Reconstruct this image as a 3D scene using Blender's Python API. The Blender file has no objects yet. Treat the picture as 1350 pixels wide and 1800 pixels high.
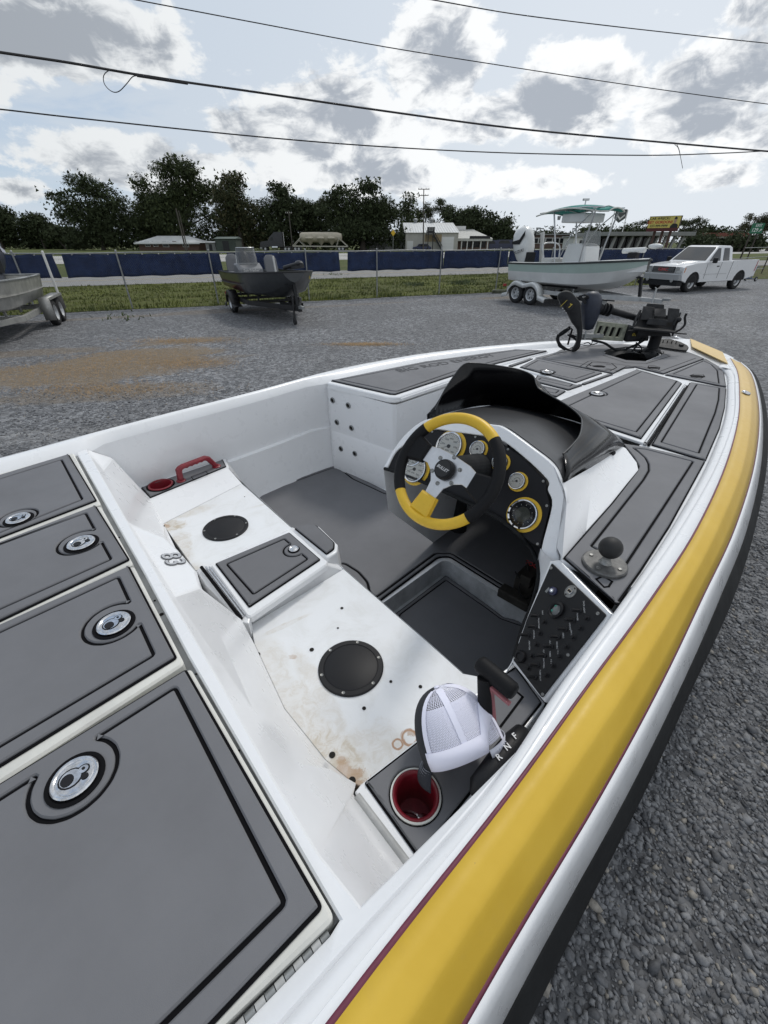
import bpy, bmesh, math, random
import numpy as np
from mathutils import Vector, Matrix, noise
from mathutils.geometry import tessellate_polygon
random.seed(7)
R = math.radians
scene = bpy.context.scene
COL = scene.collection
# ------------------------------------------------------------------ camera, light, exposure
CAM_H = 2.05; FPX = 726.0; PITCH = R(33.25)
CAM_YAW_OF_BOAT = R(44)
cam_data = bpy.data.cameras.new('camera'); cam = bpy.data.objects.new('camera', cam_data); COL.objects.link(cam)
cam.location = (0, 0, CAM_H); cam.rotation_euler = (math.pi/2-PITCH, 0, 0)
cam_data.sensor_fit = 'VERTICAL'; cam_data.sensor_height = 36; cam_data.lens = FPX/1800*36
cam_data.clip_start = 0.02; cam_data.clip_end = 6000
scene.camera = cam
SUN_EL = R(52); SUN_AZ = R(28)      # azimuth measured clockwise from +Y
sun_data = bpy.data.lights.new('sun', 'SUN'); sun = bpy.data.objects.new('sun', sun_data); COL.objects.link(sun)
sun_data.energy = 1.25; sun_data.angle = R(10); sun_data.color = (1.0, .965, .91)
_sd = Vector((math.sin(SUN_AZ)*math.cos(SUN_EL), math.cos(SUN_AZ)*math.cos(SUN_EL), math.sin(SUN_EL)))
sun.rotation_euler = _sd.to_track_quat('Z', 'Y').to_euler(); sun.location = (0, 0, 30)
vs = scene.view_settings
vs.view_transform = 'Standard'; vs.look = 'None'; vs.exposure = 0.12; vs.gamma = 1.0; vs.use_curve_mapping = False
scene.cycles.max_bounces = 8; scene.cycles.transparent_max_bounces = 8

# ------------------------------------------------------------------ measuring helpers (surveyed on the photo, planes of known height)
_cp, _sp = math.cos(PITCH), math.sin(PITCH)
def ray(u, v):
    a = (u-675)/FPX; b = (900-v)/FPX
    return Vector((a, _cp+b*_sp, -_sp+b*_cp))
EYE = Vector((0, 0, CAM_H))
def P(u, v, z=0.0):
    r = ray(u, v); return EYE + r*((z-CAM_H)/r.z)
def PD(u, v, d):
    return EYE + ray(u, v)*d
def PY(u, v, Y):
    r = ray(u, v); return EYE + r*(Y/r.y)
def plane3(a, b, c):
    n = (b-a).cross(c-a).normalized(); return (a, n)
def PP(u, v, pl):
    r = ray(u, v); return EYE + r*((pl[0]-EYE).dot(pl[1])/r.dot(pl[1]))
_sa, _ca = math.sin(CAM_YAW_OF_BOAT), math.cos(CAM_YAW_OF_BOAT)
def B(t, s, z):          # boat frame: t to starboard, s towards the bow
    return Vector((s*_sa+t*_ca, s*_ca-t*_sa, z))
def ST(p):
    return (p[0]*_ca-p[1]*_sa, p[0]*_sa+p[1]*_ca)     # (t, s)

# ------------------------------------------------------------------ world
def new_world():
    w = bpy.data.worlds.new('World'); scene.world = w; w.use_nodes = True
    nt = w.node_tree; N = nt.nodes; L = nt.links; N.clear()
    def nd(t, **k):
        n = N.new(t)
        for a, b in k.items(): setattr(n, a, b)
        return n
    def val(sock, x):
        if hasattr(x, 'is_output') or isinstance(x, bpy.types.NodeSocket): L.new(x, sock)
        else: sock.default_value = x
    def m(op, a, b=None, c=None, clamp=False):
        n = nd('ShaderNodeMath', operation=op, use_clamp=clamp); val(n.inputs[0], a)
        if b is not None: val(n.inputs[1], b)
        if c is not None: val(n.inputs[2], c)
        return n.outputs[0]
    def sstep(x, lo, hi):
        n = nd('ShaderNodeMapRange', interpolation_type='SMOOTHSTEP'); val(n.inputs[0], x)
        n.inputs[1].default_value = lo; n.inputs[2].default_value = hi; return n.outputs[0]
    def mixc(f, a, b):
        n = nd('ShaderNodeMix', data_type='RGBA'); val(n.inputs[0], f); val(n.inputs[6], a); val(n.inputs[7], b); return n.outputs[2]
    tc = nd('ShaderNodeTexCoord'); nrm = nd('ShaderNodeVectorMath', operation='NORMALIZE'); L.new(tc.outputs['Generated'], nrm.inputs[0])
    sep = nd('ShaderNodeSeparateXYZ'); L.new(nrm.outputs[0], sep.inputs[0]); X, Y, Z = sep.outputs
    az = m('ARCTAN2', X, Y); el = m('ARCSINE', Z)
    sky = nd('ShaderNodeTexSky', sky_type='NISHITA'); sky.sun_disc = False
    sky.sun_elevation = SUN_EL; sky.sun_rotation = SUN_AZ; sky.air_density = 1.0; sky.dust_density = 1.5; sky.ozone_density = 1.2
    # cloud coordinates: azimuth / stretched elevation so far clouds flatten
    comb = nd('ShaderNodeCombineXYZ'); L.new(m('MULTIPLY', az, 1.0), comb.inputs[0]); L.new(m('MULTIPLY', el, 1.75), comb.inputs[1]); comb.inputs[2].default_value = 3.7
    def fbm(scale, det, rough, dist=0.0, off=(0, 0, 0), stretch=(1, 1, 1), lac=2.0, vec=None):
        mp = nd('ShaderNodeMapping'); L.new(vec or comb.outputs[0], mp.inputs[0]); mp.inputs['Location'].default_value = off; mp.inputs['Scale'].default_value = stretch
        n = nd('ShaderNodeTexNoise'); L.new(mp.outputs[0], n.inputs['Vector']); n.inputs['Scale'].default_value = scale
        n.inputs['Detail'].default_value = det; n.inputs['Roughness'].default_value = rough; n.inputs['Distortion'].default_value = dist; n.inputs['Lacunarity'].default_value = lac
        return n.outputs['Fac']
    # placed cumulus masses (azimuth, elevation, half widths, weight) over a generic field
    def ang(u, v):
        r = ray(u, v).normalized(); return math.atan2(r.x, r.y), math.asin(r.z)
    blobs = [(200, 280, 140, 62, 1.15), (455, 240, 100, 65, .95), (40, 335, 80, 30, .8), (590, 225, 140, 95, 1.2), (775, 100, 90, 110, 1.35), (850, 215, 130, 60, 1.0), (1010, 170, 125, 90, 1.3), (330, 300, 170, 50, .9),
             (1230, 175, 140, 100, 1.2), (1340, 235, 120, 60, 1.0), (60, 50, 230, 90, 1.5), (-120, 120, 150, 100, 1.0), (930, 322, 170, 32, .85), (640, 305, 280, 45, .9), (1280, 310, 130, 36, .8), (1180, 20, 90, 30, .4), (1330, 15, 70, 40, .8)]
    tot = None
    for (u, v, ru, rv, wt) in blobs:
        a0, e0 = ang(u, v); a1, _ = ang(u+ru, v); _, e1 = ang(u, v-rv)
        dx = m('DIVIDE', m('SUBTRACT', az, a0), a1-a0); dy = m('DIVIDE', m('SUBTRACT', el, e0), e1-e0)
        r2 = m('ADD', m('MULTIPLY', dx, dx), m('MULTIPLY', dy, dy))
        g = m('MULTIPLY', m('EXPONENT', m('MULTIPLY', r2, -.9)), wt)
        tot = g if tot is None else m('MAXIMUM', tot, g)
    outside = sstep(el, .33, .55)
    back = sstep(m('ABSOLUTE', az), .80, 1.0)
    gen = m('MULTIPLY', sstep(fbm(3.4, 4, .5, off=(4, 1, 0)), .38, .60), m('MAXIMUM', outside, back))
    tot = m('MAXIMUM', tot, gen)
    big = fbm(5.5, 9, .56, .35); puf = fbm(15, 9, .62, .6, off=(2, 5, 0)); tiny = fbm(42, 7, .6, .3)
    dens = m('ADD', tot, m('ADD', m('MULTIPLY', m('SUBTRACT', big, .5), 1.25), m('ADD', m('MULTIPLY', m('SUBTRACT', puf, .5), .95), m('MULTIPLY', m('SUBTRACT', tiny, .5), .34))))
    cover = sstep(dens, .35, .54)
    # light side: compare with the density a bit lower / to the right (sun behind, upper right)
    pufb = fbm(15, 5, .6, .6, off=(2+.012, 5+.05, 0)); bigb = fbm(5.5, 6, .56, .35, off=(.02, .08, 0)); relief = m('ADD', m('MULTIPLY', m('SUBTRACT', puf, pufb), 2.2), m('MULTIPLY', m('SUBTRACT', big, bigb), 2.4))
    thick = sstep(m('SUBTRACT', dens, relief), .52, 1.28)
    # veil of thin high cloud
    veil = sstep(m('ADD', fbm(3.0, 7, .6, .8, stretch=(1, 2.6, 1), off=(7, 3, 0)), m('MULTIPLY', sstep(az, -.80, .05), .42)), .36, .70)
    K = 10.0
    def c(r, g, b): return (r*K, g*K, b*K, 1)
    hz = sstep(el, .0, .32)
    veilc = mixc(sstep(az, -.6, .5), c(.56, .625, .70), c(.72, .765, .815))
    blue = mixc(.15, mixc(hz, c(.50, .61, .72), c(.28, .41, .62)), sky.outputs[0])
    base = mixc(m('MULTIPLY', veil, .88), blue, veilc)
    white = mixc(sstep(az, -.7, .3), c(.74, .765, .78), c(.92, .935, .945))
    grey = mixc(sstep(az, -.8, .1), c(.31, .34, .38), c(.37, .41, .47))
    cl = mixc(m('MULTIPLY', thick, .95), white, grey)
    final = mixc(cover, base, cl)
    # zenith and back stay like the sky in view
    below = sstep(Z, -.02, .0)
    final = mixc(below, c(.16, .17, .16), final)
    bg = nd('ShaderNodeBackground'); L.new(final, bg.inputs[0]); bg.inputs[1].default_value = 0.1
    out = nd('ShaderNodeOutputWorld'); L.new(bg.outputs[0], out.inputs[0])
    w.cycles.sampling_method = 'MANUAL'; w.cycles.sample_map_resolution = 512
new_world()

# ------------------------------------------------------------------ materials
MATS = {}
def mat(name, col, rough=.5, metal=0.0, coat=0.0, nscale=0, namt=0.0, bscale=0, bump=0.0, bdist=.002, spec=.5, col2=None, alpha=1.0, trans=0.0, emit=None, ndet=5, sheen=0):
    if name in MATS: return MATS[name]
    m = bpy.data.materials.new(name); m.use_nodes = True; nt = m.node_tree; N = nt.nodes; L = nt.links
    b = N['Principled BSDF']; b.inputs['Base Color'].default_value = (*col, 1); b.inputs['Roughness'].default_value = rough
    b.inputs['Metallic'].default_value = metal; b.inputs['Coat Weight'].default_value = coat; b.inputs['Coat Roughness'].default_value = .08
    b.inputs['Specular IOR Level'].default_value = spec; b.inputs['Alpha'].default_value = alpha; b.inputs['Transmission Weight'].default_value = trans
    if sheen: b.inputs['Sheen Weight'].default_value = sheen
    if emit: b.inputs['Emission Color'].default_value = (*emit[0], 1); b.inputs['Emission Strength'].default_value = emit[1]
    tc = N.new('ShaderNodeTexCoord')
    if nscale:
        n = N.new('ShaderNodeTexNoise'); L.new(tc.outputs['Object'], n.inputs['Vector']); n.inputs['Scale'].default_value = nscale; n.inputs['Detail'].default_value = ndet; n.inputs['Roughness'].default_value = .65
        r = N.new('ShaderNodeMapRange'); L.new(n.outputs['Fac'], r.inputs[0]); r.inputs[1].default_value = .3; r.inputs[2].default_value = .7
        mx = N.new('ShaderNodeMix'); mx.data_type = 'RGBA'; L.new(r.outputs[0], mx.inputs[0])
        c2 = col2 or tuple(max(0, x*(1-namt)) for x in col)
        mx.inputs[6].default_value = (*c2, 1); mx.inputs[7].default_value = (*(tuple(min(1, x*(1+namt*.5)) for x in col)), 1); L.new(mx.outputs[2], b.inputs['Base Color'])
        rr = N.new('ShaderNodeMapRange'); L.new(n.outputs['Fac'], rr.inputs[0]); rr.inputs[3].default_value = min(1, rough*1.25); rr.inputs[4].default_value = rough*.8; L.new(rr.outputs[0], b.inputs['Roughness'])
    if bscale:
        n = N.new('ShaderNodeTexNoise'); L.new(tc.outputs['Object'], n.inputs['Vector']); n.inputs['Scale'].default_value = bscale; n.inputs['Detail'].default_value = 4
        bp = N.new('ShaderNodeBump'); L.new(n.outputs['Fac'], bp.inputs['Height']); bp.inputs['Strength'].default_value = bump; bp.inputs['Distance'].default_value = bdist; L.new(bp.outputs[0], b.inputs['Normal'])
    MATS[name] = m; return m

# ------------------------------------------------------------------ mesh building
class MB:
    def __init__(s): s.v = []; s.f = []; s.m = []; s.mi = 0
    def add(s, vs, fs, mi=None):
        o = len(s.v); s.v += [Vector(p) for p in vs]; s.f += [tuple(i+o for i in f) for f in fs]; s.m += [s.mi if mi is None else mi]*len(fs); return s
    def box(s, c, size, rot=None, mi=None, taper=1.0):
        x, y, z = [k/2 for k in size]; c = Vector(c)
        vs = [Vector((sx*x*(taper if sz > 0 else 1), sy*y*(taper if sz > 0 else 1), sz*z)) for sz in (-1, 1) for sy in (-1, 1) for sx in (-1, 1)]
        if rot is not None: vs = [rot @ p for p in vs]
        return s.add([p+c for p in vs], [(0, 2, 3, 1), (4, 5, 7, 6), (0, 1, 5, 4), (2, 6, 7, 3), (0, 4, 6, 2), (1, 3, 7, 5)], mi)
    def bar(s, a, b, w, h, up=(0, 0, 1), mi=None):
        a = Vector(a); b = Vector(b); d = (b-a); l = d.length; d.normalize(); up = Vector(up)
        if abs(d.dot(up)) > .98: up = Vector((1, 0, 0))
        x = d.cross(up).normalized(); z = x.cross(d)
        vs = [q + x*(i*w/2) + z*(j*h/2) for q in (a, b) for j in (-1, 1) for i in (-1, 1)]
        return s.add(vs, [(0, 1, 3, 2), (4, 6, 7, 5), (0, 4, 5, 1), (2, 3, 7, 6), (0, 2, 6, 4), (1, 5, 7, 3)], mi)
    def tube(s, pts, r, n=8, mi=None, close=False, caps=True):
        pts = [Vector(p) for p in pts]; k = len(pts); rr = r if isinstance(r, (list, tuple)) else [r]*k
        o = len(s.v); prev = None
        for i, p in enumerate(pts):
            if close: d = pts[(i+1) % k]-pts[i-1]
            else: d = pts[min(i+1, k-1)]-pts[max(i-1, 0)]
            d.normalize()
            if prev is None:
                up = Vector((0, 0, 1)) if abs(d.z) < .9 else Vector((1, 0, 0)); x = d.cross(up).normalized()
            else:
                x = (prev - d*prev.dot(d)).normalized()
            prev = x; y = d.cross(x)
            for j in range(n):
                a = 2*math.pi*j/n; s.v.append(p + (x*math.cos(a)+y*math.sin(a))*rr[i])
        mm = s.mi if mi is None else mi
        for i in range(k if close else k-1):
            i2 = (i+1) % k
            for j in range(n):
                s.f.append((o+i*n+j, o+i*n+(j+1) % n, o+i2*n+(j+1) % n, o+i2*n+j)); s.m.append(mm)
        if caps and not close:
            s.f.append(tuple(o+j for j in reversed(range(n)))); s.m.append(mm)
            s.f.append(tuple(o+(k-1)*n+j for j in range(n))); s.m.append(mm)
        return s
    def lathe(s, prof, origin, axis=(0, 0, 1), n=24, mi=None, xdir=None, sx=1.0, caps=True):
        ax = Vector(axis).normalized(); up = Vector(xdir) if xdir is not None else (Vector((1, 0, 0)) if abs(ax.x) < .9 else Vector((0, 1, 0)))
        x = (up-ax*up.dot(ax)).normalized(); y = ax.cross(x); o = len(s.v); origin = Vector(origin); mm = s.mi if mi is None else mi
        for (r, h) in prof:
            for j in range(n):
                a = 2*math.pi*j/n; s.v.append(origin + x*(r*sx*math.cos(a))+y*(r*math.sin(a))+ax*h)
        for i in range(len(prof)-1):
            for j in range(n):
                s.f.append((o+i*n+j, o+i*n+(j+1) % n, o+(i+1)*n+(j+1) % n, o+(i+1)*n+j)); s.m.append(mm)
        if caps:
            if prof[0][0] > 1e-5: s.f.append(tuple(o+j for j in reversed(range(n)))); s.m.append(mm)
            if prof[-1][0] > 1e-5: s.f.append(tuple(o+(len(prof)-1)*n+j for j in range(n))); s.m.append(mm)
        return s
    def grid(s, rows, mi=None, close=False):
        o = len(s.v); n = len(rows[0]); mm = s.mi if mi is None else mi
        for r in rows:
            if len(r) != n: raise ValueError('grid rows differ: %s' % [len(q) for q in rows])
            s.v += [Vector(p) for p in r]
        for i in range(len(rows)-1):
            for j in range(n if close else n-1):
                j2 = (j+1) % n
                s.f.append((o+i*n+j, o+i*n+j2, o+(i+1)*n+j2, o+(i+1)*n+j)); s.m.append(mm)
        return s
    def ball(s, c, r, n=12, mi=None, scale=(1, 1, 1), rot=None):
        o = len(s.v); c = Vector(c); k = max(4, n//2); rows = []
        for i in range(k+1):
            th = math.pi*i/k; row = []
            for j in range(n):
                a = 2*math.pi*j/n; p = Vector((r*math.sin(th)*math.cos(a)*scale[0], r*math.sin(th)*math.sin(a)*scale[1], -r*math.cos(th)*scale[2]))
                if rot is not None: p = rot @ p
                row.append(c+p)
            rows.append(row)
        return s.grid(rows, mi, close=True)
    def prism(s, loops, d, chamfer=0.0, mi=None, bottom=True, frame=None, c2=None):
        """loops of 3-D points on one plane (first outer, others holes), thickness vector d"""
        d = Vector(d); nrm = d.normalized(); mm = s.mi if mi is None else mi
        caps_top = []; caps_bot = []
        for li, lp in enumerate(loops):
            lp = [Vector(p) for p in lp]
            area = sum((lp[i-1].cross(lp[i])).dot(nrm) for i in range(len(lp)))
            if (area > 0) != (li == 0): lp = lp[::-1]
            n = len(lp); o = len(s.v); s.v += lp
            if chamfer > 0:
                ins = offset3(lp, nrm, chamfer)
                s.v += [p+d-nrm*chamfer for p in lp]; s.v += [p+d for p in ins]; lev = 3
            else:
                s.v += [p+d for p in lp]; lev = 2; ins = lp
            for k in range(lev-1):
                for i in range(n):
                    j = (i+1) % n; s.f.append((o+k*n+i, o+k*n+j, o+(k+1)*n+j, o+(k+1)*n+i)); s.m.append(mm)
            caps_top.append((ins, o+(lev-1)*n)); caps_bot.append((lp, o))
        for caps, flip in ((caps_top, False), (caps_bot, True)):
            if flip and not bottom: continue
            ref0 = frame_of(nrm); idx = []
            for (lp, o) in caps: idx += list(range(o, o+len(lp)))
            want = None; best = None
            for ang in (0, .37, 1.13, 2.0, .71, 2.6, .15):      # the tessellator now and then fills a hole: check the area, turn and retry
                rx = ref0[0]*math.cos(ang)+ref0[1]*math.sin(ang); ry = ref0[1]*math.cos(ang)-ref0[0]*math.sin(ang)
                l2 = [[Vector((p.dot(rx), p.dot(ry), 0)) for p in lp] for lp, o in caps]
                ar = [abs(sum(a_.x*b_.y-a_.y*b_.x for a_, b_ in zip(l, l[1:]+l[:1])))/2 for l in l2]; want = ar[0]-sum(ar[1:]); fl = [p for l in l2 for p in l]
                tr = tessellate_polygon(l2); got = sum(abs((fl[j]-fl[i]).cross(fl[k]-fl[i]).z)/2 for i, j, k in tr); er = abs(got-want)
                if best is None or er < best[0]: best = (er, tr)
                if er < want*.002: break
            for tri in best[1]:
                a, b_, c_ = [idx[i] for i in tri]
                pa, pb, pc = s.v[a], s.v[b_], s.v[c_]
                up = (pb-pa).cross(pc-pa).dot(nrm)
                if abs(up) < 1e-12: continue
                t = (a, b_, c_) if (up > 0) != flip else (a, c_, b_)
                s.f.append(t); s.m.append(mm)
        return s
    def text(s, txt, o, xd, yd, size, mi=None, depth=0.0, lift=0.0006, bold=0.0, shear=0.0, align='CENTER', sx=1.0):
        """flat lettering as mesh on the plane origin o, directions xd, yd"""
        cu = bpy.data.curves.new('t', 'FONT'); cu.body = txt; cu.size = size; cu.align_x = align; cu.align_y = 'CENTER'; cu.offset = bold*size; cu.shear = shear; cu.resolution_u = 3; cu.extrude = depth
        ob = bpy.data.objects.new('t', cu); COL.objects.link(ob)
        dg = bpy.context.evaluated_depsgraph_get(); me = bpy.data.meshes.new_from_object(ob.evaluated_get(dg))
        o = Vector(o); xd = Vector(xd).normalized(); yd = Vector(yd).normalized(); n = xd.cross(yd)
        s.add([o+xd*(p.co.x*sx)+yd*p.co.y+n*(p.co.z+lift+depth) for p in me.vertices], [tuple(f.vertices) for f in me.polygons], mi)
        bpy.data.objects.remove(ob); bpy.data.curves.remove(cu); bpy.data.meshes.remove(me)
        return s
    def build(s, name, mats, parent=None, smooth=None, bevel=0.0, segs=2, loc=None, weld=0.0, subsurf=0, kind=None, bang=30, label=None):
        M = parent.matrix_world if parent is not None else Matrix.Identity(4)
        if loc is not None and parent is None: M = Matrix.Translation(loc)
        if parent is not None and '_w' in parent: M = Matrix([parent['_w'][i*4:i*4+4] for i in range(4)])
        inv = M.inverted()
        me = bpy.data.meshes.new(name); me.from_pydata([inv @ p for p in s.v], [], s.f)
        for mt in (mats if isinstance(mats, (list, tuple)) else [mats]): me.materials.append(mt)
        if len(me.materials) > 1: me.polygons.foreach_set('material_index', s.m)
        if weld:
            bm = bmesh.new(); bm.from_mesh(me); bmesh.ops.remove_doubles(bm, verts=bm.verts, dist=weld); bmesh.ops.recalc_face_normals(bm, faces=bm.faces); bm.to_mesh(me); bm.free()
        if smooth is not None:
            if smooth >= 179: me.polygons.foreach_set('use_smooth', [True]*len(me.polygons))
            else:
                me.polygons.foreach_set('use_smooth', [True]*len(me.polygons))
                bm = bmesh.new(); bm.from_mesh(me); lim = R(smooth)
                for e in bm.edges:
                    if len(e.link_faces) == 2:
                        if e.calc_face_angle(0) > lim: e.smooth = False
                bm.to_mesh(me); bm.free()
        ob = bpy.data.objects.new(name, me); COL.objects.link(ob)
        if parent is not None: ob.parent = parent
        elif loc is not None: ob.location = loc
        ob['_w'] = [M[i][j] for i in range(4) for j in range(4)]
        if bevel:
            b = ob.modifiers.new('bevel', 'BEVEL'); b.width = bevel; b.segments = segs; b.limit_method = 'ANGLE'; b.angle_limit = R(bang); b.harden_normals = False; b.use_clamp_overlap = True
        if subsurf:
            b = ob.modifiers.new('sub', 'SUBSURF'); b.levels = subsurf; b.render_levels = subsurf
        if kind: ob['kind'] = kind
        if label: ob['label'] = label
        return ob
def frame_of(n):
    n = Vector(n).normalized(); up = Vector((0, 0, 1)) if abs(n.z) < .9 else Vector((1, 0, 0)); x = up.cross(n).normalized(); return x, n.cross(x)
def offset3(lp, nrm, d):
    """offset a loop to its left (inwards for a CCW loop) seen against nrm"""
    n = len(lp); out = []
    for i in range(n):
        a, p, c = lp[i-1], lp[i], lp[(i+1) % n]
        e1 = (p-a); e2 = (c-p)
        if e1.length < 1e-7 or e2.length < 1e-7: out.append(p.copy()); continue
        e1.normalize(); e2.normalize(); n1 = nrm.cross(e1); n2 = nrm.cross(e2); b = n1+n2
        q = max(.35, b.dot(n1)); out.append(p + b*(d/q))
    return out
def ccw(lp, nrm=Vector((0, 0, 1))):
    lp = [Vector(p) for p in lp]
    a = sum((lp[i-1].cross(lp[i])).dot(nrm) for i in range(len(lp))); return lp if a > 0 else lp[::-1]
def fillet(lp, r, seg=4):
    """round the corners of a closed 3-D loop; r scalar or list"""
    n = len(lp); out = []
    for i in range(n):
        a, p, c = Vector(lp[i-1]), Vector(lp[i]), Vector(lp[(i+1) % n]); rr = r[i] if isinstance(r, (list, tuple)) else r
        d1 = (a-p); d2 = (c-p); l = min(rr, d1.length*.45, d2.length*.45)
        if l < 1e-4: out.append(p); continue
        d1.normalize(); d2.normalize(); A = p+d1*l; C = p+d2*l
        for k in range(seg+1):
            t = k/seg; out.append(A*(1-t)**2 + p*2*t*(1-t) + C*t*t)
    return out
def spline(pts, n, close=False):
    """Catmull-Rom resampled to n points per span"""
    pts = [Vector(p) for p in pts]; k = len(pts); out = []
    for i in range(k if close else k-1):
        if close: p0, p1, p2, p3 = pts[i-1], pts[i], pts[(i+1) % k], pts[(i+2) % k]
        else: p0, p1, p2, p3 = pts[max(i-1, 0)], pts[i], pts[i+1], pts[min(i+2, k-1)]
        if not close and i == 0: p0 = p1*2-p2
        if not close and i == k-2: p3 = p2*2-p1
        for j in range(n):
            t = j/n; out.append(.5*((2*p1)+(p2-p0)*t+(2*p0-5*p1+4*p2-p3)*t*t+(3*p1-p0-3*p2+p3)*t**3))
    if not close: out.append(pts[-1].copy())
    return out
def thing(name, label, cat, loc, rotz=0.0, group=None):
    o = bpy.data.objects.new(name, None); COL.objects.link(o); o.location = loc; o.rotation_euler = (0, 0, rotz); o.empty_display_size = .3
    M = Matrix.Translation(Vector(loc)) @ Matrix.Rotation(rotz, 4, 'Z'); o['_w'] = [M[i][j] for i in range(4) for j in range(4)]
    o['label'] = label; o['category'] = cat
    if group: o['group'] = group
    return o
def tag(o, label, cat, group=None):
    o['label'] = label; o['category'] = cat
    if group: o['group'] = group
    return o
def copy_obj(o, parent):
    c = o.copy(); COL.objects.link(c); c.parent = parent
    for ch in list(o.children): copy_obj(ch, c)
    return c
def copy_thing(root, loc, rotz, label, group=None):
    r = root.copy(); COL.objects.link(r); r.location = loc; r.rotation_euler = (0, 0, rotz); r['label'] = label
    if group: r['group'] = group
    for ch in list(root.children): copy_obj(ch, r)
    return r
class Loc:
    """local frame helper: build things in local coordinates (x right, y forward, z up) placed at loc, rotz"""
    def __init__(s, loc, rotz, sc=1.0): s.M = Matrix.Translation(Vector(loc)) @ Matrix.Rotation(rotz, 4, 'Z') @ Matrix.Scale(sc, 4)
    def __call__(s, x, y, z): return s.M @ Vector((x, y, z))
    def d(s, x, y, z): return s.M.to_3x3() @ Vector((x, y, z))
# ================================================================== GROUND, ROADS, VERGES
def node_mat(name):
    m = bpy.data.materials.new(name); m.use_nodes = True; MATS[name] = m
    return m, m.node_tree, m.node_tree.nodes, m.node_tree.links, m.node_tree.nodes['Principled BSDF']
def _noise(N, L, vec, scale, det=5, rough=.6, dist=0):
    n = N.new('ShaderNodeTexNoise'); L.new(vec, n.inputs['Vector']); n.inputs['Scale'].default_value = scale; n.inputs['Detail'].default_value = det; n.inputs['Roughness'].default_value = rough; n.inputs['Distortion'].default_value = dist; return n.outputs['Fac']
def _ss(N, L, x, lo, hi, a=0, b=1):
    n = N.new('ShaderNodeMapRange'); n.interpolation_type = 'SMOOTHSTEP'; L.new(x, n.inputs[0]); n.inputs[1].default_value = lo; n.inputs[2].default_value = hi; n.inputs[3].default_value = a; n.inputs[4].default_value = b; return n.outputs[0]
def _mix(N, L, f, a, b, mode='MIX'):
    n = N.new('ShaderNodeMix'); n.data_type = 'RGBA'; n.blend_type = mode
    for s_, x in ((n.inputs[0], f), (n.inputs[6], a), (n.inputs[7], b)):
        if isinstance(x, bpy.types.NodeSocket): L.new(x, s_)
        else: s_.default_value = x if not isinstance(x, tuple) or len(x) == 4 else (*x, 1)
    return n.outputs[2]
def _math(N, L, op, a, b=None):
    n = N.new('ShaderNodeMath'); n.operation = op
    for s_, x in ((n.inputs[0], a), (n.inputs[1], b)):
        if x is None: continue
        if isinstance(x, bpy.types.NodeSocket): L.new(x, s_)
        else: s_.default_value = x
    return n.outputs[0]
def ellipse_mask(N, L, vec, c, rx, ry, ang, nz=None, amt=.6):
    """soft patch at world place c, axes rx, ry, turned by ang, edge broken by noise"""
    mp = N.new('ShaderNodeMapping'); mp.vector_type = 'TEXTURE'; L.new(vec, mp.inputs[0]); mp.inputs['Location'].default_value = (c[0], c[1], 0); mp.inputs['Rotation'].default_value = (0, 0, ang); mp.inputs['Scale'].default_value = (rx, ry, 1e6)
    ln = N.new('ShaderNodeVectorMath'); ln.operation = 'LENGTH'; L.new(mp.outputs[0], ln.inputs[0]); x = ln.outputs['Value']
    if nz is not None: x = _math(N, L, 'ADD', x, _math(N, L, 'MULTIPLY', _math(N, L, 'SUBTRACT', nz, .5), amt*2))
    return _ss(N, L, x, 1.15, .75)
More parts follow.
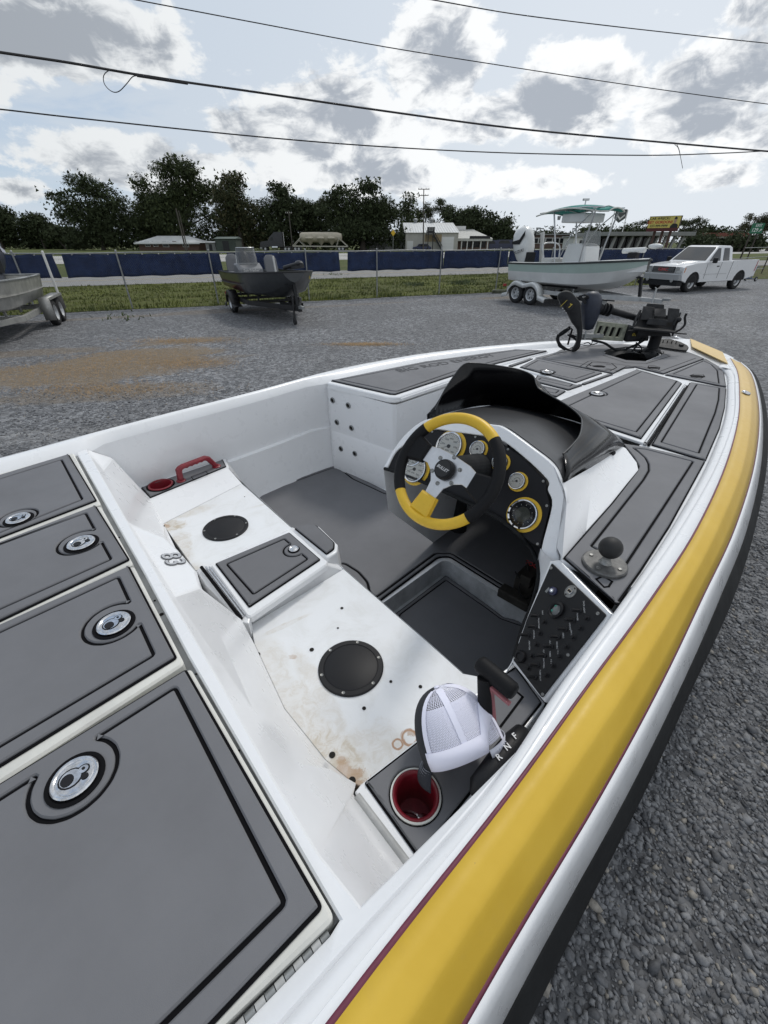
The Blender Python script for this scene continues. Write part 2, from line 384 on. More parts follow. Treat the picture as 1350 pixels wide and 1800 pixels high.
def gravel_material():
    m, nt, N, L, b = node_mat('crushed_grey_gravel'); tc = N.new('ShaderNodeTexCoord'); vec = tc.outputs['Object']
    v = N.new('ShaderNodeTexVoronoi'); L.new(vec, v.inputs['Vector']); v.inputs['Scale'].default_value = 34; v.inputs['Randomness'].default_value = 1
    v2 = N.new('ShaderNodeTexVoronoi'); L.new(vec, v2.inputs['Vector']); v2.inputs['Scale'].default_value = 14
    sepc = N.new('ShaderNodeSeparateColor'); L.new(v.outputs['Color'], sepc.inputs[0]); sep2 = N.new('ShaderNodeSeparateColor'); L.new(v2.outputs['Color'], sep2.inputs[0])
    cr = N.new('ShaderNodeValToRGB'); L.new(sepc.outputs[0], cr.inputs[0]); e = cr.color_ramp.elements
    e[0].position = 0; e[0].color = (.05, .053, .058, 1); e[1].position = 1; e[1].color = (.33, .34, .36, 1)
    for p, c in ((.35, (.12, .124, .133)), (.62, (.185, .19, .20)), (.86, (.25, .255, .265))):
        q = e.new(p); q.color = (*c, 1)
    col = cr.outputs[0]
    col = _mix(N, L, _ss(N, L, sep2.outputs[1], .70, .92, 0, .6), col, (.34, .345, .355)); col = _mix(N, L, _ss(N, L, sep2.outputs[0], .30, .10, 0, .6), col, (.055, .057, .062))
    spk = _noise(N, L, vec, 7, 5, .8); col = _mix(N, L, _ss(N, L, spk, .55, .68, 0, .5), col, (.36, .362, .37)); col = _mix(N, L, _ss(N, L, spk, .45, .33, 0, .5), col, (.055, .057, .06)); big = _noise(N, L, vec, .35, 5, .6, .4); col = _mix(N, L, _ss(N, L, big, .42, .62), _mix(N, L, .35, col, (.085, .085, .088)), col)
    med = _noise(N, L, vec, 1.7, 8, .72, .5); fine = _noise(N, L, vec, 9, 4, .7)
    # pale worn wheel tracks and dust to the right, straw-brown matted weeds to the left
    dust = None
    for (u, v_, rx, ry, an, w) in [(1230, 600, 3.2, .45, 1.0, .5), (1290, 560, 4.5, .6, .95, .45), (1180, 560, 3, .35, 1.1, .35), (40, 770, 1.3, .25, .3, .6), (770, 640, .5, .12, .2, .6), (545, 633, .35, .08, .1, .6), (1300, 530, 4.5, .5, .85, .4)]:
        p = P(u, v_); k = _math(N, L, 'MULTIPLY', ellipse_mask(N, L, vec, p, rx, ry, an, med, 1.3), w*.55); dust = k if dust is None else _math(N, L, 'MAXIMUM', dust, k)
    col = _mix(N, L, _math(N, L, 'MULTIPLY', dust, _ss(N, L, fine, .3, .7)), col, (.33, .325, .315))
    straw = None
    for (u, v_, rx, ry, an, w) in [(120, 655, 2.0, .95, .25, .8), (235, 630, 1.7, 1.0, .5, .9), (320, 600, 1.2, .35, .5, .6), (330, 640, 1.0, .5, .4, .35), (180, 690, 1.6, .5, .25, .45), (60, 620, 1.4, .4, .3, .5), (640, 606, .8, .4, .5, .12), (370, 548, 1.9, .55, .4, .4), (240, 556, 3.4, .3, .4, .4), (540, 540, 5.0, .3, .4, .3), (920, 522, 2.4, .5, .3, .5), (1130, 530, 2, .6, .4, .25), (300, 690, .8, .3, .3, .3), (390, 628, .8, .15, .3, .35)]:
        p = P(u, v_); k = _math(N, L, 'MULTIPLY', ellipse_mask(N, L, vec, p, rx, ry, an, med, .75), w); straw = k if straw is None else _math(N, L, 'MAXIMUM', straw, k)
    straw = _math(N, L, 'MULTIPLY', straw, _ss(N, L, fine, .22, .55))
    sn = _noise(N, L, vec, 30, 3, .7)
    col = _mix(N, L, straw, col, _mix(N, L, sn, (.115, .085, .05), (.27, .20, .12)))
    damp = ellipse_mask(N, L, vec, P(1250, 1350), 2.2, 3.2, .3, med, .5); col = _mix(N, L, _math(N, L, 'MULTIPLY', damp, .3), col, (.05, .051, .054))
    L.new(col, b.inputs['Base Color']); b.inputs['Roughness'].default_value = .82
    h = _math(N, L, 'SUBTRACT', 1.0, v.outputs['Distance']); h = _math(N, L, 'ADD', h, _math(N, L, 'MULTIPLY', sepc.outputs[2], .8))
    bp = N.new('ShaderNodeBump'); L.new(h, bp.inputs['Height']); bp.inputs['Strength'].default_value = .9; bp.inputs['Distance'].default_value = .016; L.new(bp.outputs[0], b.inputs['Normal'])
    return m
GO = Vector((-.3, 20.15, 0)); FD = Vector((.9226, .385, 0)).normalized(); FN = Vector((-FD.y, FD.x, 0))
def FA(a, d, z=0.0): return GO + FD*a + FN*d + Vector((0, 0, z))
g = MB(); g.add([(-2500, -1500, 0), (2500, -1500, 0), (2500, 3500, 0), (-2500, 3500, 0)], [(0, 1, 2, 3)])
g.build('ground', gravel_material(), kind='structure')
def grass_material(name, c1, c2, c3, sc=1.0):
    m, nt, N, L, b = node_mat(name); tc = N.new('ShaderNodeTexCoord'); vec = tc.outputs['Object']
    big = _noise(N, L, vec, .22*sc, 5, .65, .6); med = _noise(N, L, vec, 2.1*sc, 6, .7, .4); fine = _noise(N, L, vec, 26, 3, .7)
    col = _mix(N, L, _ss(N, L, big, .38, .64), c1, c2); col = _mix(N, L, _ss(N, L, med, .45, .75), col, c3); col = _mix(N, L, _math(N, L, 'MULTIPLY', _ss(N, L, fine, .45, .75), .5), col, (.02, .028, .008))
    L.new(col, b.inputs['Base Color']); b.inputs['Roughness'].default_value = .95; b.inputs['Specular IOR Level'].default_value = .15
    bp = N.new('ShaderNodeBump'); L.new(_math(N, L, 'ADD', fine, med), bp.inputs['Height']); bp.inputs['Strength'].default_value = .8; bp.inputs['Distance'].default_value = .06; L.new(bp.outputs[0], b.inputs['Normal'])
    return m
verge_mat = grass_material('verge_grass', (.092, .106, .028), (.135, .155, .034), (.145, .13, .055))
far_mat = grass_material('far_grass', (.07, .09, .03), (.10, .12, .04), (.16, .15, .075), .3)
def strip(name, d0, d1, z, m_, a0=-400, a1=700, wave=0.0, n=2):
    g = MB(); rows = [[], []]
    for i in range(n+1):
        a = a0+(a1-a0)*i/n; w = wave*(noise.noise(Vector((a*.35, 0, 0)))+.5*noise.noise(Vector((a*1.7, 3, 0))))
        rows[0].append(FA(a, d0+w, z)); rows[1].append(FA(a, d1, z))
    g.grid([rows[1], rows[0]] if True else rows); return g.build(name, m_, kind='structure')
strip('grass_verge', -.15, 11.2, .012, verge_mat, -60, 20.5, .22, 400)
road_mat = mat('worn_concrete_road', (.235, .23, .22), .85, nscale=2.5, namt=.25, bscale=40, bump=.3, bdist=.01)
hwy_mat = mat('pale_concrete_highway', (.42, .41, .385), .85, nscale=.6, namt=.2)
strip('frontage_road', 11.0, 19.0, .03, road_mat)
strip('median_grass', 19.0, 42.0, .016, far_mat)
strip('highway', 42.0, 74.0, .03, hwy_mat)
strip('far_field', 74.0, 1500.0, .016, far_mat)
# right-hand side of the lot: brown verge and a crossing lane
lane = MB(); lane.add([FA(24, .5, .012), FA(400, -60, .012), FA(400, 10.6, .012), FA(24, 10.9, .012)], [(0, 1, 2, 3)])
lane.build('side_verge', grass_material('dry_verge', (.10, .095, .04), (.085, .105, .035), (.17, .14, .085), 1), kind='structure')
l2 = MB()
for a in (-300,):
    pass
for d in (57.6, ):
    rows = [[FA(-400, d, .045), FA(700, d, .045)], [FA(-400, d+.9, .045), FA(700, d+.9, .045)]]; l2.grid(rows[::-1])
l2.build('highway_median_strip', far_mat, kind='structure')
l3 = MB()
for d in (14.9,):
    rows = [[FA(-200, d, .036), FA(500, d, .036)], [FA(-200, d+.12, .036), FA(500, d+.12, .036)]]; l3.grid(rows[::-1])
l3.build('road_centre_line', mat('faded_yellow_paint', (.42, .30, .06), .7), kind='structure')
# grass blades on the verge (countless)
def grass_blades():
    rng = np.random.default_rng(3); n = 42000
    a = rng.uniform(-16, 19, n); d = rng.uniform(-.1, 11.0, n)
    clump = np.array([noise.noise(Vector((x*.6, y*1.4, 0))) for x, y in zip(a, d)])
    keep = rng.random(n) < np.clip(.45+clump*1.1, .12, 1); a = a[keep]; d = d[keep]; cl = clump[keep]; n = len(a)
    h = rng.uniform(.04, .11, n)*(1+np.clip(cl, 0, 1)); near = d < .35; h[near] *= 1.9
    px = GO.x+FD.x*a+FN.x*d; py = GO.y+FD.y*a+FN.y*d; th = rng.uniform(0, 6.28, n); w = rng.uniform(.012, .03, n)
    lx = rng.normal(0, .03, n); ly = rng.normal(0, .03, n)
    v = np.zeros((n, 3, 3)); v[:, 0] = np.stack([px-np.cos(th)*w, py-np.sin(th)*w, np.full(n, .01)], 1); v[:, 1] = np.stack([px+np.cos(th)*w, py+np.sin(th)*w, np.full(n, .01)], 1); v[:, 2] = np.stack([px+lx, py+ly, h], 1)
    return v.reshape(-1, 3), np.arange(n*3).reshape(-1, 3)
def np_mesh(name, v, f, mats, mi=None, smooth=False):
    me = bpy.data.meshes.new(name); nv = len(v); nf = len(f); k = f.shape[1]
    me.vertices.add(nv); me.vertices.foreach_set('co', np.asarray(v, dtype=np.float32).ravel())
    me.loops.add(nf*k); me.loops.foreach_set('vertex_index', np.asarray(f, dtype=np.int32).ravel())
    me.polygons.add(nf); me.polygons.foreach_set('loop_start', np.arange(nf, dtype=np.int32)*k); me.polygons.foreach_set('loop_total', np.full(nf, k, dtype=np.int32))
    for m_ in mats: me.materials.append(m_)
    if mi is not None: me.polygons.foreach_set('material_index', np.asarray(mi, dtype=np.int32))
    if smooth: me.polygons.foreach_set('use_smooth', np.ones(nf, dtype=bool))
    me.update(); me.validate(); return me
v_, f_ = grass_blades(); gme = np_mesh('grass_blades', v_, f_, [mat('grass_blade', (.115, .135, .030), .9, nscale=.8, namt=.5, spec=.15)])
go = bpy.data.objects.new('grass', gme); COL.objects.link(go); tag(go, 'short green grass with weedy clumps on the verge behind the chain-link fence', 'grass'); go['kind'] = 'stuff'

# loose stones: real crushed rock where the ground is close to the viewer
def stones():
    rng = np.random.default_rng(11); shapes = []
    bm = bmesh.new(); bmesh.ops.create_icosphere(bm, subdivisions=1, radius=1); base = np.array([v.co[:] for v in bm.verts]); bf = np.array([[v.index for v in f.verts] for f in bm.faces]); bm.free()
    for k in range(14):
        s = base * (1+rng.normal(0, .17, (len(base), 1))); s = s*np.array([rng.uniform(.85, 1.25), rng.uniform(.6, .95), rng.uniform(.4, .7)])
        nrm = rng.normal(0, 1, (3, 3))
        for q in nrm:                                # chop flat facets
            q = q/np.linalg.norm(q); dd = s@q; lim = .62*np.max(dd); s = s - np.outer(np.clip(dd-lim, 0, None), q)
        shapes.append(s)
    V = []; Fc = []; MI = []; off = 0
    def put(n, cx, r0, r1, zmul=1.0):
        nonlocal off
        for k in range(len(shapes)):
            m_ = n//len(shapes); xy = cx(m_, rng); m_ = len(xy)
            if not m_: continue
            sz = r0+(r1-r0)*rng.random(m_)**2.2; A = rng.uniform(0, 6.28, m_); tx = rng.normal(0, .35, m_); s = shapes[k]
            ca, sa = np.cos(A)[:, None], np.sin(A)[:, None]; X = s[None, :, 0]*ca-s[None, :, 1]*sa; Y = s[None, :, 0]*sa+s[None, :, 1]*ca; Z = s[None, :, 2]+X*tx[:, None]*.5
            pts = np.stack([X*sz[:, None]+xy[:, 0:1], Y*sz[:, None]+xy[:, 1:2], Z*sz[:, None]*zmul+sz[:, None]*.22*zmul], 2)
            V.append(pts.reshape(-1, 3)); ff = (bf[None]+(np.arange(m_)*len(s))[:, None, None]).reshape(-1, 3)+off; Fc.append(ff); off += m_*len(s)
            MI.append(np.repeat(rng.choice(4, m_, p=[.45, .33, .17, .05]), len(bf)))
    def region(u0, v0, u1, v1): return None
    def right(m_, rng):
        x = rng.uniform(.15, 3.9, m_)**1.0; y = rng.uniform(-.35, 3.8, m_); t = x*_ca-y*_sa
        keep = (t > -.15) & (rng.random(m_) < np.clip(1.3-np.hypot(x, y)/4.4, .10, 1)); return np.stack([x, y], 1)[keep]
    def far(m_, rng):
        x = rng.uniform(-6, 0, m_); y = rng.uniform(1.2, 7, m_); t = x*_ca-y*_sa
        keep = (t < -2.35) & (rng.random(m_) < np.clip(1.4-np.hypot(x, y)/7, .1, 1)); return np.stack([x, y], 1)[keep]
    put(100000, right, .005, .017); put(2600, right, .015, .030); put(20000, far, .009, .022)
    return np.concatenate(V), np.concatenate(Fc), np.concatenate(MI)
sv, sf, sm_ = stones()
sme = np_mesh('loose_stones', sv, sf, [mat('stone_slate', (.145, .149, .158), .7, nscale=60, namt=.35, bscale=260, bump=.4, bdist=.002), mat('stone_grey', (.21, .214, .222), .75, nscale=60, namt=.3, bscale=260, bump=.4, bdist=.002), mat('stone_dark', (.085, .088, .095), .65, nscale=60, namt=.3), mat('stone_tan', (.28, .26, .23), .8, nscale=60, namt=.3)], sm_)
so = bpy.data.objects.new('gravel', sme); COL.objects.link(so); tag(so, 'loose crushed grey gravel stones lying beside the white and yellow boat', 'gravel'); so['kind'] = 'stuff'

# ================================================================== TREES
bark = mat('dark_bark', (.055, .045, .036), .95, nscale=6, namt=.4)
leaf_dark = mat('leaf_dark', (.046, .060, .028), .8, nscale=.35, namt=.45, spec=.2); leaf_mid = mat('leaf_mid', (.060, .076, .030), .8, nscale=.3, namt=.45, spec=.2)
leaf_brown = mat('leaf_brown', (.075, .072, .035), .85, nscale=.3, namt=.4, spec=.2); leaf_yel = mat('leaf_yellow', (.135, .15, .035), .85, nscale=.4, namt=.4, spec=.2); leaf_grey = mat('leaf_grey', (.085, .09, .06), .85, nscale=.3, namt=.4, spec=.2)
def leaves_np(lobes, n, size, rng):
    """lobes: (x, y, z, rx, ry, rz); leaf triangles crowd the lobe surfaces in clumps"""
    L_ = np.array(lobes); wts = L_[:, 3]*L_[:, 5]; wts = wts/wts.sum(); out = []
    nc = max(30, n//26); idx = rng.choice(len(L_), nc, p=wts); d = rng.normal(0, 1, (nc, 3)); d /= np.linalg.norm(d, axis=1)[:, None]
    rad = rng.uniform(.4, .96, (nc, 1))**.7; c = L_[idx, :3]+d*rad*L_[idx, 3:6]; cr = rng.uniform(.5, 1.25, nc)*size*1.7
    per = n//nc; q = np.clip(rng.normal(0, 1, (nc, per, 3)), -1.5, 1.5); q = q*np.array([1, 1, .62]); pos = c[:, None]+q*cr[:, None, None]; pos = pos.reshape(-1, 3); m_ = len(pos)
    u = rng.normal(0, 1, (m_, 3)); u /= np.linalg.norm(u, axis=1)[:, None]; w = rng.normal(0, 1, (m_, 3)); w = np.cross(u, w); w /= np.linalg.norm(w, axis=1)[:, None]
    s = size*rng.uniform(.35, .85, (m_, 1)); v = np.stack([pos-u*s*.6-w*s*.35, pos+u*s*.7-w*s*.1, pos+w*s*.65, ], 1)
    return v.reshape(-1, 3)
TREES = 0
def tree(label, cx, cy, base_w, lobes_rel, h, lm, n=6000, leaf=.55, trunk=True, group='trees beyond the highway', cat='tree', branches=5, name='tree', tr=.3, under=True, dense=True):
    """lobes_rel: (x, z, rx, rz) in metres relative to the foot, z up; depth follows rx"""
    global TREES; TREES += 1; rng = np.random.default_rng(100+TREES); root = thing(name, label, cat, (cx, cy, 0), group=group)
    lobes = [(x, rng.normal(0, min(rx, 3)*.3)+.8, z, rx, min(rx*.9, 3.6), rz) for (x, z, rx, rz) in lobes_rel]
    wmax = max(abs(x)+rx for (x, z, rx, rz) in lobes_rel)
    if under: 
        for q in np.linspace(-.8, .8, 5): lobes.append((q*wmax, 3.5, h*.15, wmax*.26, 2.5, h*.15))
    v = leaves_np(lobes, int(n*2.6), leaf*.74, rng)
    inner = [(a, b_, c, d*.52, e*.52, f_*.52) for (a, b_, c, d, e, f_) in lobes]; v = np.concatenate([v, leaves_np(inner, int(n*.4), leaf*2.0, rng)]) if dense else v
    f = np.arange(len(v)).reshape(-1, 3); me = np_mesh('crown', v, f, [lm] if not isinstance(lm, list) else lm, None if not isinstance(lm, list) else rng.choice(len(lm), len(f)))
    o = bpy.data.objects.new('crown', me); COL.objects.link(o); o.parent = root
    t = MB(); top = min(h*.8, max(z for (_, _, z, _, _, _) in lobes)); tx, ty = cx, cy
    t.tube([(cx, cy, -.2), (cx+.1, cy, h*.12), (cx+lobes[0][0]*.3, cy, h*.35), (cx+lobes[0][0]*.7, cy, top*.85)], [tr*1.5, tr*1.05, tr*.8, tr*.25], 8)
    for k in range(branches):
        lb = lobes[k % len(lobes)]; s0 = h*rng.uniform(.15, .45)
        t.tube([(cx+lobes[0][0]*.15, cy, s0), (cx+lb[0]*.5+rng.normal(0, .4), cy+lb[1]*.5, (s0+lb[2])*.52), (cx+lb[0]+rng.normal(0, lb[3]*.3), cy+lb[1], lb[2]+lb[5]*.5)], [tr*.5, tr*.34, tr*.08], 6)
    t.build('trunk', bark, root, smooth=60)
    return root
def px_tree(label, u0, u1, vt, Y, lm, kind='round', n=6000, leaf=.55, vbase=None, **k):
    """tree seen between columns u0..u1 with top row vt, standing Y metres away"""
    p0 = PY(u0, 424, Y); p1 = PY(u1, 424, Y); top = PY((u0+u1)/2, vt, Y).z; w = p1.x-p0.x; cx = (p0.x+p1.x)/2; h = max(top, 2)
    seed = random.Random(int(u0*7+vt)); lob = []
    if kind == 'round':
        lob = [(0, h*.62, w*.34, h*.33), (-w*.3, h*.48, w*.22, h*.24), (w*.3, h*.5, w*.22, h*.26), (-w*.13, h*.78, w*.2, h*.18), (w*.15, h*.76, w*.2, h*.19), (-w*.38, h*.3, w*.14, h*.16), (w*.38, h*.3, w*.14, h*.17), (0, h*.35, w*.36, h*.22)]
    elif kind == 'pine':
        lob = [(-w*.05, h*.9, w*.2, h*.09), (w*.08, h*.8, w*.3, h*.11), (-w*.22, h*.66, w*.22, h*.1), (w*.2, h*.6, w*.3, h*.16), (0, h*.42, w*.44, h*.22), (-w*.33, h*.47, w*.16, h*.13), (w*.36, h*.38, w*.16, h*.2), (0, h*.2, w*.42, h*.18), (-w*.42, h*.72, w*.09, h*.04)]
    elif kind == 'oak':
        for i in range(15):
            x = seed.uniform(-.46, .46); z = seed.uniform(.35, .93)*(1-.35*abs(x)); lob.append((w*x, h*z, w*seed.uniform(.08, .17), h*seed.uniform(.06, .13)))
        lob += [(0, h*.5, w*.3, h*.26), (w*.2, h*.62, w*.2, h*.2), (-w*.25, h*.45, w*.2, h*.2), (-.05*w, h*.3, w*.4, h*.16)]
    elif kind == 'tall':
        lob = [(0, h*.85, w*.26, h*.14), (-w*.12, h*.66, w*.36, h*.18), (w*.13, h*.5, w*.4, h*.2), (0, h*.3, w*.46, h*.2), (-w*.2, h*.42, w*.28, h*.16)]
    elif kind == 'bare':
        for i in range(22):
            a = seed.uniform(-1, 1); lob.append((w*.44*a, h*(.45+.48*seed.random()*(1-.3*abs(a))), w*.07, h*.05))
    elif kind == 'low':
        for i in range(12):
            x = -.46+.92*i/11; lob.append((w*x, h*seed.uniform(.35, .75), w*.085, h*seed.uniform(.2, .36)))
    if kind == 'bare': k.setdefault('dense', False); k.setdefault('under', False)
    return tree(label, cx, Y, w, lob, h, lm, n, leaf, **k)
LD, LM_, LB, LY, LG = leaf_dark, leaf_mid, leaf_brown, leaf_yel, leaf_grey
px_tree('broad dark woodland tree at the far left edge, behind the field', -60, 62, 355, 150, LD, 'round', 9000, .6)
px_tree('dark rounded tree between the far left woods and the tall pine', 48, 100, 372, 150, LD, 'round', 5000, .55)
px_tree('low dark tree filling the gap left of the tall pine', 86, 136, 396, 148, LD, 'low', 4000, .5)
px_tree('tall dark pine with layered crown left of the metal-roofed house', 108, 248, 303, 132, LD, 'pine', 15000, .5, tr=.45)
px_tree('yellow-green young tree behind the metal-roofed house', 232, 306, 348, 140, [LY, LM_], 'round', 4200, .5)
px_tree('large airy live oak towering over the metal-roofed house', 240, 398, 266, 136, [LD, LM_], 'oak', 19000, .5, branches=9, tr=.6)
px_tree('brownish weeping oak right of the large live oak', 385, 462, 296, 134, [LB, LD], 'tall', 11000, .5, tr=.5)
px_tree('dark tree behind the black semi truck', 448, 540, 318, 138, LD, 'oak', 9500, .5, tr=.4)
px_tree('thin pale tree top showing above the woods behind the tank trailer', 520, 590, 330, 165, [LG, LM_], 'bare', 2600, .5)
px_tree('dark tree directly behind the tank trailer', 500, 600, 345, 142, LD, 'round', 8000, .5)
px_tree('big round dark oak beside the white-roofed warehouse', 566, 708, 314, 128, LD, 'oak', 17000, .5, branches=8, tr=.6)
px_tree('mid green tree behind the left end of the warehouse', 694, 740, 336, 150, [LM_, LD], 'tall', 4200, .5)
px_tree('sparse tree behind the utility pole and warehouse roof', 728, 790, 342, 152, [LM_, LG], 'bare', 3800, .5)
px_tree('dark tree with a split top right of the utility pole', 780, 848, 342, 146, LD, 'oak', 8000, .5)
px_tree('rounded dark tree behind the low brick shop', 838, 880, 374, 146, LD, 'tall', 4600, .5)
px_tree('rightmost rounded tree of the dark row beside the brick shop', 868, 905, 382, 144, LD, 'tall', 4600, .5)
px_tree('small dark round tree left of the green-topped boat mast', 948, 974, 404, 190, LD, 'round', 1800, .6)
px_tree('smallest dark tree showing under the green boat top', 974, 996, 406, 190, LD, 'round', 1500, .6)
px_tree('dark bushy tree behind the white console of the bay boat', 1022, 1078, 392, 150, [LD, LM_], 'oak', 3500, .5)
px_tree('low dark tree below the chevron-shaped sign', 1076, 1130, 394, 150, [LD, LM_], 'oak', 3500, .5)
px_tree('sparse tree left of the yellow billboard', 1108, 1146, 384, 160, [LG, LM_], 'bare', 1500, .5)
px_tree('sparse leafless-looking tree right of the yellow billboard', 1186, 1240, 376, 120, [LG, LM_], 'bare', 2600, .4)
px_tree('distant line of pines between the billboard and the exit sign', 1232, 1300, 399, 230, LD, 'low', 5200, .8)
px_tree('bare-branched tree behind the green exit sign', 1296, 1345, 366, 120, [LG, LB], 'bare', 2200, .4)
px_tree('bare-branched tree at the far right edge behind the exit sign', 1330, 1380, 362, 120, [LG, LB], 'bare', 2200, .4)
px_tree('dense dark bush right of the slanted-column building', 1212, 1246, 414, 90, LD, 'round', 2200, .35)
for i, (u, w_, v) in enumerate([(1248, 22, 411), (1290, 16, 413), (1303, 18, 411), (1322, 16, 414), (1338, 24, 412)]):
    px_tree('small dark parking-lot tree, number %s of the row from the pickup towards the exit sign' % ['one', 'two', 'three', 'four', 'five'][i], u-w_/2, u+w_/2, v, 110, LD, 'round', 900, .4, group='small trees in the far parking lot')
def far_line():
    rng = np.random.default_rng(5); lob = []
    for (ua, ub, Y, h0) in [(-160, 40, 260, 9), (880, 1420, 300, 9), (-900, -160, 250, 12), (1420, 2400, 250, 12), (640, 900, 260, 7)]:
        a = PY(ua, 424, Y); b_ = PY(ub, 424, Y); n = int(abs(b_.x-a.x)/5)+1
        for i in range(n): t = i/n; hh = h0*rng.uniform(.6, 1.15); lob.append((a.x+(b_.x-a.x)*t, Y+rng.uniform(-6, 6), hh*.5, 4.5, 4, hh*.5))
    v = leaves_np(lob, 42000, 1.0, rng); o = bpy.data.objects.new('distant_woods', np_mesh('distant_woods', v, np.arange(len(v)).reshape(-1, 3), [leaf_dark])); COL.objects.link(o)
    tag(o, 'distant dark line of woods along the horizon', 'woods'); o['kind'] = 'stuff'
far_line()

# ================================================================== FENCE
galv = mat('galvanised_steel', (.30, .31, .31), .5, .7, nscale=8, namt=.3); blue_cloth = mat('navy_screen_cloth', (.008, .025, .088), .8, nscale=3, namt=.45, bscale=14, bump=.8, bdist=.03)
fence = thing('chain_link_fence', 'long galvanised chain-link fence hung with navy blue windscreens', 'fence', FA(0, 0), math.atan2(FD.y, FD.x))
posts = [-21.2, -18.1, -15.0, -12.4, -9.5, -6.55, -3.0, 0.0, 3.05, 6.15, 9.2, 12.3, 15.4, 18.4, 21.4, 24.2]
A0, A1 = posts[0], 18.4
for a in posts[:-2]:
    t = MB(); t.tube([FA(a, 0, -.1), FA(a, 0, 1.76)], .028, 8); t.lathe([(.032, 0), (.034, .02), (.02, .05), (0, .06)], FA(a, 0, 1.76), n=8); t.build('post', galv, fence, smooth=50)
t = MB(); t.tube([FA(a, 0, 1.72+.012*math.sin(a*1.3)) for a in np.linspace(A0, A1, 40)], .021, 8); t.build('top_rail', galv, fence, smooth=60)
w = MB(); nw = int((A1-A0)/.062)
for sgn in (1, -1):
    for i in range(-28, nw+28):
        a0 = A0+i*.062; a1 = a0+sgn*1.66; z0, z1 = .05, 1.71
        for lim in (A0, A1):
            pass
        if min(a0, a1) < A0-1.2 or max(a0, a1) > A1+1.2: continue
        p = FA(a0, .03+.0015*sgn, z0); q = FA(a1, .03+.0015*sgn, z1); dd = (q-p).normalized(); x = dd.cross(FN).normalized()*.0014; y = FN*.0014
        w.add([p-x, p+x*.5+y, p+x*.5-y, q-x, q+x*.5+y, q+x*.5-y], [(0, 1, 4, 3), (1, 2, 5, 4), (2, 0, 3, 5)])
w.build('chain_link_mesh', mat('dull_wire', (.12, .125, .125), .6, .4), fence, kind='stuff')
def screen(a0, a1, skew0=0.0, skew1=0.0, zt=1.70, zb=1.0):
    n = max(6, int((a1-a0)*5)); g = MB(); rows = []
    for j in range(7):
        z = zb+(zt-zb)*j/6; row = []
        for i in range(n+1):
            t_ = i/n; a = (a0+skew0*(1-j/6))*(1-t_)+(a1+skew1*(1-j/6))*t_
            sag = .03*abs(math.sin(a*math.pi/1.02))*(1 if j in (0,) else 0)-.018*abs(math.sin(a*math.pi/.6))*(1 if j == 6 else 0)
            bil = .035*noise.noise(Vector((a*1.1, z*1.6, a0)))+.012*noise.noise(Vector((a*4, z*3, 0)))
            row.append(FA(a, .07+bil*.6, z+sag*(1 if j else -1)*-1 if j == 0 else z+sag))
        rows.append(row)
    g.grid(rows); o = g.build('windscreen_panel', blue_cloth, fence, smooth=180); o.modifiers.new('solid', 'SOLIDIFY').thickness = .002
    return o
def a_of(u, z=1.2):
    r = ray(u, 465); n = r.x*FN.x+r.y*FN.y; t = (GO.dot(FN))/n; p = Vector((r.x*t, r.y*t, 0)); return (p-GO).dot(FD)
for (ua, ub) in [(-150, 98), (112, 390), (401, 598), (612, 780), (781, 893), (894, 1034), (1035, 1196)]:
    screen(a_of(ua)+.02, a_of(ub)-.02, -.04, .04)
# grommet ties hold the cloth
t = MB()
for i in range(76):
    a = A0+i*.52; t.box(FA(a, .03, 1.69), (.02, .05, .045))
t.build('grommet_tie', mat('pale_tie', (.45, .45, .45), .6), fence, kind='stuff')
dirt = MB(); rr = random.Random(4)
slab = MB(); p = P(879, 515); slab.prism([[p+Vector(q) for q in ((-.42, -.2, 0), (.42, -.12, 0), (.36, .25, 0), (-.34, .22, 0))]], (0, 0, .13), .03); tag(slab.build('concrete_block', mat('mossy_concrete', (.10, .105, .07), .95, nscale=9, namt=.5), smooth=30, loc=p), 'low mossy concrete block at the foot of the fence beside the bay boat wheels', 'block')

# gate leaf at the right of the lot
gate = thing('pipe_gate', 'open chain-link pipe gate standing behind the pickup tailgate', 'gate', P(1292, 484))
g = MB(); rust = mat('rusty_pipe', (.09, .075, .065), .8, .3, nscale=8, namt=.4)
pA = P(1288, 487); pB = P(1338, 481); 
for nm, p_ in (('post', pA), ('post', pB)):
    t = MB(); t.tube([p_, p_+Vector((0, 0, 1.75))], .04, 8); t.build(nm, rust, gate, smooth=50)
for z in (1.68, 1.1, .35):
    t = MB(); t.tube([pA+Vector((0, 0, z)), pB+Vector((0, 0, z))], .022, 6); t.build('rail', galv, gate, smooth=50)

# ================================================================== BUILDINGS AND ROADSIDE THINGS
def facade_frame(u0, u1, Y):
    a = PY(u0, 424, Y); b_ = PY(u1, 424, Y); return a.x, b_.x
def zat(v, Y, u=675): return max(0.0, PY(u, v, Y).z)
brick = mat('dark_brick', (.11, .065, .05), .9, nscale=4, namt=.35); metal_white = mat('white_metal_roofing', (.62, .63, .62), .45, nscale=.6, namt=.12); dark_glass = mat('dark_window', (.015, .017, .02), .15)
cream_wall = mat('cream_metal_wall', (.42, .41, .37), .6, nscale=.8, namt=.12); grey_wall = mat('grey_metal_wall', (.25, .255, .25), .7, nscale=.8, namt=.15); trimw = mat('white_trim', (.6, .6, .58), .6); darksteel = mat('dark_steel', (.025, .025, .028), .6, .3)
def ribs(g, p0, p1, q0, q1, n, r=.05):
    for i in range(n+1):
        t = i/n; a = Vector(p0).lerp(Vector(p1), t); b_ = Vector(q0).lerp(Vector(q1), t); g.bar(a+Vector((0, 0, .02)), b_+Vector((0, 0, .02)), r, r)
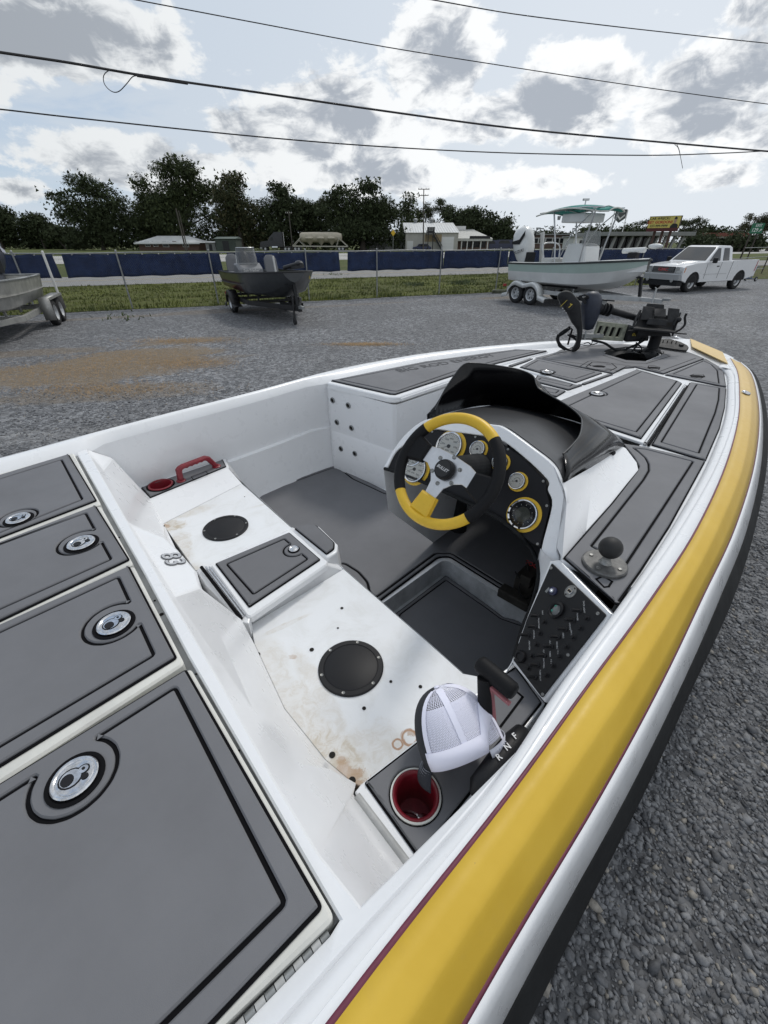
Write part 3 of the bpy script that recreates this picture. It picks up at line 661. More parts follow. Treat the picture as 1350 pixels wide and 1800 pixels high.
def house():
    Y = 126; x0, x1 = facade_frame(237, 352, Y); ze = zat(427, Y); zr = zat(414.5, Y); d = 9; h = thing('brick_house', 'low dark brick house with a bright white metal roof under the live oak', 'house', ((x0+x1)/2, Y, 0))
    w = MB(); w.prism([[(x0+.7, Y, 0), (x1-.7, Y, 0), (x1-.7, Y+d, 0), (x0+.7, Y+d, 0)]], (0, 0, ze)); w.build('wall', brick, h)
    r = MB(); r.add([(x0, Y-.8, ze), (x1, Y-.8, ze), (x1, Y+d+.8, ze), (x0, Y+d+.8, ze), (x0+4, Y+d/2, zr), (x1-4.5, Y+d/2, zr)], [(0, 1, 5, 4), (1, 2, 5), (2, 3, 4, 5), (3, 0, 4), (3, 2, 1, 0)])
    ribs(r, (x0+4, Y-.8, ze), (x1-4.5, Y-.8, ze), (x0+4, Y+d/2, zr), (x1-4.5, Y+d/2, zr), 22, .08); r.box(((x0+x1)/2, Y-.82, ze-.08), (x1-x0, .08, .3)); r.build('roof', metal_white, h)
    for k, (u, wd, z0, z1) in enumerate([(258, 1.3, .9, 2.0), (272, 1.3, .9, 2.0), (290, 1.6, .8, 2.0), (325, 1.6, .8, 2.0)]):
        x, _ = facade_frame(u, u, Y); q = MB(); q.box((x, Y-.03, (z0+z1)/2), (wd, .08, z1-z0)); o = q.build('window', trimw, h); q = MB(); q.box((x, Y-.08, (z0+z1)/2), (wd-.16, .04, z1-z0-.16)); q.build('pane', dark_glass, o)
    x, _ = facade_frame(306, 306, Y); q = MB(); q.box((x, Y-.03, 1.02), (1.0, .08, 2.04)); q.build('door', mat('brown_door', (.08, .05, .035), .7), h)
house()
def shed(u0, u1, vt, Y, label, m_, roofm):
    x0, x1 = facade_frame(u0, u1, Y); z = zat(vt, Y); s = thing('shed', label, 'shed', ((x0+x1)/2, Y, 0), group='sheds beside the brick house'); w = MB(); zz = z*.86
    w.prism([[(x0, Y, 0), (x1, Y, 0), (x1, Y+5, 0), (x0, Y+5, 0)]], (0, 0, zz)); 
    for i in range(12): x = x0+(x1-x0)*(i+.5)/12; w.box((x, Y-.02, zz/2), (.06, .04, zz))
    w.build('wall', m_, s)
    r = MB(); r.add([(x0-.2, Y-.3, zz), (x1+.2, Y-.3, zz), (x1+.2, Y+5.3, zz), (x0-.2, Y+5.3, zz), (x0-.2, Y+2.5, z), (x1+.2, Y+2.5, z)], [(0, 1, 5, 4), (2, 3, 4, 5), (1, 2, 5), (3, 0, 4), (3, 2, 1, 0)]); r.build('roof', roofm, s)
    q = MB(); q.box(((x0+x1)/2, Y-.06, zz*.42), ((x1-x0)*.3, .06, zz*.8)); q.build('door', darksteel, s)
shed(360, 377, 424, 124, 'small grey shed just right of the metal-roofed house', grey_wall, trimw)
shed(378, 414, 416, 122, 'larger dark green-grey shed left of the black semi truck', mat('green_grey_wall', (.06, .075, .065), .8, nscale=1, namt=.2), mat('dull_roof', (.14, .17, .155), .6))
def warehouse():
    Y = 128; x0, x1 = facade_frame(713, 805, Y); ze = zat(408.5, Y); zr = zat(391.5, Y+14); L_ = thing('warehouse', 'cream metal warehouse with white gabled roof behind the utility pole', 'warehouse', ((x0+x1)/2, Y, 0)); D = 28
    w = MB(); w.prism([[(x0, Y, 0), (x1, Y, 0), (x1, Y+D, 0), (x0, Y+D, 0)]], (0, 0, ze))
    w.add([(x1, Y, ze), (x1, Y+D, ze), (x1, Y+D/2, zr-.1), (x0, Y, ze), (x0, Y+D, ze), (x0, Y+D/2, zr-.1)], [(0, 1, 2), (4, 3, 5)])
    for i in range(26): x = x0+(x1-x0)*(i+.5)/26; w.box((x, Y-.02, ze/2), (.05, .04, ze-.1))
    w.build('wall', cream_wall, L_)
    r = MB(); r.add([(x0-.3, Y-.4, ze-.05), (x1+.3, Y-.4, ze-.05), (x1+.3, Y+D/2, zr), (x0-.3, Y+D/2, zr), (x1+.3, Y+D+.4, ze-.05), (x0-.3, Y+D+.4, ze-.05)], [(0, 1, 2, 3), (3, 2, 4, 5)]); ribs(r, (x0, Y-.4, ze), (x1, Y-.4, ze), (x0, Y+D/2, zr), (x1, Y+D/2, zr), 20, .07); r.build('roof', metal_white, L_)
    for u in (735, 766): x, _ = facade_frame(u, u, Y); q = MB(); q.lathe([(.45, 0), (.45, .5), (.7, .6), (.7, .9), (.2, 1.1)], (x, Y+D/2, zr-.1), n=10); q.build('roof_vent', galv, L_, smooth=40)
    xa, xb = facade_frame(777, 797, Y); zd = zat(417.5, Y); f = MB(); f.box(((xa+xb)/2, Y-.05, zd/2), (xb-xa+.3, .12, zd+.3)); fo = f.build('roller_door', trimw, L_)
    for i in range(9):
        s = MB(); s.box(((xa+xb)/2, Y-.13, zd*(i+.5)/9), (xb-xa-.1, .05, zd/9-.05)); s.build('slat', mat('door_white', (.7, .7, .69), .5), fo)
    xa, xb = facade_frame(746, 776, Y); q = MB(); q.box(((xa+xb)/2, Y-.04, ze-1.2), (xb-xa, .06, 1.6)); q.build('tan_panel', mat('tan_panel', (.30, .235, .14), .8), L_)
    xa, xb = facade_frame(715, 727, Y); q = MB(); q.box(((xa+xb)/2, Y-.05, 1.05), ((xb-xa)*.9, .08, 2.1)); q.build('door', trimw, L_)
    # outside stair
    q = MB(); xa, _ = facade_frame(761, 761, Y); xb, _ = facade_frame(777, 777, Y)
    for y in (-.4, -1.4):
        q.bar((xa, Y+y, 3.4), (xb, Y+y, .1), .12, .28); q.bar((xa, Y+y, 4.3), (xb, Y+y, 1.0), .07, .07)
        for i in range(7): t = i/6; x = xa+(xb-xa)*t; q.bar((x, Y+y, 3.4-3.3*t), (x, Y+y, 4.3-3.3*t), .05, .05)
    for i in range(14): t = (i+.5)/14; q.box((xa+(xb-xa)*t, Y-.9, 3.4-3.3*t), (.3, 1.0, .05))
    q.box((xa-1.0, Y-.9, 3.42), (2.0, 1.1, .12))
    for x in (xa-1.9, xa-.1): q.bar((x, Y-1.4, 0), (x, Y-1.4, 4.3), .12, .12); 
    q.bar((xa-1.9, Y-1.4, 4.3), (xa, Y-1.4, 4.3), .07, .07); q.build('stair', darksteel, L_)
    # lean-to wing on the left
    xa, xb = facade_frame(632, 712, Y+3); zz = zat(421, Y+3); q = MB(); q.prism([[(xa, Y+3, 0), (xb, Y+3, 0), (xb, Y+14, 0), (xa, Y+14, 0)]], (0, 0, zz)); q.build('side_wing', grey_wall, L_)
    q = MB(); q.box(((xa+xb)/2, Y+8.4, zz+.06), (xb-xa+.4, 11.4, .12)); q.build('wing_roof', metal_white, L_)
warehouse()
def shop():
    Y = 132; x0, x1 = facade_frame(806, 862, Y); ze = zat(419, Y); zr = zat(403.5, Y+12); L_ = thing('brick_shop', 'low shop with pale roof and brown brick front right of the warehouse', 'building', ((x0+x1)/2, Y, 0)); D = 20
    w = MB(); w.prism([[(x0, Y+1.5, 0), (x1, Y+1.5, 0), (x1, Y+D, 0), (x0, Y+D, 0)]], (0, 0, ze)); w.build('wall', mat('brown_brick', (.17, .115, .09), .9, nscale=3, namt=.3), L_)
    r = MB(); r.add([(x0-.6, Y, ze), (x1+.6, Y, ze), (x1-3.2, Y+D/2, zr), (x0-3, Y+D/2, zr), (x1+.6, Y+D, ze), (x0-.6, Y+D, ze)], [(0, 1, 2, 3), (3, 2, 4, 5), (1, 4, 2), (5, 0, 3), (0, 5, 4, 1)]); r.box(((x0+x1)/2, Y+.02, ze-.3), (x1-x0+1, .12, .6)); r.build('roof', mat('pale_roof', (.45, .45, .42), .6, nscale=1, namt=.1), L_)
    q = MB(); xs, _ = facade_frame(816, 816, Y); q.box((xs, Y+D/2, zr+.3), (3.2, 2, .9)); q.build('roof_unit', trimw, L_)
    for u in (812, 822, 832, 846, 858): x, _ = facade_frame(u, u, Y); q = MB(); q.box((x, Y+.3, ze/2), (.25, .25, ze)); q.build('column', trimw, L_)
    for u, wd in ((817, 1.2), (827, 1.2), (840, 1.6), (852, 1.3)): x, _ = facade_frame(u, u, Y); q = MB(); q.box((x, Y+1.44, 1.4), (wd, .1, 1.5)); o = q.build('window', darksteel, L_); q = MB(); q.box((x, Y+1.38, 1.4), (wd-.14, .05, 1.36)); q.build('pane', dark_glass, o)
    x, _ = facade_frame(843, 843, Y); q = MB(); q.box((x, Y-.05, ze+.25), (5.5, .15, .6)); q.build('sign_board', darksteel, L_)
shop()
def utility_pole(label, u0, vb, u1, vt, Y, arms=(), r=.16, grp='wooden utility poles'):
    p = PY(u0, vb, Y); p.z = 0; q = PY(u1, vt, Y); o = thing('utility_pole', label, 'utility pole', p, group=grp); t = MB(); t.tube([p, p.lerp(q, .5), q], [r, r*.85, r*.65], 8); t.build('pole', mat('weathered_pole', (.085, .075, .065), .9, nscale=3, namt=.3), o, smooth=60)
    for (f, L_) in arms:
        c = p.lerp(q, f); t = MB(); t.box(c, (L_, .12, .14)); a = t.build('crossarm', MATS['weathered_pole'], o); i = MB()
        for k in (-.45, -.2, .2, .45): i.lathe([(.05, 0), (.09, .06), (.05, .12), (.08, .18), (0, .24)], c+Vector((L_*k, 0, .07)), n=8)
        i.build('insulator', trimw, a)
    return o
utility_pole('tall wooden utility pole with two crossarms in front of the warehouse', 744, 440, 745, 332, 120, ((.995, 2.6), (.90, 2.2)))
utility_pole('leaning pale utility pole in front of the live oak, left of a twin', 327, 441, 309, 366, 118, (), .2)
utility_pole('thinner leaning pole just right of the pale leaning pole', 330, 441, 314, 370, 119, (), .14)
utility_pole('dark leaning pole standing in the woods behind the semi truck', 515, 440, 507, 370, 127, ((.93, 1.6),), .16)
for (u, vt, Y, lb) in [(940, 401, 170, 'left street light pole beside the boat outboard, far away'), (946, 402, 172, 'right street light pole beside the boat outboard, far away'), (1003, 402, 175, 'street light pole behind the bay boat T-top')]:
    p = PY(u, 424, Y); p.z = 0; h = zat(vt, Y, u); o = thing('street_light', lb, 'street light', p, group='distant street lights'); t = MB(); t.tube([p, p+Vector((0, 0, h))], .16, 6); t.build('pole', galv, o); t = MB(); t.box(p+Vector((.5, 0, h)), (1.4, .5, .35)); t.build('lamp_head', galv, o)

# semi truck and its tank trailer
def wheel(M_, c, r, w, parent, rim=.55, nm='wheel', ax=(1, 0, 0), tyre=None, rimm=None, seg=24, spokes=0):
    """tyre and rim about axis ax (local), c local"""
    tyre = tyre or mat('tyre_rubber', (.018, .018, .019), .85, bscale=60, bump=.3); rimm = rimm or mat('painted_rim', (.5, .51, .52), .4, .5)
    A = M_.d(*ax).normalized(); C = M_(*c); t = MB()
    t.lathe([(r*rim*.98, -w*.42), (r*.80, -w*.5), (r*.95, -w*.44), (r, -w*.3), (r, w*.3), (r*.95, w*.44), (r*.80, w*.5), (r*rim*.98, w*.42)], C, A, seg, caps=False)
    for k in range(seg*2):
        pass
    o = t.build(nm, tyre, parent, smooth=50)
    q = MB(); q.lathe([(0, w*.18), (r*.16, w*.2), (r*.2, w*.10), (r*rim*.75, w*.05), (r*rim*.86, w*.36), (r*rim, w*.44), (r*rim, w*.30)], C, A, seg, caps=False); q.lathe([(0, -w*.18), (r*.16, -w*.2), (r*.2, -w*.10), (r*rim*.75, -w*.05), (r*rim*.86, -w*.36), (r*rim, -w*.44), (r*rim, -w*.30)], C, A, seg, caps=False)
    q.build('rim', rimm, o, smooth=40)
    if spokes:
        x, y = frame_of(A); s = MB(); s.mi = 0
        for k in range(spokes):
            an = 2*math.pi*k/spokes; dd = x*math.cos(an)+y*math.sin(an)
            for sd in (1, -1): s.box(C+dd*r*rim*.55+A*(w*.12*sd), (.001, .001, .001)) if False else s.lathe([(r*.085, 0), (r*.085, .004)], C+dd*r*rim*.58+A*(w*.065*sd), A*sd, 8)
        s.build('rim_opening', darksteel, o)
    return o
def semi():
    Y = 122; x0, x1 = facade_frame(458, 503, Y); W = x1-x0; M_ = Loc(((x0+x1)/2, Y, 0), 0); L_ = W/2; black = mat('black_truck_paint', (.012, .013, .018), .25, coat=.6)
    o = thing('semi_truck', 'black sleeper-cab semi truck parked under the trees', 'truck', ((x0+x1)/2, Y, 0))
    prof = [(-L_*.98, .7), (-L_*.98, 1.5), (-L_*.9, 1.95), (-L_*.35, 2.15), (-L_*.2, 2.9), (L_*.02, 3.45), (L_*.2, 3.9), (L_*.8, 3.95), (L_*.8, .9), (-L_*.3, .9)]
    b = MB(); b.prism([[M_(x, -1.2, z) for x, z in prof]], (0, 2.4, 0), .08); b.build('cab', black, o, smooth=30)
    q = MB(); q.prism([[M_(x, -1.23, z) for x, z in [(-L_*.17, 2.2), (-L_*.12, 2.75), (L_*.05, 2.95), (L_*.1, 2.2)]]], (0, .02, 0)); q.build('side_window', dark_glass, o)
    q = MB(); q.box(M_(-L_*.99, 0, 1.25), (.08, 1.1, .9)); q.build('grille', galv, o)
    q = MB(); q.box(M_(-L_*.93, 0, .65), (.5, 2.5, .4)); q.build('bumper', galv, o)
    q = MB(); q.lathe([(.32, -.7), (.32, .7)], M_(L_*.15, -1.15, .75), (1, 0, 0), 14); q.build('fuel_tank', mat('polished_metal', (.6, .6, .6), .2, .9), o, smooth=40)
    q = MB(); q.tube([M_(L_*.88, -.8, .9), M_(L_*.88, -.8, 3.9)], .08, 8); q.build('exhaust_stack', MATS['polished_metal'], o, smooth=40)
    q = MB(); q.box(M_(L_*.9, 0, .8), (L_*1.1, .9, .25)); q.build('chassis', darksteel, o)
    for x in (-L_*.62, L_*.95, L_*1.22):
        for y in (-1.05, 1.05): wheel(M_, (x, y, .5), .5, .3, o, ax=(0, 1 if y < 0 else 1, 0), seg=16)
    # pneumatic bulk trailer
    cr = mat('dusty_cream_tank', (.40, .36, .28), .55, nscale=1.2, namt=.2); x0, x1 = facade_frame(511, 614, Y); t = thing('tank_trailer', 'dusty cream bulk tank trailer with three hopper cones behind the black truck', 'trailer', ((x0+x1)/2, Y, 0)); c = (x0+x1)/2; W = x1-x0; M_ = Loc((c, Y, 0), 0)
    b = MB(); n = 18; rows = []
    for (x, r) in [(-.34, .3), (-.33, .8), (-.30, 1.0), (-.1, 1.05), (.2, 1.05), (.3, 1.0), (.37, .75), (.38, .25)]:
        rows.append([M_(x*W, r*math.sin(2*math.pi*k/n), 2.85+r*math.cos(2*math.pi*k/n)*1.02) for k in range(n)])
    b.grid(rows, close=True); b.build('tank', cr, t, smooth=50)
    for k, x in enumerate((-.17, .02, .2)):
        q = MB(); q.lathe([(.15, -1.6), (.2, -1.45), (1.5, -.1), (1.2, .3)], M_(x*W, 0, 2.75), n=14); q.build('hopper_cone', cr, t, smooth=40)
    for y in (-1.1, 1.1):
        q = MB(); q.bar(M_(-.46*W, y, 1.05), M_(.47*W, y, .95), .12, .22); q.bar(M_(-.46*W, y, 1.1), M_(-.31*W, y, 2.9), .14, .14); q.bar(M_(-.26*W, y, 1.1), M_(-.36*W, y, 2.4), .12, .12); q.bar(M_(.47*W, y, 1.0), M_(.3*W, y, 3.0), .14, .14); q.bar(M_(.28*W, y, 1.0), M_(.33*W, y, 2.6), .12, .12); q.build('frame_side', mat('pale_frame', (.42, .40, .34), .6), t)
    q = MB(); q.bar(M_(-.02*W, 0, 3.78), M_(.28*W, 0, 3.78), .6, .08); q.build('catwalk', galv, t)
    for x in (-.42, -.36, .33, .39):
        for y in (-1.0, 1.0): wheel(M_, (x*W, y, .5), .5, .3, t, ax=(0, 1, 0), seg=16)
semi()
# black pylon sign in front of the warehouse
Y = 117; x0, x1 = facade_frame(750, 763, Y); zt, zb = zat(399, Y), zat(410, Y); s = thing('pylon_sign', 'black square sign on two posts in front of the warehouse', 'sign', ((x0+x1)/2, Y, 0))
q = MB(); q.box(((x0+x1)/2, Y, (zt+zb)/2), (x1-x0, .4, zt-zb)); q.build('sign_box', darksteel, s); q = MB(); q.box(((x0+x1)/2, Y-.22, (zt+zb)/2+.2), ((x1-x0)*.6, .04, (zt-zb)*.5)); q.build('sign_panel', grey_wall, s)
q = MB(); q.text('NBC', ((x0+x1)/2, Y-.25, (zt+zb)/2+.2), (1, 0, 0), (0, 0, 1), .7, bold=.02); q.build('lettering', darksteel, s)
for x in (x0+.3, x1-.3): q = MB(); q.tube([(x, Y, 0), (x, Y, zb)], .12, 6); q.build('post', darksteel, s)
Y = 112; x = PY(691, 424, Y).x; s = thing('traffic_sign', 'thin yellow warning sign left of the warehouse', 'sign', (x, Y, 0)); q = MB(); q.tube([(x, Y, 0), (x, Y, 4.3)], .06, 6); q.build('post', galv, s); q = MB(); q.prism([[(x-.5, Y-.08, 3.6), (x, Y-.08, 3.0), (x+.5, Y-.08, 3.6), (x, Y-.08, 4.3)]], (0, -.03, 0)); q.build('sign_plate', mat('warning_yellow', (.6, .38, .02), .5), s)

# right-hand background: canopy building with slanted columns
def canopy():
    Y = 66; x0 = PY(1068, 424, Y).x; x1 = PY(1219, 424, Y).x; zt = zat(407.5, Y, 1150); zb = zat(414.5, Y, 1150); conc = mat('grey_fascia', (.23, .235, .225), .8, nscale=1, namt=.15)
    o = thing('canopy_building', 'long grey flat-roofed building with slanted white columns', 'building', ((x0+x1)/2, Y, 0)); D = 11
    q = MB(); q.box(((x0+x1)/2, Y+D/2, (zt+zb)/2), (x1-x0, D, zt-zb)); q.build('roof', conc, o, bevel=.03)
    q = MB(); q.box(((x0+x1)/2+.5, Y+D-1.5, zb/2), (x1-x0-2.5, 3, zb-.01)); q.build('wall', mat('dark_shopfront', (.05, .052, .055), .5, nscale=1, namt=.3), o)
    for i in range(9):
        x = x0+1.2+(x1-x0-2.4)*i/8; q = MB(); q.prism([[(x-.10, Y+.4, zb), (x+.14, Y+.4, zb), (x-.40, Y+.4, 0), (x-.70, Y+.4, 0)]], (0, .35, 0)); q.build('column', mat('aged_column', (.24, .24, .23), .7), o)
    for i in range(7):
        x = x0+2+(x1-x0-4)*i/6; q = MB(); q.box((x, Y+D-3.05, 1.5), (1.6, .08, 2.0)); w_ = q.build('window', grey_wall, o); q = MB(); q.box((x, Y+D-3.1, 1.5), (1.44, .05, 1.84)); q.build('pane', dark_glass, w_)
    Y2 = 160; xa = PY(868, 424, Y2).x; xb = PY(1000, 424, Y2).x; z = zat(413, Y2, 930); b = thing('brown_building', 'long low brown building far behind the dark blue parked vans', 'building', ((xa+xb)/2, Y2, 0)); q = MB(); q.box(((xa+xb)/2, Y2+5, z/2), (xb-xa, 10, z)); q.build('wall', mat('brown_wall', (.13, .09, .075), .9, nscale=.5, namt=.3), b); q = MB(); q.box(((xa+xb)/2, Y2+5, z+.15), (xb-xa+1, 11, .3)); q.build('roof', grey_wall, b)
    for i in range(10):
        x = xa+2+(xb-xa-4)*i/9; q = MB(); q.box((x, Y2-.05, 2.2), (2.2, .1, 1.6)); w_ = q.build('window', trimw, b); q = MB(); q.box((x, Y2-.12, 2.2), (1.9, .05, 1.3)); q.build('pane', dark_glass, w_)
    Y3 = 150; xa = PY(1236, 424, Y3).x; xb = PY(1310, 424, Y3).x; z = zat(414.5, Y3, 1270); b = thing('strip_mall', 'low shop with a red-brown roof edge seen past the pickup', 'building', ((xa+xb)/2, Y3, 0)); q = MB(); q.box(((xa+xb)/2, Y3+6, z/2), (xb-xa, 12, z)); q.build('wall', cream_wall, b); q = MB(); q.box(((xa+xb)/2, Y3+6, z+.3), (xb-xa+1, 13, .9)); q.build('roof', mat('red_brown_roof', (.16, .05, .035), .8), b)
    for i in range(7):
        x = xa+3+(xb-xa-6)*i/6; q = MB(); q.box((x, Y3-.05, 1.8), (3.6, .1, 2.2)); w_ = q.build('window', trimw, b); q = MB(); q.box((x, Y3-.12, 1.8), (3.3, .05, 1.9)); q.build('pane', dark_glass, w_)
    Y4 = 140; xa = PY(1008, 424, Y4).x; xb = PY(1068, 424, Y4).x; z = zat(417, Y4, 1030); b = thing('white_building', 'small white building between the bay boat and the slanted-column building', 'building', ((xa+xb)/2, Y4, 0)); q = MB(); q.box(((xa+xb)/2, Y4+4, z/2), (xb-xa, 8, z)); q.build('wall', trimw, b); q = MB(); q.box(((xa+xb)/2, Y4+4, z+.15), (xb-xa+1, 9, .3)); q.build('roof', grey_wall, b)
    for i in range(4):
        x = xa+3+(xb-xa-6)*i/3; q = MB(); q.box((x, Y4-.05, 1.6), (2.4, .1, 1.4)); q.build('window', dark_glass, b)
canopy()
def far_car(label, u, Y, col, L_=4.6, H=1.5, van=False, grp='vehicles parked across the highway'):
    x = PY(u, 424, Y).x; M_ = Loc((x, Y, 0), 0); o = thing('parked_van' if van else 'parked_car', label, 'van' if van else 'car', (x, Y, 0), group=grp); h = L_/2
    prof = [(-h, .35), (-h, .85), (-h*.6, .95), (-h*.35, H), (h*.55, H), (h*.85, .95), (h, .85), (h, .35)] if not van else [(-h, .35), (-h, 1.1), (-h*.75, 1.3), (-h*.5, H), (h, H), (h, .35)]
    q = MB(); q.prism([[M_(a, -.85, z) for a, z in prof]], (0, 1.7, 0), .06); q.build('body', mat('car_paint_%02d' % int(col[0]*50+col[2]*20), col, .3, coat=.5), o)
    q = MB(); q.prism([[M_(a, -.88, z) for a, z in [(-h*.5, H*.64), (-h*.33, H*.93), (h*.5, H*.93), (h*.7, H*.64)]]], (0, .02, 0)); q.build('side_window', dark_glass, o)
    for a in (-h*.62, h*.62):
        for y in (-.8, .8): wheel(M_, (a, y, .33), .33, .2, o, ax=(0, 1, 0), seg=12)
for i, (u, c_, l, hh, vn) in enumerate([(858, (.012, .02, .07), 5.6, 2.3, True), (884, (.012, .02, .06), 5.6, 2.4, True), (742, (.03, .03, .035), 4.6, 1.5, False), (1012, (.5, .5, .5), 4.6, 1.5, False), (1254, (.5, .5, .5), 4.6, 1.5, False), (1284, (.02, .02, .02), 4.6, 1.5, False)]):
    far_car(['dark blue box van nearest the brick shop', 'dark blue box van right of a matching van, left of the bay boat', 'dark car parked by the warehouse stair', 'pale car parked behind the bay boat console', 'pale car seen above the pickup cab', 'black car seen above the pickup bed'][i], u, [135, 136, 124, 130, 135, 135][i], c_, l, hh, vn)
# chevron sign on two posts
Y = 90; p0 = PY(1090, 379, Y); s = thing('tall_pole_sign', 'small dark shield-shaped sign high on two thin posts', 'sign', (p0.x, Y, 0)); q = MB(); z = p0.z; q.prism([[(p0.x-.95, Y, z+.9), (p0.x-.95, Y, z-.4), (p0.x, Y, z-1.05), (p0.x+.95, Y, z-.4), (p0.x+.95, Y, z+.9)]], (0, -.25, 0), .03); q.build('sign_board', mat('sign_dark', (.06, .07, .07), .6), s)
q = MB(); q.add([(p0.x-.7, Y-.27, z+.2), (p0.x, Y-.27, z-.35), (p0.x+.7, Y-.27, z+.2), (p0.x+.7, Y-.27, z-.05), (p0.x, Y-.27, z-.65), (p0.x-.7, Y-.27, z-.05)], [(0, 5, 4, 1), (1, 4, 3, 2)]); q.build('chevron', trimw, s)
for dx in (-1.15, 1.15): q = MB(); q.tube([(p0.x+dx*1.0, Y, 0), (p0.x+dx, Y, z+.8)], .07, 6); q.build('post', trimw, s)
# billboard
Y = 62; a = PY(1143, 380.5, Y); c = PY(1200, 378, Y-2.5); zb_ = PY(1143, 402, Y).z; bb = thing('billboard', 'yellow roadside lawyer billboard above the slanted-column building', 'billboard', ((a.x+c.x)/2, Y-1, 0)); yel = mat('billboard_yellow', (.62, .52, .13), .6, nscale=.4, namt=.08); red = mat('billboard_red', (.40, .02, .015), .6); blk = mat('print_black', (.015, .015, .015), .6)
xd = Vector((c.x-a.x, c.y-a.y, 0)); Wd = xd.length; xd.normalize(); yd = Vector((0, 0, 1)); n = xd.cross(yd); Hh = a.z-zb_; o0 = Vector((a.x, a.y, zb_))
q = MB(); q.prism([[o0, o0+xd*Wd, o0+xd*Wd+yd*Hh, o0+yd*Hh]], -n*.3); q.build('board', mat('board_back', (.07, .05, .045), .8), bb)
q = MB(); e = n*.01; q.prism([[o0+xd*.05+yd*.05, o0+xd*(Wd-.05)+yd*.05, o0+xd*(Wd-.05)+yd*(Hh-.05), o0+xd*.05+yd*(Hh-.05)]], n*.03); q.build('poster', yel, bb)
q = MB(); q.prism([[o0-yd*.3, o0+xd*Wd-yd*.3, o0+xd*Wd+yd*.05, o0+yd*.05]], n*.06); q.build('skirt', mat('billboard_skirt', (.09, .02, .02), .7), bb)
q = MB(); q.text('CAR WRECK?', o0+xd*Wd*.34+yd*Hh*.8+n*.032, xd, yd, Hh*.27, 0, bold=.03, sx=1.1); q.text('337-999-9999', o0+xd*Wd*.36+yd*Hh*.2+n*.032, xd, yd, Hh*.27, 0, bold=.03, sx=1.05); q.text('GET GORDON!', o0+xd*Wd*.37+yd*Hh*.5+n*.032, xd, yd, Hh*.31, 1, bold=.04, sx=1.05); q.build('lettering', [blk, red], bb)
q = MB(); pc = o0+xd*Wd*.83+n*.035
q.add([pc+xd*-.11*Wd+yd*.02*Hh, pc+xd*.13*Wd+yd*.02*Hh, pc+xd*.13*Wd+yd*.25*Hh, pc+xd*.06*Wd+yd*.38*Hh, pc+xd*-.04*Wd+yd*.38*Hh, pc+xd*-.1*Wd+yd*.2*Hh], [(0, 1, 2, 3, 4, 5)], 0)
q.add([pc+n*.01+xd*(.01*Wd+math.cos(t)*.043*Wd)+yd*(.62*Hh+math.sin(t)*.25*Hh) for t in np.linspace(0, 6.28, 17)[:-1]], [tuple(range(16))], 1); q.add([pc+n*.016+xd*(.01*Wd+math.cos(t)*.047*Wd)+yd*(.72*Hh+math.sin(t)*.2*Hh) for t in np.linspace(0, 3.14, 9)], [tuple(range(9))], 0); q.build('portrait_print', [blk, mat('print_skin', (.42, .27, .19), .6)], bb)
for f in (.25, .5, .75): p = o0+xd*Wd*f-n*.5; q = MB(); q.tube([Vector((p.x, p.y, 0)), Vector((p.x, p.y, zb_+Hh*.6))], .16, 8); q.build('post', mat('rust_post', (.10, .06, .05), .9), bb)
# exit sign
Y = 47; a = PY(1325.5, 392, Y); b_ = PY(1347.5, 392, Y); zb_ = PY(1320, 410.5, Y).z; s = thing('exit_sign', 'green highway sign reading EXIT 129 with an arrow', 'sign', ((a.x+b_.x)/2, Y, 0)); Wd = b_.x-a.x; Hh = a.z-zb_; o0 = Vector((a.x-.1, Y, zb_)); xd = Vector((1, 0, 0)); yd = Vector((0, 0, 1)); n = Vector((0, -1, 0))
q = MB(); q.prism([fillet([o0, o0+xd*Wd, o0+xd*Wd+yd*Hh, o0+yd*Hh], .08)], n*.03); q.build('sign_plate', mat('sign_green', (.01, .13, .065), .5), s)
q = MB(); q.text('EXIT', o0+xd*Wd*.56+yd*Hh*.76+n*.031, xd, yd, Hh*.36, bold=.01); q.text('129', o0+xd*Wd*.36+yd*Hh*.32+n*.031, xd, yd, Hh*.5, bold=.012)
ac = o0+xd*Wd*.8+yd*Hh*.3+n*.033; u1 = (xd+yd).normalized(); u2 = (xd-yd).normalized(); k = Hh*.2
q.add([ac-u1*k-u2*k*.16, ac-u1*k+u2*k*.16, ac+u1*k*.4+u2*k*.16, ac+u1*k*.4-u2*k*.16], [(0, 1, 2, 3)]); q.add([ac+u1*k*1.1, ac+u1*k*.1-u2*k*.6, ac+u1*k*.1+u2*k*.6], [(0, 1, 2)]); q.build('lettering', mat('sign_white', (.8, .8, .8), .5), s)
for f in (.2, .75): p = o0+xd*Wd*f+Vector((0, .08, 0)); q = MB(); q.tube([Vector((p.x, p.y, 0)), Vector((p.x, p.y, zb_+Hh))], .06, 6); q.build('post', rust, s)

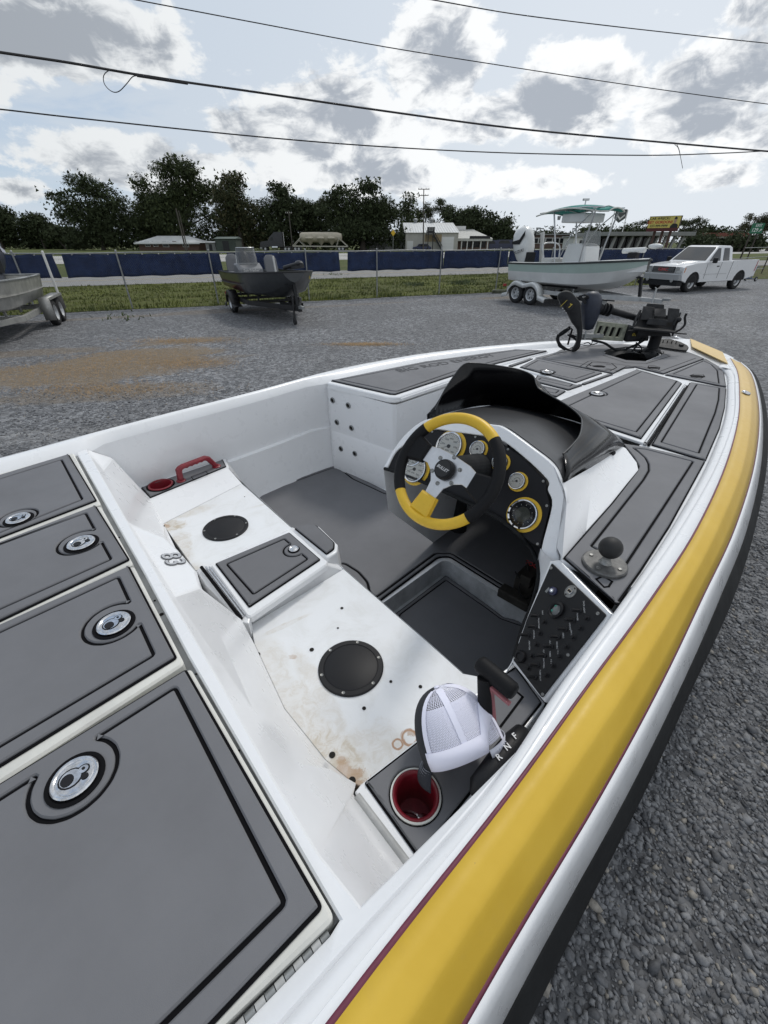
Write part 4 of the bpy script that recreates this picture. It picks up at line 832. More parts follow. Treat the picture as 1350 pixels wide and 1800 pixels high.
# overhead cables
def cable(label, pts, r, Y0, Y1, sag_pts=10, extra=None):
    """pts: image path; the cable is hung in a vertical plane from depth Y0 to Y1"""
    n = len(pts); w = []
    for i, (u, v) in enumerate(pts):
        t = i/(n-1); w.append(PY(u, v, Y0+(Y1-Y0)*t))
    d1 = (w[-1]-w[-2]).normalized(); d0 = (w[0]-w[1]).normalized(); w = [w[0]+d0*12+Vector((0, 0, .25)), w[0]+d0*5+Vector((0, 0, .05))]+w+[w[-1]+d1*8+Vector((0, 0, .1)), w[-1]+d1*22+Vector((0, 0, 1.0))]
    g = MB(); g.tube(spline(w, 6), r, 6)
    if extra: extra(g)
    o = g.build('power_line', mat('black_cable', (.02, .02, .022), .6), smooth=60, loc=w[0]); tag(o, label, 'cable', 'cables strung overhead'); return o
def loopx(g):
    f = lambda u, v: PY(u, v, 7.98+(u/1350)*4.2)
    g.tube(spline([f(243, 133), f(233, 135), f(222, 148), f(210, 160), f(200, 162), f(190, 156), f(183, 146), f(182, 134), f(188, 126), f(198, 123), f(215, 126), f(238, 131)], 4), .006, 6)
    g.tube(spline([f(1186, 254), f(1192, 260), f(1196, 275), f(1200, 296)], 4), .005, 5); g.tube(spline([f(1190, 254), f(1194, 264), f(1196, 275)], 4), .005, 5)
    g.tube([f(240, 132), f(330, 146)], .022, 6)
Ym = 8.0
cable('thickest black overhead cable with a slack loop near its left end', [(-150, 69), (0, 92), (120, 110), (240, 131), (330, 145), (450, 162), (675, 195), (900, 225), (1130, 247), (1350, 266), (1500, 278)], .016, 7.5, 12.7, extra=loopx)
cable('lowest overhead cable, nearly level under the thick one', [(-150, 176), (0, 192), (150, 209), (450, 240), (675, 258), (900, 269), (1130, 273), (1250, 270), (1350, 265), (1500, 254)], .010, 7.8, 13.0)
cable('thin overhead wire crossing the middle of the clouds', [(100, -26), (240, 0), (450, 40), (675, 82), (900, 118), (1130, 153), (1350, 183), (1500, 200)], .007, 9.0, 13.0)
cable('uppermost thin overhead wire at the top right', [(650, -18), (762, 0), (900, 24), (1050, 43), (1200, 60), (1350, 76), (1500, 88)], .007, 9.6, 12.6)
# ================================================================== THE BASS BOAT WE LOOK INTO
def gel_material():
    m, nt, N, L, b = node_mat('white_gelcoat'); tc = N.new('ShaderNodeTexCoord'); vec = tc.outputs['Object']
    n1 = _noise(N, L, vec, 3.2, 6, .65, .3); n2 = _noise(N, L, vec, 55, 3, .7); n3 = _noise(N, L, vec, 13, 5, .6, .1)
    col = _mix(N, L, _math(N, L, 'MULTIPLY', _ss(N, L, n1, .42, .75), .16), (.80, .81, .825), (.66, .67, .67))
    col = _mix(N, L, _math(N, L, 'MULTIPLY', _ss(N, L, n2, .76, .82), .18), col, (.45, .44, .42)); col = _mix(N, L, _math(N, L, 'MULTIPLY', _ss(N, L, n3, .62, .75), .10), col, (.5, .5, .5))
    L.new(col, b.inputs['Base Color']); L.new(_ss(N, L, n3, .2, .8, .22, .42), b.inputs['Roughness']); b.inputs['Coat Weight'].default_value = .3; b.inputs['Coat Roughness'].default_value = .12; return m
gel = gel_material()
def pan_material():
    m, nt, N, L, b = node_mat('stained_white_gelcoat'); geo = N.new('ShaderNodeNewGeometry'); vec = geo.outputs['Position']
    n1 = _noise(N, L, vec, 7, 7, .72, .8); n2 = _noise(N, L, vec, 24, 6, .75, 1.2); n3 = _noise(N, L, vec, 90, 3, .7)
    col = _mix(N, L, _math(N, L, 'MULTIPLY', _ss(N, L, n1, .42, .7), .45), (.79, .805, .82), (.63, .63, .61)); st = None
    for (u, v, rx, ry, an, w) in [(290, 925, .10, .06, 0, .8), (315, 965, .16, .06, -1.1, .55), (345, 1010, .10, .05, -.9, .45), (330, 900, .15, .05, .5, .4), (470, 1165, .13, .07, -1.0, .35), (540, 1290, .22, .07, -1.05, .5), (600, 1350, .14, .07, -.8, .75), (655, 1330, .13, .09, 0, .4), (560, 1220, .2, .04, -1.0, .35), (470, 885, .10, .012, .5, .3), (500, 1100, .10, .012, .6, .35), (560, 1330, .1, .04, -.8, .5)]:
        p = P(u, v, .855); k = _math(N, L, 'MULTIPLY', ellipse_mask(N, L, vec, p, rx, ry, an, n1, .9), w); st = k if st is None else _math(N, L, 'MAXIMUM', st, k)
    rust_ = _math(N, L, 'MULTIPLY', st, _ss(N, L, n2, .38, .66, .35, 1.0))
    col = _mix(N, L, rust_, col, (.47, .39, .27))
    rs = None
    for (u, v, r_) in [(613, 1368, .05), (625, 1362, .03), (604, 1352, .03), (290, 925, .03), (600, 1340, .03), (515, 1155, .02), (725, 1288, .02)]:
        p = P(u, v, .855); k = ellipse_mask(N, L, vec, p, r_*.8, r_*.5, 0, n2, 2.2); rs = k if rs is None else _math(N, L, 'MAXIMUM', rs, k)
    col = _mix(N, L, _math(N, L, 'MULTIPLY', rs, _ss(N, L, n1, .3, .7, .1, .75)), col, (.36, .19, .07))
    # rust rings left by cans
    for (u, v, r_) in [(720, 1296, .022), (699, 1308, .014)]:
        p = P(u, v, .855); mp = N.new('ShaderNodeMapping'); mp.vector_type = 'TEXTURE'; L.new(vec, mp.inputs[0]); mp.inputs['Location'].default_value = (p.x, p.y, 0); mp.inputs['Scale'].default_value = (r_, r_, 1e6)
        ln = N.new('ShaderNodeVectorMath'); ln.operation = 'LENGTH'; L.new(mp.outputs[0], ln.inputs[0]); d = _math(N, L, 'ABSOLUTE', _math(N, L, 'SUBTRACT', _math(N, L, 'ADD', ln.outputs['Value'], _math(N, L, 'MULTIPLY', _math(N, L, 'SUBTRACT', n2, .5), .9)), 1.0))
        col = _mix(N, L, _math(N, L, 'MULTIPLY', _ss(N, L, d, .30, .08), .85), col, (.36, .17, .06))
    sp = _ss(N, L, n3, .72, .77); col = _mix(N, L, _math(N, L, 'MULTIPLY', sp, .4), col, (.25, .22, .18))
    L.new(col, b.inputs['Base Color']); b.inputs['Roughness'].default_value = .5; return m
pan_mat = pan_material()
gelgrey = mat('grey_gutter_gelcoat', (.42, .425, .42), .5, nscale=9, namt=.35, bscale=60, bump=.2)
tubgrey = mat('scuffed_tub_gelcoat', (.44, .46, .48), .35, nscale=14, namt=.3)
cream = mat('cream_lid_edge', (.66, .655, .61), .35, nscale=6, namt=.15)
foam = mat('grey_eva_foam', (.158, .160, .170), .6, nscale=2.6, namt=.13, ndet=9, bscale=900, bump=.25, bdist=.0006, spec=.3)
foamk = mat('black_eva_foam', (.005, .005, .006), .85, spec=.12)
chrome = mat('chrome', (.72, .72, .73), .16, 1.0, nscale=90, namt=.3); mat('worn_steel', (.30, .30, .29), .45, .8, nscale=120, namt=.4); blkplastic = mat('black_plastic', (.009, .009, .0105), .5, spec=.3, bscale=300, bump=.2, bdist=.0006); blkrubber = mat('black_rubber', (.008, .009, .010), .75, nscale=12, namt=.3, spec=.25)
def yellow_mat():
    m, nt, N, L, b = node_mat('yellow_gelcoat'); tc = N.new('ShaderNodeTexCoord'); vec = tc.outputs['Object']; n1 = _noise(N, L, vec, 2.3, 6, .62, .5); n2 = _noise(N, L, vec, 70, 3, .7); n3 = _noise(N, L, vec, 16, 6, .7, 1.0)
    sp = N.new('ShaderNodeSeparateXYZ'); L.new(vec, sp.inputs[0]); bow_pale = _ss(N, L, sp.outputs[1], -.6, 2.6)       # yellow gets paler towards the bow
    col = _mix(N, L, _ss(N, L, n1, .35, .7), (.58, .37, .024), (.64, .42, .038)); col = _mix(N, L, bow_pale, col, (.66, .47, .19)); col = _mix(N, L, _math(N, L, 'MULTIPLY', _ss(N, L, n3, .56, .72), .16), col, (.52, .33, .07)); col = _mix(N, L, _math(N, L, 'MULTIPLY', _ss(N, L, n2, .73, .77), .4), col, (.30, .2, .06))
    L.new(col, b.inputs['Base Color']); L.new(_ss(N, L, n3, .2, .8, .45, .62), b.inputs['Roughness']); b.inputs['Coat Weight'].default_value = .06; b.inputs['Coat Roughness'].default_value = .3; return m
yellow = yellow_mat(); maroon = mat('maroon_pinstripe', (.15, .028, .055), .45, nscale=20, namt=.25)
boat = thing('bass_boat', 'white bass boat with yellow stripe, grey deck pads and steering console, filling the foreground', 'boat', B(-1.2, 1.6, 0), -CAM_YAW_OF_BOAT)

# ---- starboard gunwale: longitudinal lines from inside to outside
ST_ = {  # name: (z, pixel stations)
 'inner': (1.225, [(495, 1800), (850, 1400), (987, 1200), (1098, 1050), (1181, 927), (1243, 816), (1274, 735), (1279, 683), (1277, 658), (1262, 643)]),
 'groove': (1.243, [(546, 1800), (872, 1400), (1004, 1200), (1112, 1050), (1197, 927), (1260, 816), (1289, 735), (1291, 683), (1289, 658), (1273, 637)]),
 'mar_in': (1.252, [(571, 1800), (886, 1400), (1034, 1200), (1144, 1050), (1224, 927), (1275, 816), (1297, 735), (1299, 683), (1295, 652), (1283, 629)]),
 'mar_out': (1.252, [(588, 1800), (897, 1400), (1041, 1200), (1149.5, 1050), (1228, 927), (1278, 816), (1299, 735), (1300.5, 683), (1296.5, 652), (1284.5, 629.5)]),
 'crease': (1.238, [(715, 1800), (976, 1400), (1109, 1200), (1198, 1050), (1263, 927), (1307, 816), (1320, 735), (1319, 683), (1311, 654), (1297, 636)]),
 'mar2_in': (1.168, [(811, 1800), (1051, 1400), (1161, 1200), (1233.5, 1050), (1291, 927), (1325, 816), (1334, 735), (1328.5, 683), (1318, 654), (1301, 637)]),
 'mar2_out': (1.163, [(822, 1800), (1057, 1400), (1165, 1200), (1236.5, 1050), (1293.5, 927), (1327, 816), (1335.5, 735), (1329.5, 683), (1319, 654), (1302, 637.3)]),
 'white_end': (1.070, [(883, 1800), (1101, 1400), (1200, 1200), (1266, 1050), (1314, 927), (1338, 816), (1341, 735), (1333, 683), (1321.5, 654), (1304, 638)]),
 'rub_mid': (1.035, [(912, 1800), (1119, 1400), (1214, 1200), (1281, 1050), (1323, 927), (1345, 816), (1347, 735), (1337, 683), (1325, 655), (1306, 639)]),
 'rub_out': (1.000, [(930, 1800), (1130, 1400), (1222, 1200), (1290, 1050), (1328, 927), (1348.5, 816), (1349.5, 735), (1339, 683), (1326, 655.5), (1306.5, 639.5)]),
}
def stb_curve(name):
    z, px = ST_[name]; w = [P(u, v, z) for u, v in px]; t0, s0 = ST(w[0]); t1, s1 = ST(w[1]); k = (t1-t0)/(s1-s0)*.5
    aft = [B(t0-k*(s0+sa)-.012*sa*sa, -sa, z) for sa in (1.9, 1.2, .55)]
    return spline(aft+w, 6)
SC = {k: stb_curve(k) for k in ST_}
def strip_part(name, curves, m_, parent, thick=.006, smooth=60, nose=None):
    g = MB(); rows = [c for c in curves]; g.grid(rows[::-1]); o = g.build(name, m_, parent, smooth=smooth); md = o.modifiers.new('solid', 'SOLIDIFY'); md.thickness = thick; md.offset = -1; return o
def mid(c1, c2, f, dz=0): return [a.lerp(b_, f)+Vector((0, 0, dz)) for a, b_ in zip(c1, c2)]
inner_low = [p-Vector((0, 0, .03)) for p in SC['inner']]
cap_rows = [inner_low, mid(inner_low, SC['inner'], .9), mid(SC['inner'], SC['groove'], .18, .004), mid(SC['inner'], SC['groove'], .8, .004), mid(SC['inner'], SC['groove'], .95, 0), SC['groove'], mid(SC['groove'], SC['mar_in'], .12, .006), mid(SC['groove'], SC['mar_in'], .3, .004), SC['mar_in']]
gunw = strip_part('gunwale', cap_rows, gel, boat, .012, 75)
strip_part('pinstripe', [SC['mar_in'], SC['mar_out']], maroon, gunw)
c1 = mid(SC['crease'], SC['mar_out'], .04, -.000); c2 = mid(SC['crease'], SC['mar2_in'], .06, .0)
strip_part('yellow_stripe', [SC['mar_out'], mid(SC['mar_out'], SC['crease'], .5), mid(SC['mar_out'], SC['crease'], .82), c1, c2, mid(SC['crease'], SC['mar2_in'], .2), mid(SC['crease'], SC['mar2_in'], .6), SC['mar2_in']], yellow, boat, smooth=180)
strip_part('pinstripe', [SC['mar2_in'], SC['mar2_out']], maroon, gunw)
strip_part('side_band', [SC['mar2_out'], mid(SC['mar2_out'], SC['white_end'], .3, .006), SC['white_end']], gel, boat, smooth=80)
rb = [SC['white_end'], [p+Vector((0, 0, .004)) for p in mid(SC['white_end'], SC['rub_mid'], .25)], SC['rub_mid'], SC['rub_out'], mid(SC['rub_out'], SC['white_end'], .4, -.035)]
strip_part('rub_rail', rb, blkrubber, boat, .01, 80)
# ---- port gunwale
PO = [(22, 799), (140, 767), (300, 725), (450, 687), (573, 653.5), (653, 636.7), (746, 621), (850, 609), (920, 603), (980, 599), (1100, 596), (1170, 595.3), (1213, 596)]
po = [P(u, v, 1.25) for u, v in PO]; a_t, a_s = ST(po[0])
po = spline([B(a_t+.10, -1.9, 1.25), B(a_t+.06, -1.2, 1.25), B(a_t+.02, -.5, 1.25)]+po, 5)
def inward(c, d, dz):
    out = []
    for i, p in enumerate(c):
        a = c[max(i-1, 0)]; b_ = c[min(i+1, len(c)-1)]; e = (b_-a); e.z = 0; e.normalize(); out.append(p+Vector((e.y, -e.x, 0))*d+Vector((0, 0, dz)))
    return out
def fade_in(c, f):       # width grows from the cockpit lip to the full foredeck gunwale
    return [f((ST(p)[1])) for p in c]
wids = [(.034 if .35 < ST(p)[1] < 1.75 else (.06 if ST(p)[1] <= .35 else min(.085, .034+.2*(ST(p)[1]-1.75)))) for p in po]
pin = []
for i, p in enumerate(po):
    a = po[max(i-1, 0)]; b_ = po[min(i+1, len(po)-1)]; e = (b_-a); e.z = 0; e.normalize(); pin.append(p+Vector((e.y, -e.x, 0))*wids[i]+Vector((0, 0, -.008)))
pin2 = [a.lerp(b_, .4)+Vector((0, 0, .006)) for a, b_ in zip(po, pin)]
pin3 = []
for i, p in enumerate(pin):
    e = (po[min(i+1, len(po)-1)]-po[max(i-1, 0)]); e.z = 0; e.normalize(); pin3.append(p+Vector((e.y, -e.x, 0))*(.012 if .35 < ST(p)[1] < 1.8 else .035)+Vector((0, 0, -.045)))
outw = [inward(po, -d, z) for d, z in ((.012, -.012), (.028, -.035), (.06, -.12), (.08, -.19))]
g = MB(); g.grid([outw[0], po, pin2, pin, pin3][::1]); o = g.build('gunwale', gel, boat, smooth=80)
g = MB(); g.grid([outw[2], outw[1], outw[0]]); g.build('yellow_stripe', yellow, boat, smooth=60)
g = MB(); g.grid([outw[3], outw[2]]); g.build('side_band', gel, boat, smooth=60)
g = MB(); rw = inward(po, -.11, -.215); rw2 = inward(po, -.08, -.25); g.grid([rw2, rw, outw[3]]); g.build('rub_rail', blkrubber, boat, smooth=60)
# ---- nose
nz = [P(u, v, 1.252) for u, v in [(1213, 596), (1270, 620), (1279, 640), (1216, 610)]]
g = MB(); g.prism([nz], (0, 0, .006), .002); g.build('bow_panel', yellow, boat)
g = MB()   # white gunwale around the nose
nose_in = [P(u, v, 1.225) for u, v in [(1262, 643), (1238, 630), (1205, 617.5), (1160, 610), (1100, 605), (1041, 604)]]
nose_out = [P(u, v, 1.25) for u, v in [(1283, 633), (1275, 622), (1213, 597), (1170, 596), (1100, 596.5), (1041, 597.2)]]
nose_mid = [a.lerp(b_, .4)+Vector((0, 0, .004)) for a, b_ in zip(nose_in, nose_out)]
g.grid([spline([p-Vector((0, 0, .03)) for p in nose_in], 4), spline(nose_in, 4), spline(nose_mid, 4), spline(nose_out, 4)]); 
e0 = [SC['inner'][-1], SC['mar_in'][-1]]; g.build('bow_gunwale', gel, boat, smooth=50)
g = MB(); q = [P(1262, 643, 1.246), P(1279, 640, 1.2475), P(1270, 620.5, 1.2475), P(1276, 622, 1.2475), P(1290, 629, 1.246), P(1284, 633, 1.246), P(1288, 650, 1.246)]; g.add(q, [(0, 1, 2, 3, 4, 5, 6)])
g.build('bow_corner', gel, boat)
g = MB()   # bow outside, below the nose
low = [P(1304, 638, 1.10), P(1275, 620, 1.2), P(1213, 596, 1.24), P(1213, 596, 1.24)]
a_ = SC['rub_out'][-1]; b_ = P(1213, 595.5, 1.245); stem = B(-1.2, 5.25, 1.05)
g.add([SC['mar_in'][-1]-Vector((0, 0, .01)), P(1272, 621, 1.24), P(1213, 597, 1.244), a_, B(-.95, 5.2, 1.0), po[-1], B(-1.2, 5.3, 1.0)], [(3, 4, 1, 0), (4, 6, 5, 2, 1)]); 
g.build('bow_face', gel, boat)
# ---- hull below the rub rail
def hullrow(s, ts, tp): return [(ts-.04, .97), (ts-.08, .80), (ts-.20, .42), (ts-.75 if ts-tp > 1.9 else (ts+tp)/2+.15*(ts-tp), .36), ((ts+tp)/2, .29), (tp+.75 if ts-tp > 1.9 else (ts+tp)/2-.15*(ts-tp), .36), (tp+.20, .42), (tp+.08, .80), (tp+.04, .97)]
rows = []
for s in [-1.85, -1, 0, 1, 2, 3, 3.6, 4.2, 4.7, 5.05]:
    ts = np.interp(s, [ST(p)[1] for p in SC['rub_out']], [ST(p)[0] for p in SC['rub_out']]); tp = -2.4-ts if s > 2.6 else -2.58+(.06 if s < 0 else 0)
    tp = min(tp, ts-.12); up = max(0, (s-2.6)/2.5)
    rows.append([B(t, s+.0, z+(1.05-z)*up**2.2*.75) for t, z in hullrow(s, ts, tp)])
g = MB(); g.grid(rows); g.f.append(tuple(range(9))); g.m.append(0); g.build('hull', gel, boat, smooth=35)
g = MB(); tr_ = rows[0]; g.prism([[B(-.05, -1.88, .95), B(-2.35, -1.88, .95), B(-2.35, -1.88, 1.22), B(-.12, -1.88, 1.22)]], B(0, .06, 0)-B(0, 0, 0)); g.build('transom', gel, boat)

# ---- decks: recessed base plates carrying lids and pads
ZD = 1.215
def poly_obj(name, px, z, th, m_, parent, ch=.0, r=0.0, world=None, bevel=0, holes=()):
    lp = world or [P(u, v, z) for u, v in px]
    if r: lp = fillet(lp, r)
    g = MB(); hl = [fillet([P(u, v, z) for u, v in h], r or .004) if not isinstance(h[0], Vector) else h for h in holes]
    g.prism([[p-Vector((0, 0, th)) for p in lp]]+[[p-Vector((0, 0, th)) for p in h] for h in hl], (0, 0, th), ch); return g.build(name, m_, parent, bevel=bevel, smooth=30)
Gp = [(134, 796), (254, 1009), (331, 1154), (597, 1617)]
Kp = [(152, 789), (224, 915), (292, 1035), (398, 1215), (480, 1365), (560, 1498), (634, 1592)]
base_w = [P(134, 797, 1.188), P(254, 1010, 1.188), P(331, 1155, 1.188), P(596, 1617, 1.188), P(577, 1641, 1.188), P(425, 1800, 1.188), B(-.26, -1.85, 1.188), B(-2.22, -1.85, 1.188), B(-2.26, -.6, 1.188)]
o = poly_obj('rear_deck_base', None, 0, .02, gelgrey, boat, world=base_w)
g = MB()   # white rear deck rim: flat, then rounded, then sloping faces into the cockpit
def V3(u, v, z): return P(u, v, z)
Gw = [V3(u, v, ZD) for u, v in Gp]; Kw = [V3(u, v, ZD) for u, v in Kp]
inn = [p for p in SC['inner'] if -1.95 < ST(p)[1] < .5]
g.prism([[Gw[0], Gw[1], Gw[2], Gw[3]]+Kw[::-1]], (0, 0, -.05)) if False else None
flat = Gw+[V3(580, 1645, ZD), V3(430, 1800, ZD), B(-.23, -1.85, ZD)]+inn+[Kw[-1]]+Kw[-2::-1]
top = MB(); top.prism([[p-Vector((0, 0, .05)) for p in flat]], (0, 0, .05), .004); top.build('rear_deck_rim', gel, boat, smooth=40)
# sloping faces of the seat-back wall, shared vertices welded then rounded
Wd_ = dict(W0=(181, 824, 1.19), W1=(229, 923, 1.185), W2=(309, 1048, 1.185), W3=(444, 1245, 1.15), W4=(502, 1326, 1.14), W5=(526, 1342, 1.11), W6=(582, 1353, .97), W7=(626, 1376, .895),
 e1=(252, 931, 1.10), e2=(291, 945, .98), e3=(312, 965, .88), e4=(345, 1003, .872), t0=(246, 858, .9), t1=(264, 878, .9), a1=(286, 921, .855), a2=(425, 850, .855), t2=(399, 822, .9),
 b1=(516, 931, .855), h0=(352, 1030, .945), h1=(424, 1089, .99), d1=(447, 1132, .855), d2=(500, 1246, .855), d3=(572, 1336, .855), d4=(622, 1378, .855), k0=(152, 789, ZD-.004), c0=(197, 805, 1.15),
 x1=(621, 1396, .885), x2=(722, 1531, .885))
_bp = plane3(V3(229, 923, 1.185), V3(309, 1048, 1.185), V3(345, 1003, 1.150))
for _k in ('e1', 'e2', 'e3', 'e4', 'h0'):
    _u, _v, _z = Wd_[_k]; _z = PP(_u, _v, _bp).z; Wd_[_k] = (_u, _v, _z)
def w_(k): return V3(*Wd_[k])
sl = MB()
def fc(*ks): sl.add([w_(k) if isinstance(k, str) else k for k in ks], [tuple(range(len(ks)))])
Kl = [p-Vector((0, 0, .004)) for p in Kw]
fc(Kl[0], 'W0', 'W1', Kl[1]); fc(Kl[1], 'W1', 'W2', Kl[2]); fc(Kl[2], 'W2', 'W3', Kl[3]); fc(Kl[3], 'W3', 'W4', Kl[4])
fc(Kl[0], 'c0', 'W0'); fc('c0', 't0', 't1', 'W0')
fc('W0', 't1', 'a1', 'e2', 'e1', 'W1'); _dr = {k: B(*ST(w_(k)), .85) for k in ('e2', 'e3', 'e4', 'h0', 'h1')}; fc('a1', _dr['e4'], _dr['e3'], _dr['e2'])
fc('a1', _dr['e2'], 'e2')
for _a, _b in (('e2', 'e3'), ('e3', 'e4'), ('e4', 'h0'), ('h0', 'h1')): fc(_a, _dr[_a], _dr[_b], _b)
fc('W1', 'e1', 'e2', 'e3', 'e4', 'h0', 'W2')
fc('W2', 'h0', 'h1', 'd1', 'd2', 'W3'); fc('W3', 'd2', 'd3', 'W4'); fc('W4', 'd3', 'W5'); fc('W5', 'd3', 'd4', 'W6'); fc('d4', 'W7', 'W6')
fc(Kl[4], 'W4', 'W5', 'W6', 'W7', 'x1', Kl[5]); fc(Kl[5], 'x1', 'x2', Kl[6])
o = sl.build('seat_back_wall', gel, boat, weld=.0015, smooth=24, bevel=.008, segs=2, bang=16)
# graphics: the number on the bulge
pl = _bp
gph = MB(); c = PP(303, 984, pl); up = (PP(292, 968, pl)-PP(316, 1002, pl)).normalized(); n = pl[1] if pl[1].z > 0 else -pl[1]; xr = up.cross(n).normalized()
gx_ = -up; gy_ = n.cross(gx_).normalized(); gy_ = gy_ if gy_.dot(PP(318, 968, pl)-c) > 0 else -gy_
for bo, m_, lf in ((.03, 0, .003), (.004, 1, .0042)):
    h0_ = len(gph.v); gph.text('83', c, gx_, gy_, .085, m_, bold=bo, lift=0)
    for q in range(h0_, len(gph.v)): p = gph.v[q]-c; gph.v[q] = c+p+n*(lf-p.dot(n))
gph.build('emblem', [mat('emblem_line', (.07, .07, .075), .4), mat('emblem_silver', (.42, .43, .45), .4)], boat)
# pans
pan1 = [w_('a1'), V3(343, 1002, .855), V3(360, 1000, .855), w_('b1'), w_('a2')]
g = MB(); g.prism([[p-Vector((0, 0, .04)) for p in pan1]], (0, 0, .04), .002); pan_port = g.build('seat_pan', pan_mat, boat)
pan2 = [w_('d1'), w_('d2'), w_('d3'), w_('d4'), V3(636, 1382, .855), V3(892, 1186, .855), V3(884, 1214, .855), V3(800, 1172, .855), V3(700, 1084, .855), V3(604, 1000, .855), V3(592, 985, .855)]
pan2 = [w_('d1'), w_('d2'), w_('d3'), w_('d4'), V3(640, 1384, .855), V3(900, 1190, .855), V3(860, 1192, .855), V3(814, 1184, .855), V3(750, 1127, .855), V3(700, 1084, .855), V3(604, 1000, .855), V3(441, 1098, .855)]
g = MB(); g.prism([[p-Vector((0, 0, .04)) for p in pan2]], (0, 0, .04), .002); pan_stb = g.build('seat_pan', pan_mat, boat)
g = MB()   # bench front and trays' faces
ff = [V3(399, 822, .9), V3(425, 846, .855), V3(516, 930, .855), V3(604, 999, .855), V3(700, 1083, .855), V3(750, 1126, .855), V3(815, 1184, .855), V3(890, 1200, .855)]
g.grid([[p+Vector((0, 0, -.0)) for p in ff], [p+(B(0, .03, 0)-B(0, 0, 0))+Vector((0, 0, -.25)) for p in ff], [p+(B(0, .03, 0)-B(0, 0, 0))+Vector((0, 0, -p.z+.42)) for p in ff]]); g.build('bench_front', gel, boat, smooth=20)
# discs over the seat bases
def disc(u, v, name_r):
    c = P(u, v, .856); g = MB(); g.lathe([(name_r, 0), (name_r, .004), (name_r*.97, .0065), (name_r*.84, .0065), (name_r*.82, .0045), (name_r*.78, .0062), (0, .0062)], c, n=48); o = g.build('round_cover', blkplastic, boat, smooth=30)
    for k in range(6):
        a = k*math.pi/3+.35; s = MB(); s.lathe([(.0055, 0), (.0055, .0012), (.002, .0006), (0, .0004)], c+Vector((name_r*.91*math.cos(a), name_r*.91*math.sin(a), .0065)), n=8); s.build('screw', MATS['worn_steel'], o)
    return o
r1 = (P(436, 928, .855)-P(358, 928, .855)).length/2; r2 = (P(675, 1173, .855)-P(559, 1173, .855)).length/2
disc(397, 928, (r1+r2)/2*.985); disc(617, 1173, (r1+r2)/2*.985)
hol = MB()
for (u, v, r) in [(287, 925, .008), (452, 1151, .011), (601, 1069, .006), (594, 1104, .004), (548, 1142, .008), (687, 1198, .005), (640, 1245, .006), (739, 1207, .006), (619, 1372, .010), (584, 1327, .009), (430, 873, .003), (480, 950, .003), (422, 985, .003)]:
    hol.lathe([(r, 0), (r, .0009), (r*.75, .0009), (0, .0005)], P(u, v, .856), n=10)
hol.build('screw_hole', mat('hole_black', (.01, .008, .006), .9), pan_stb, kind='stuff')
# ---- foam pads
def pad_mesh(outer, inners=(), z=1.22, edge=.0055, groove=.0078, th=.006, r=.008, nrm=Vector((0, 0, 1)), holes=()):
    """outer / inners: world loops. Returns MB: black layer + grey pads with routed grooves"""
    g = MB(); outer = ccw(outer, nrm); outer = fillet(outer, r, 3)
    g.prism([outer]+[ccw(h, nrm) for h in holes], nrm*.003, .0008, mi=1)
    ins = [fillet(ccw(i, nrm), r, 3) for i in inners]
    up = nrm*.003
    ring = [p+up for p in offset3(outer, nrm, edge)]; hl = [[p+up for p in offset3(i, nrm, -groove/2)] for i in ins]+[[p+up for p in offset3(ccw(h, nrm), nrm, -edge)] for h in holes]
    g.prism([ring]+hl, nrm*th, .0030, mi=0, bottom=False)
    for i in ins: g.prism([[p+up for p in offset3(i, nrm, groove/2)]], nrm*th, .0030, mi=0, bottom=False)
    return g
def W(px, z): return [P(u, v, z) for u, v in px]
def bite(loop, e, c, r, flare=.4, seg=14):
    """replace part of edge e of a loop by an arc of radius r round c (a latch)"""
    a = loop[e]; b_ = loop[(e+1) % len(loop)]; d = (b_-a).normalized(); q = a+d*((c-a).dot(d)); h = (c-q).length; nn = (c-q).normalized() if h > 1e-5 else Vector((-d.y, d.x, 0))
    cen = sum(loop, Vector())/len(loop)
    if (cen-q).dot(nn) < 0: nn = -nn; h = -h
    if r <= abs(h): return loop
    ww = math.sqrt(r*r-h*h); arc = []
    a0 = math.atan2(-h, -ww); a1 = math.atan2(-h, ww); 
    if a0 < 0 and h > 0: a0 += 2*math.pi
    if h <= 0: a0 = math.pi-a1 if a1 >= 0 else a0
    for k in range(seg+1):
        t = a0+(a1-a0)*k/seg; arc.append(c+d*(r*math.cos(t))+nn*(r*math.sin(t)))
    return loop[:e+1]+[q-d*(ww+r*flare)]+arc+[q+d*(ww+r*flare)]+loop[e+1:]
def latch(u, v, z, w_px, parent, cut_ang=0.0):
    c = P(u, v, z); r = (P(u+w_px/2, v, z)-P(u-w_px/2, v, z)).length/2
    return latch_w(c, r, parent, cut_ang)
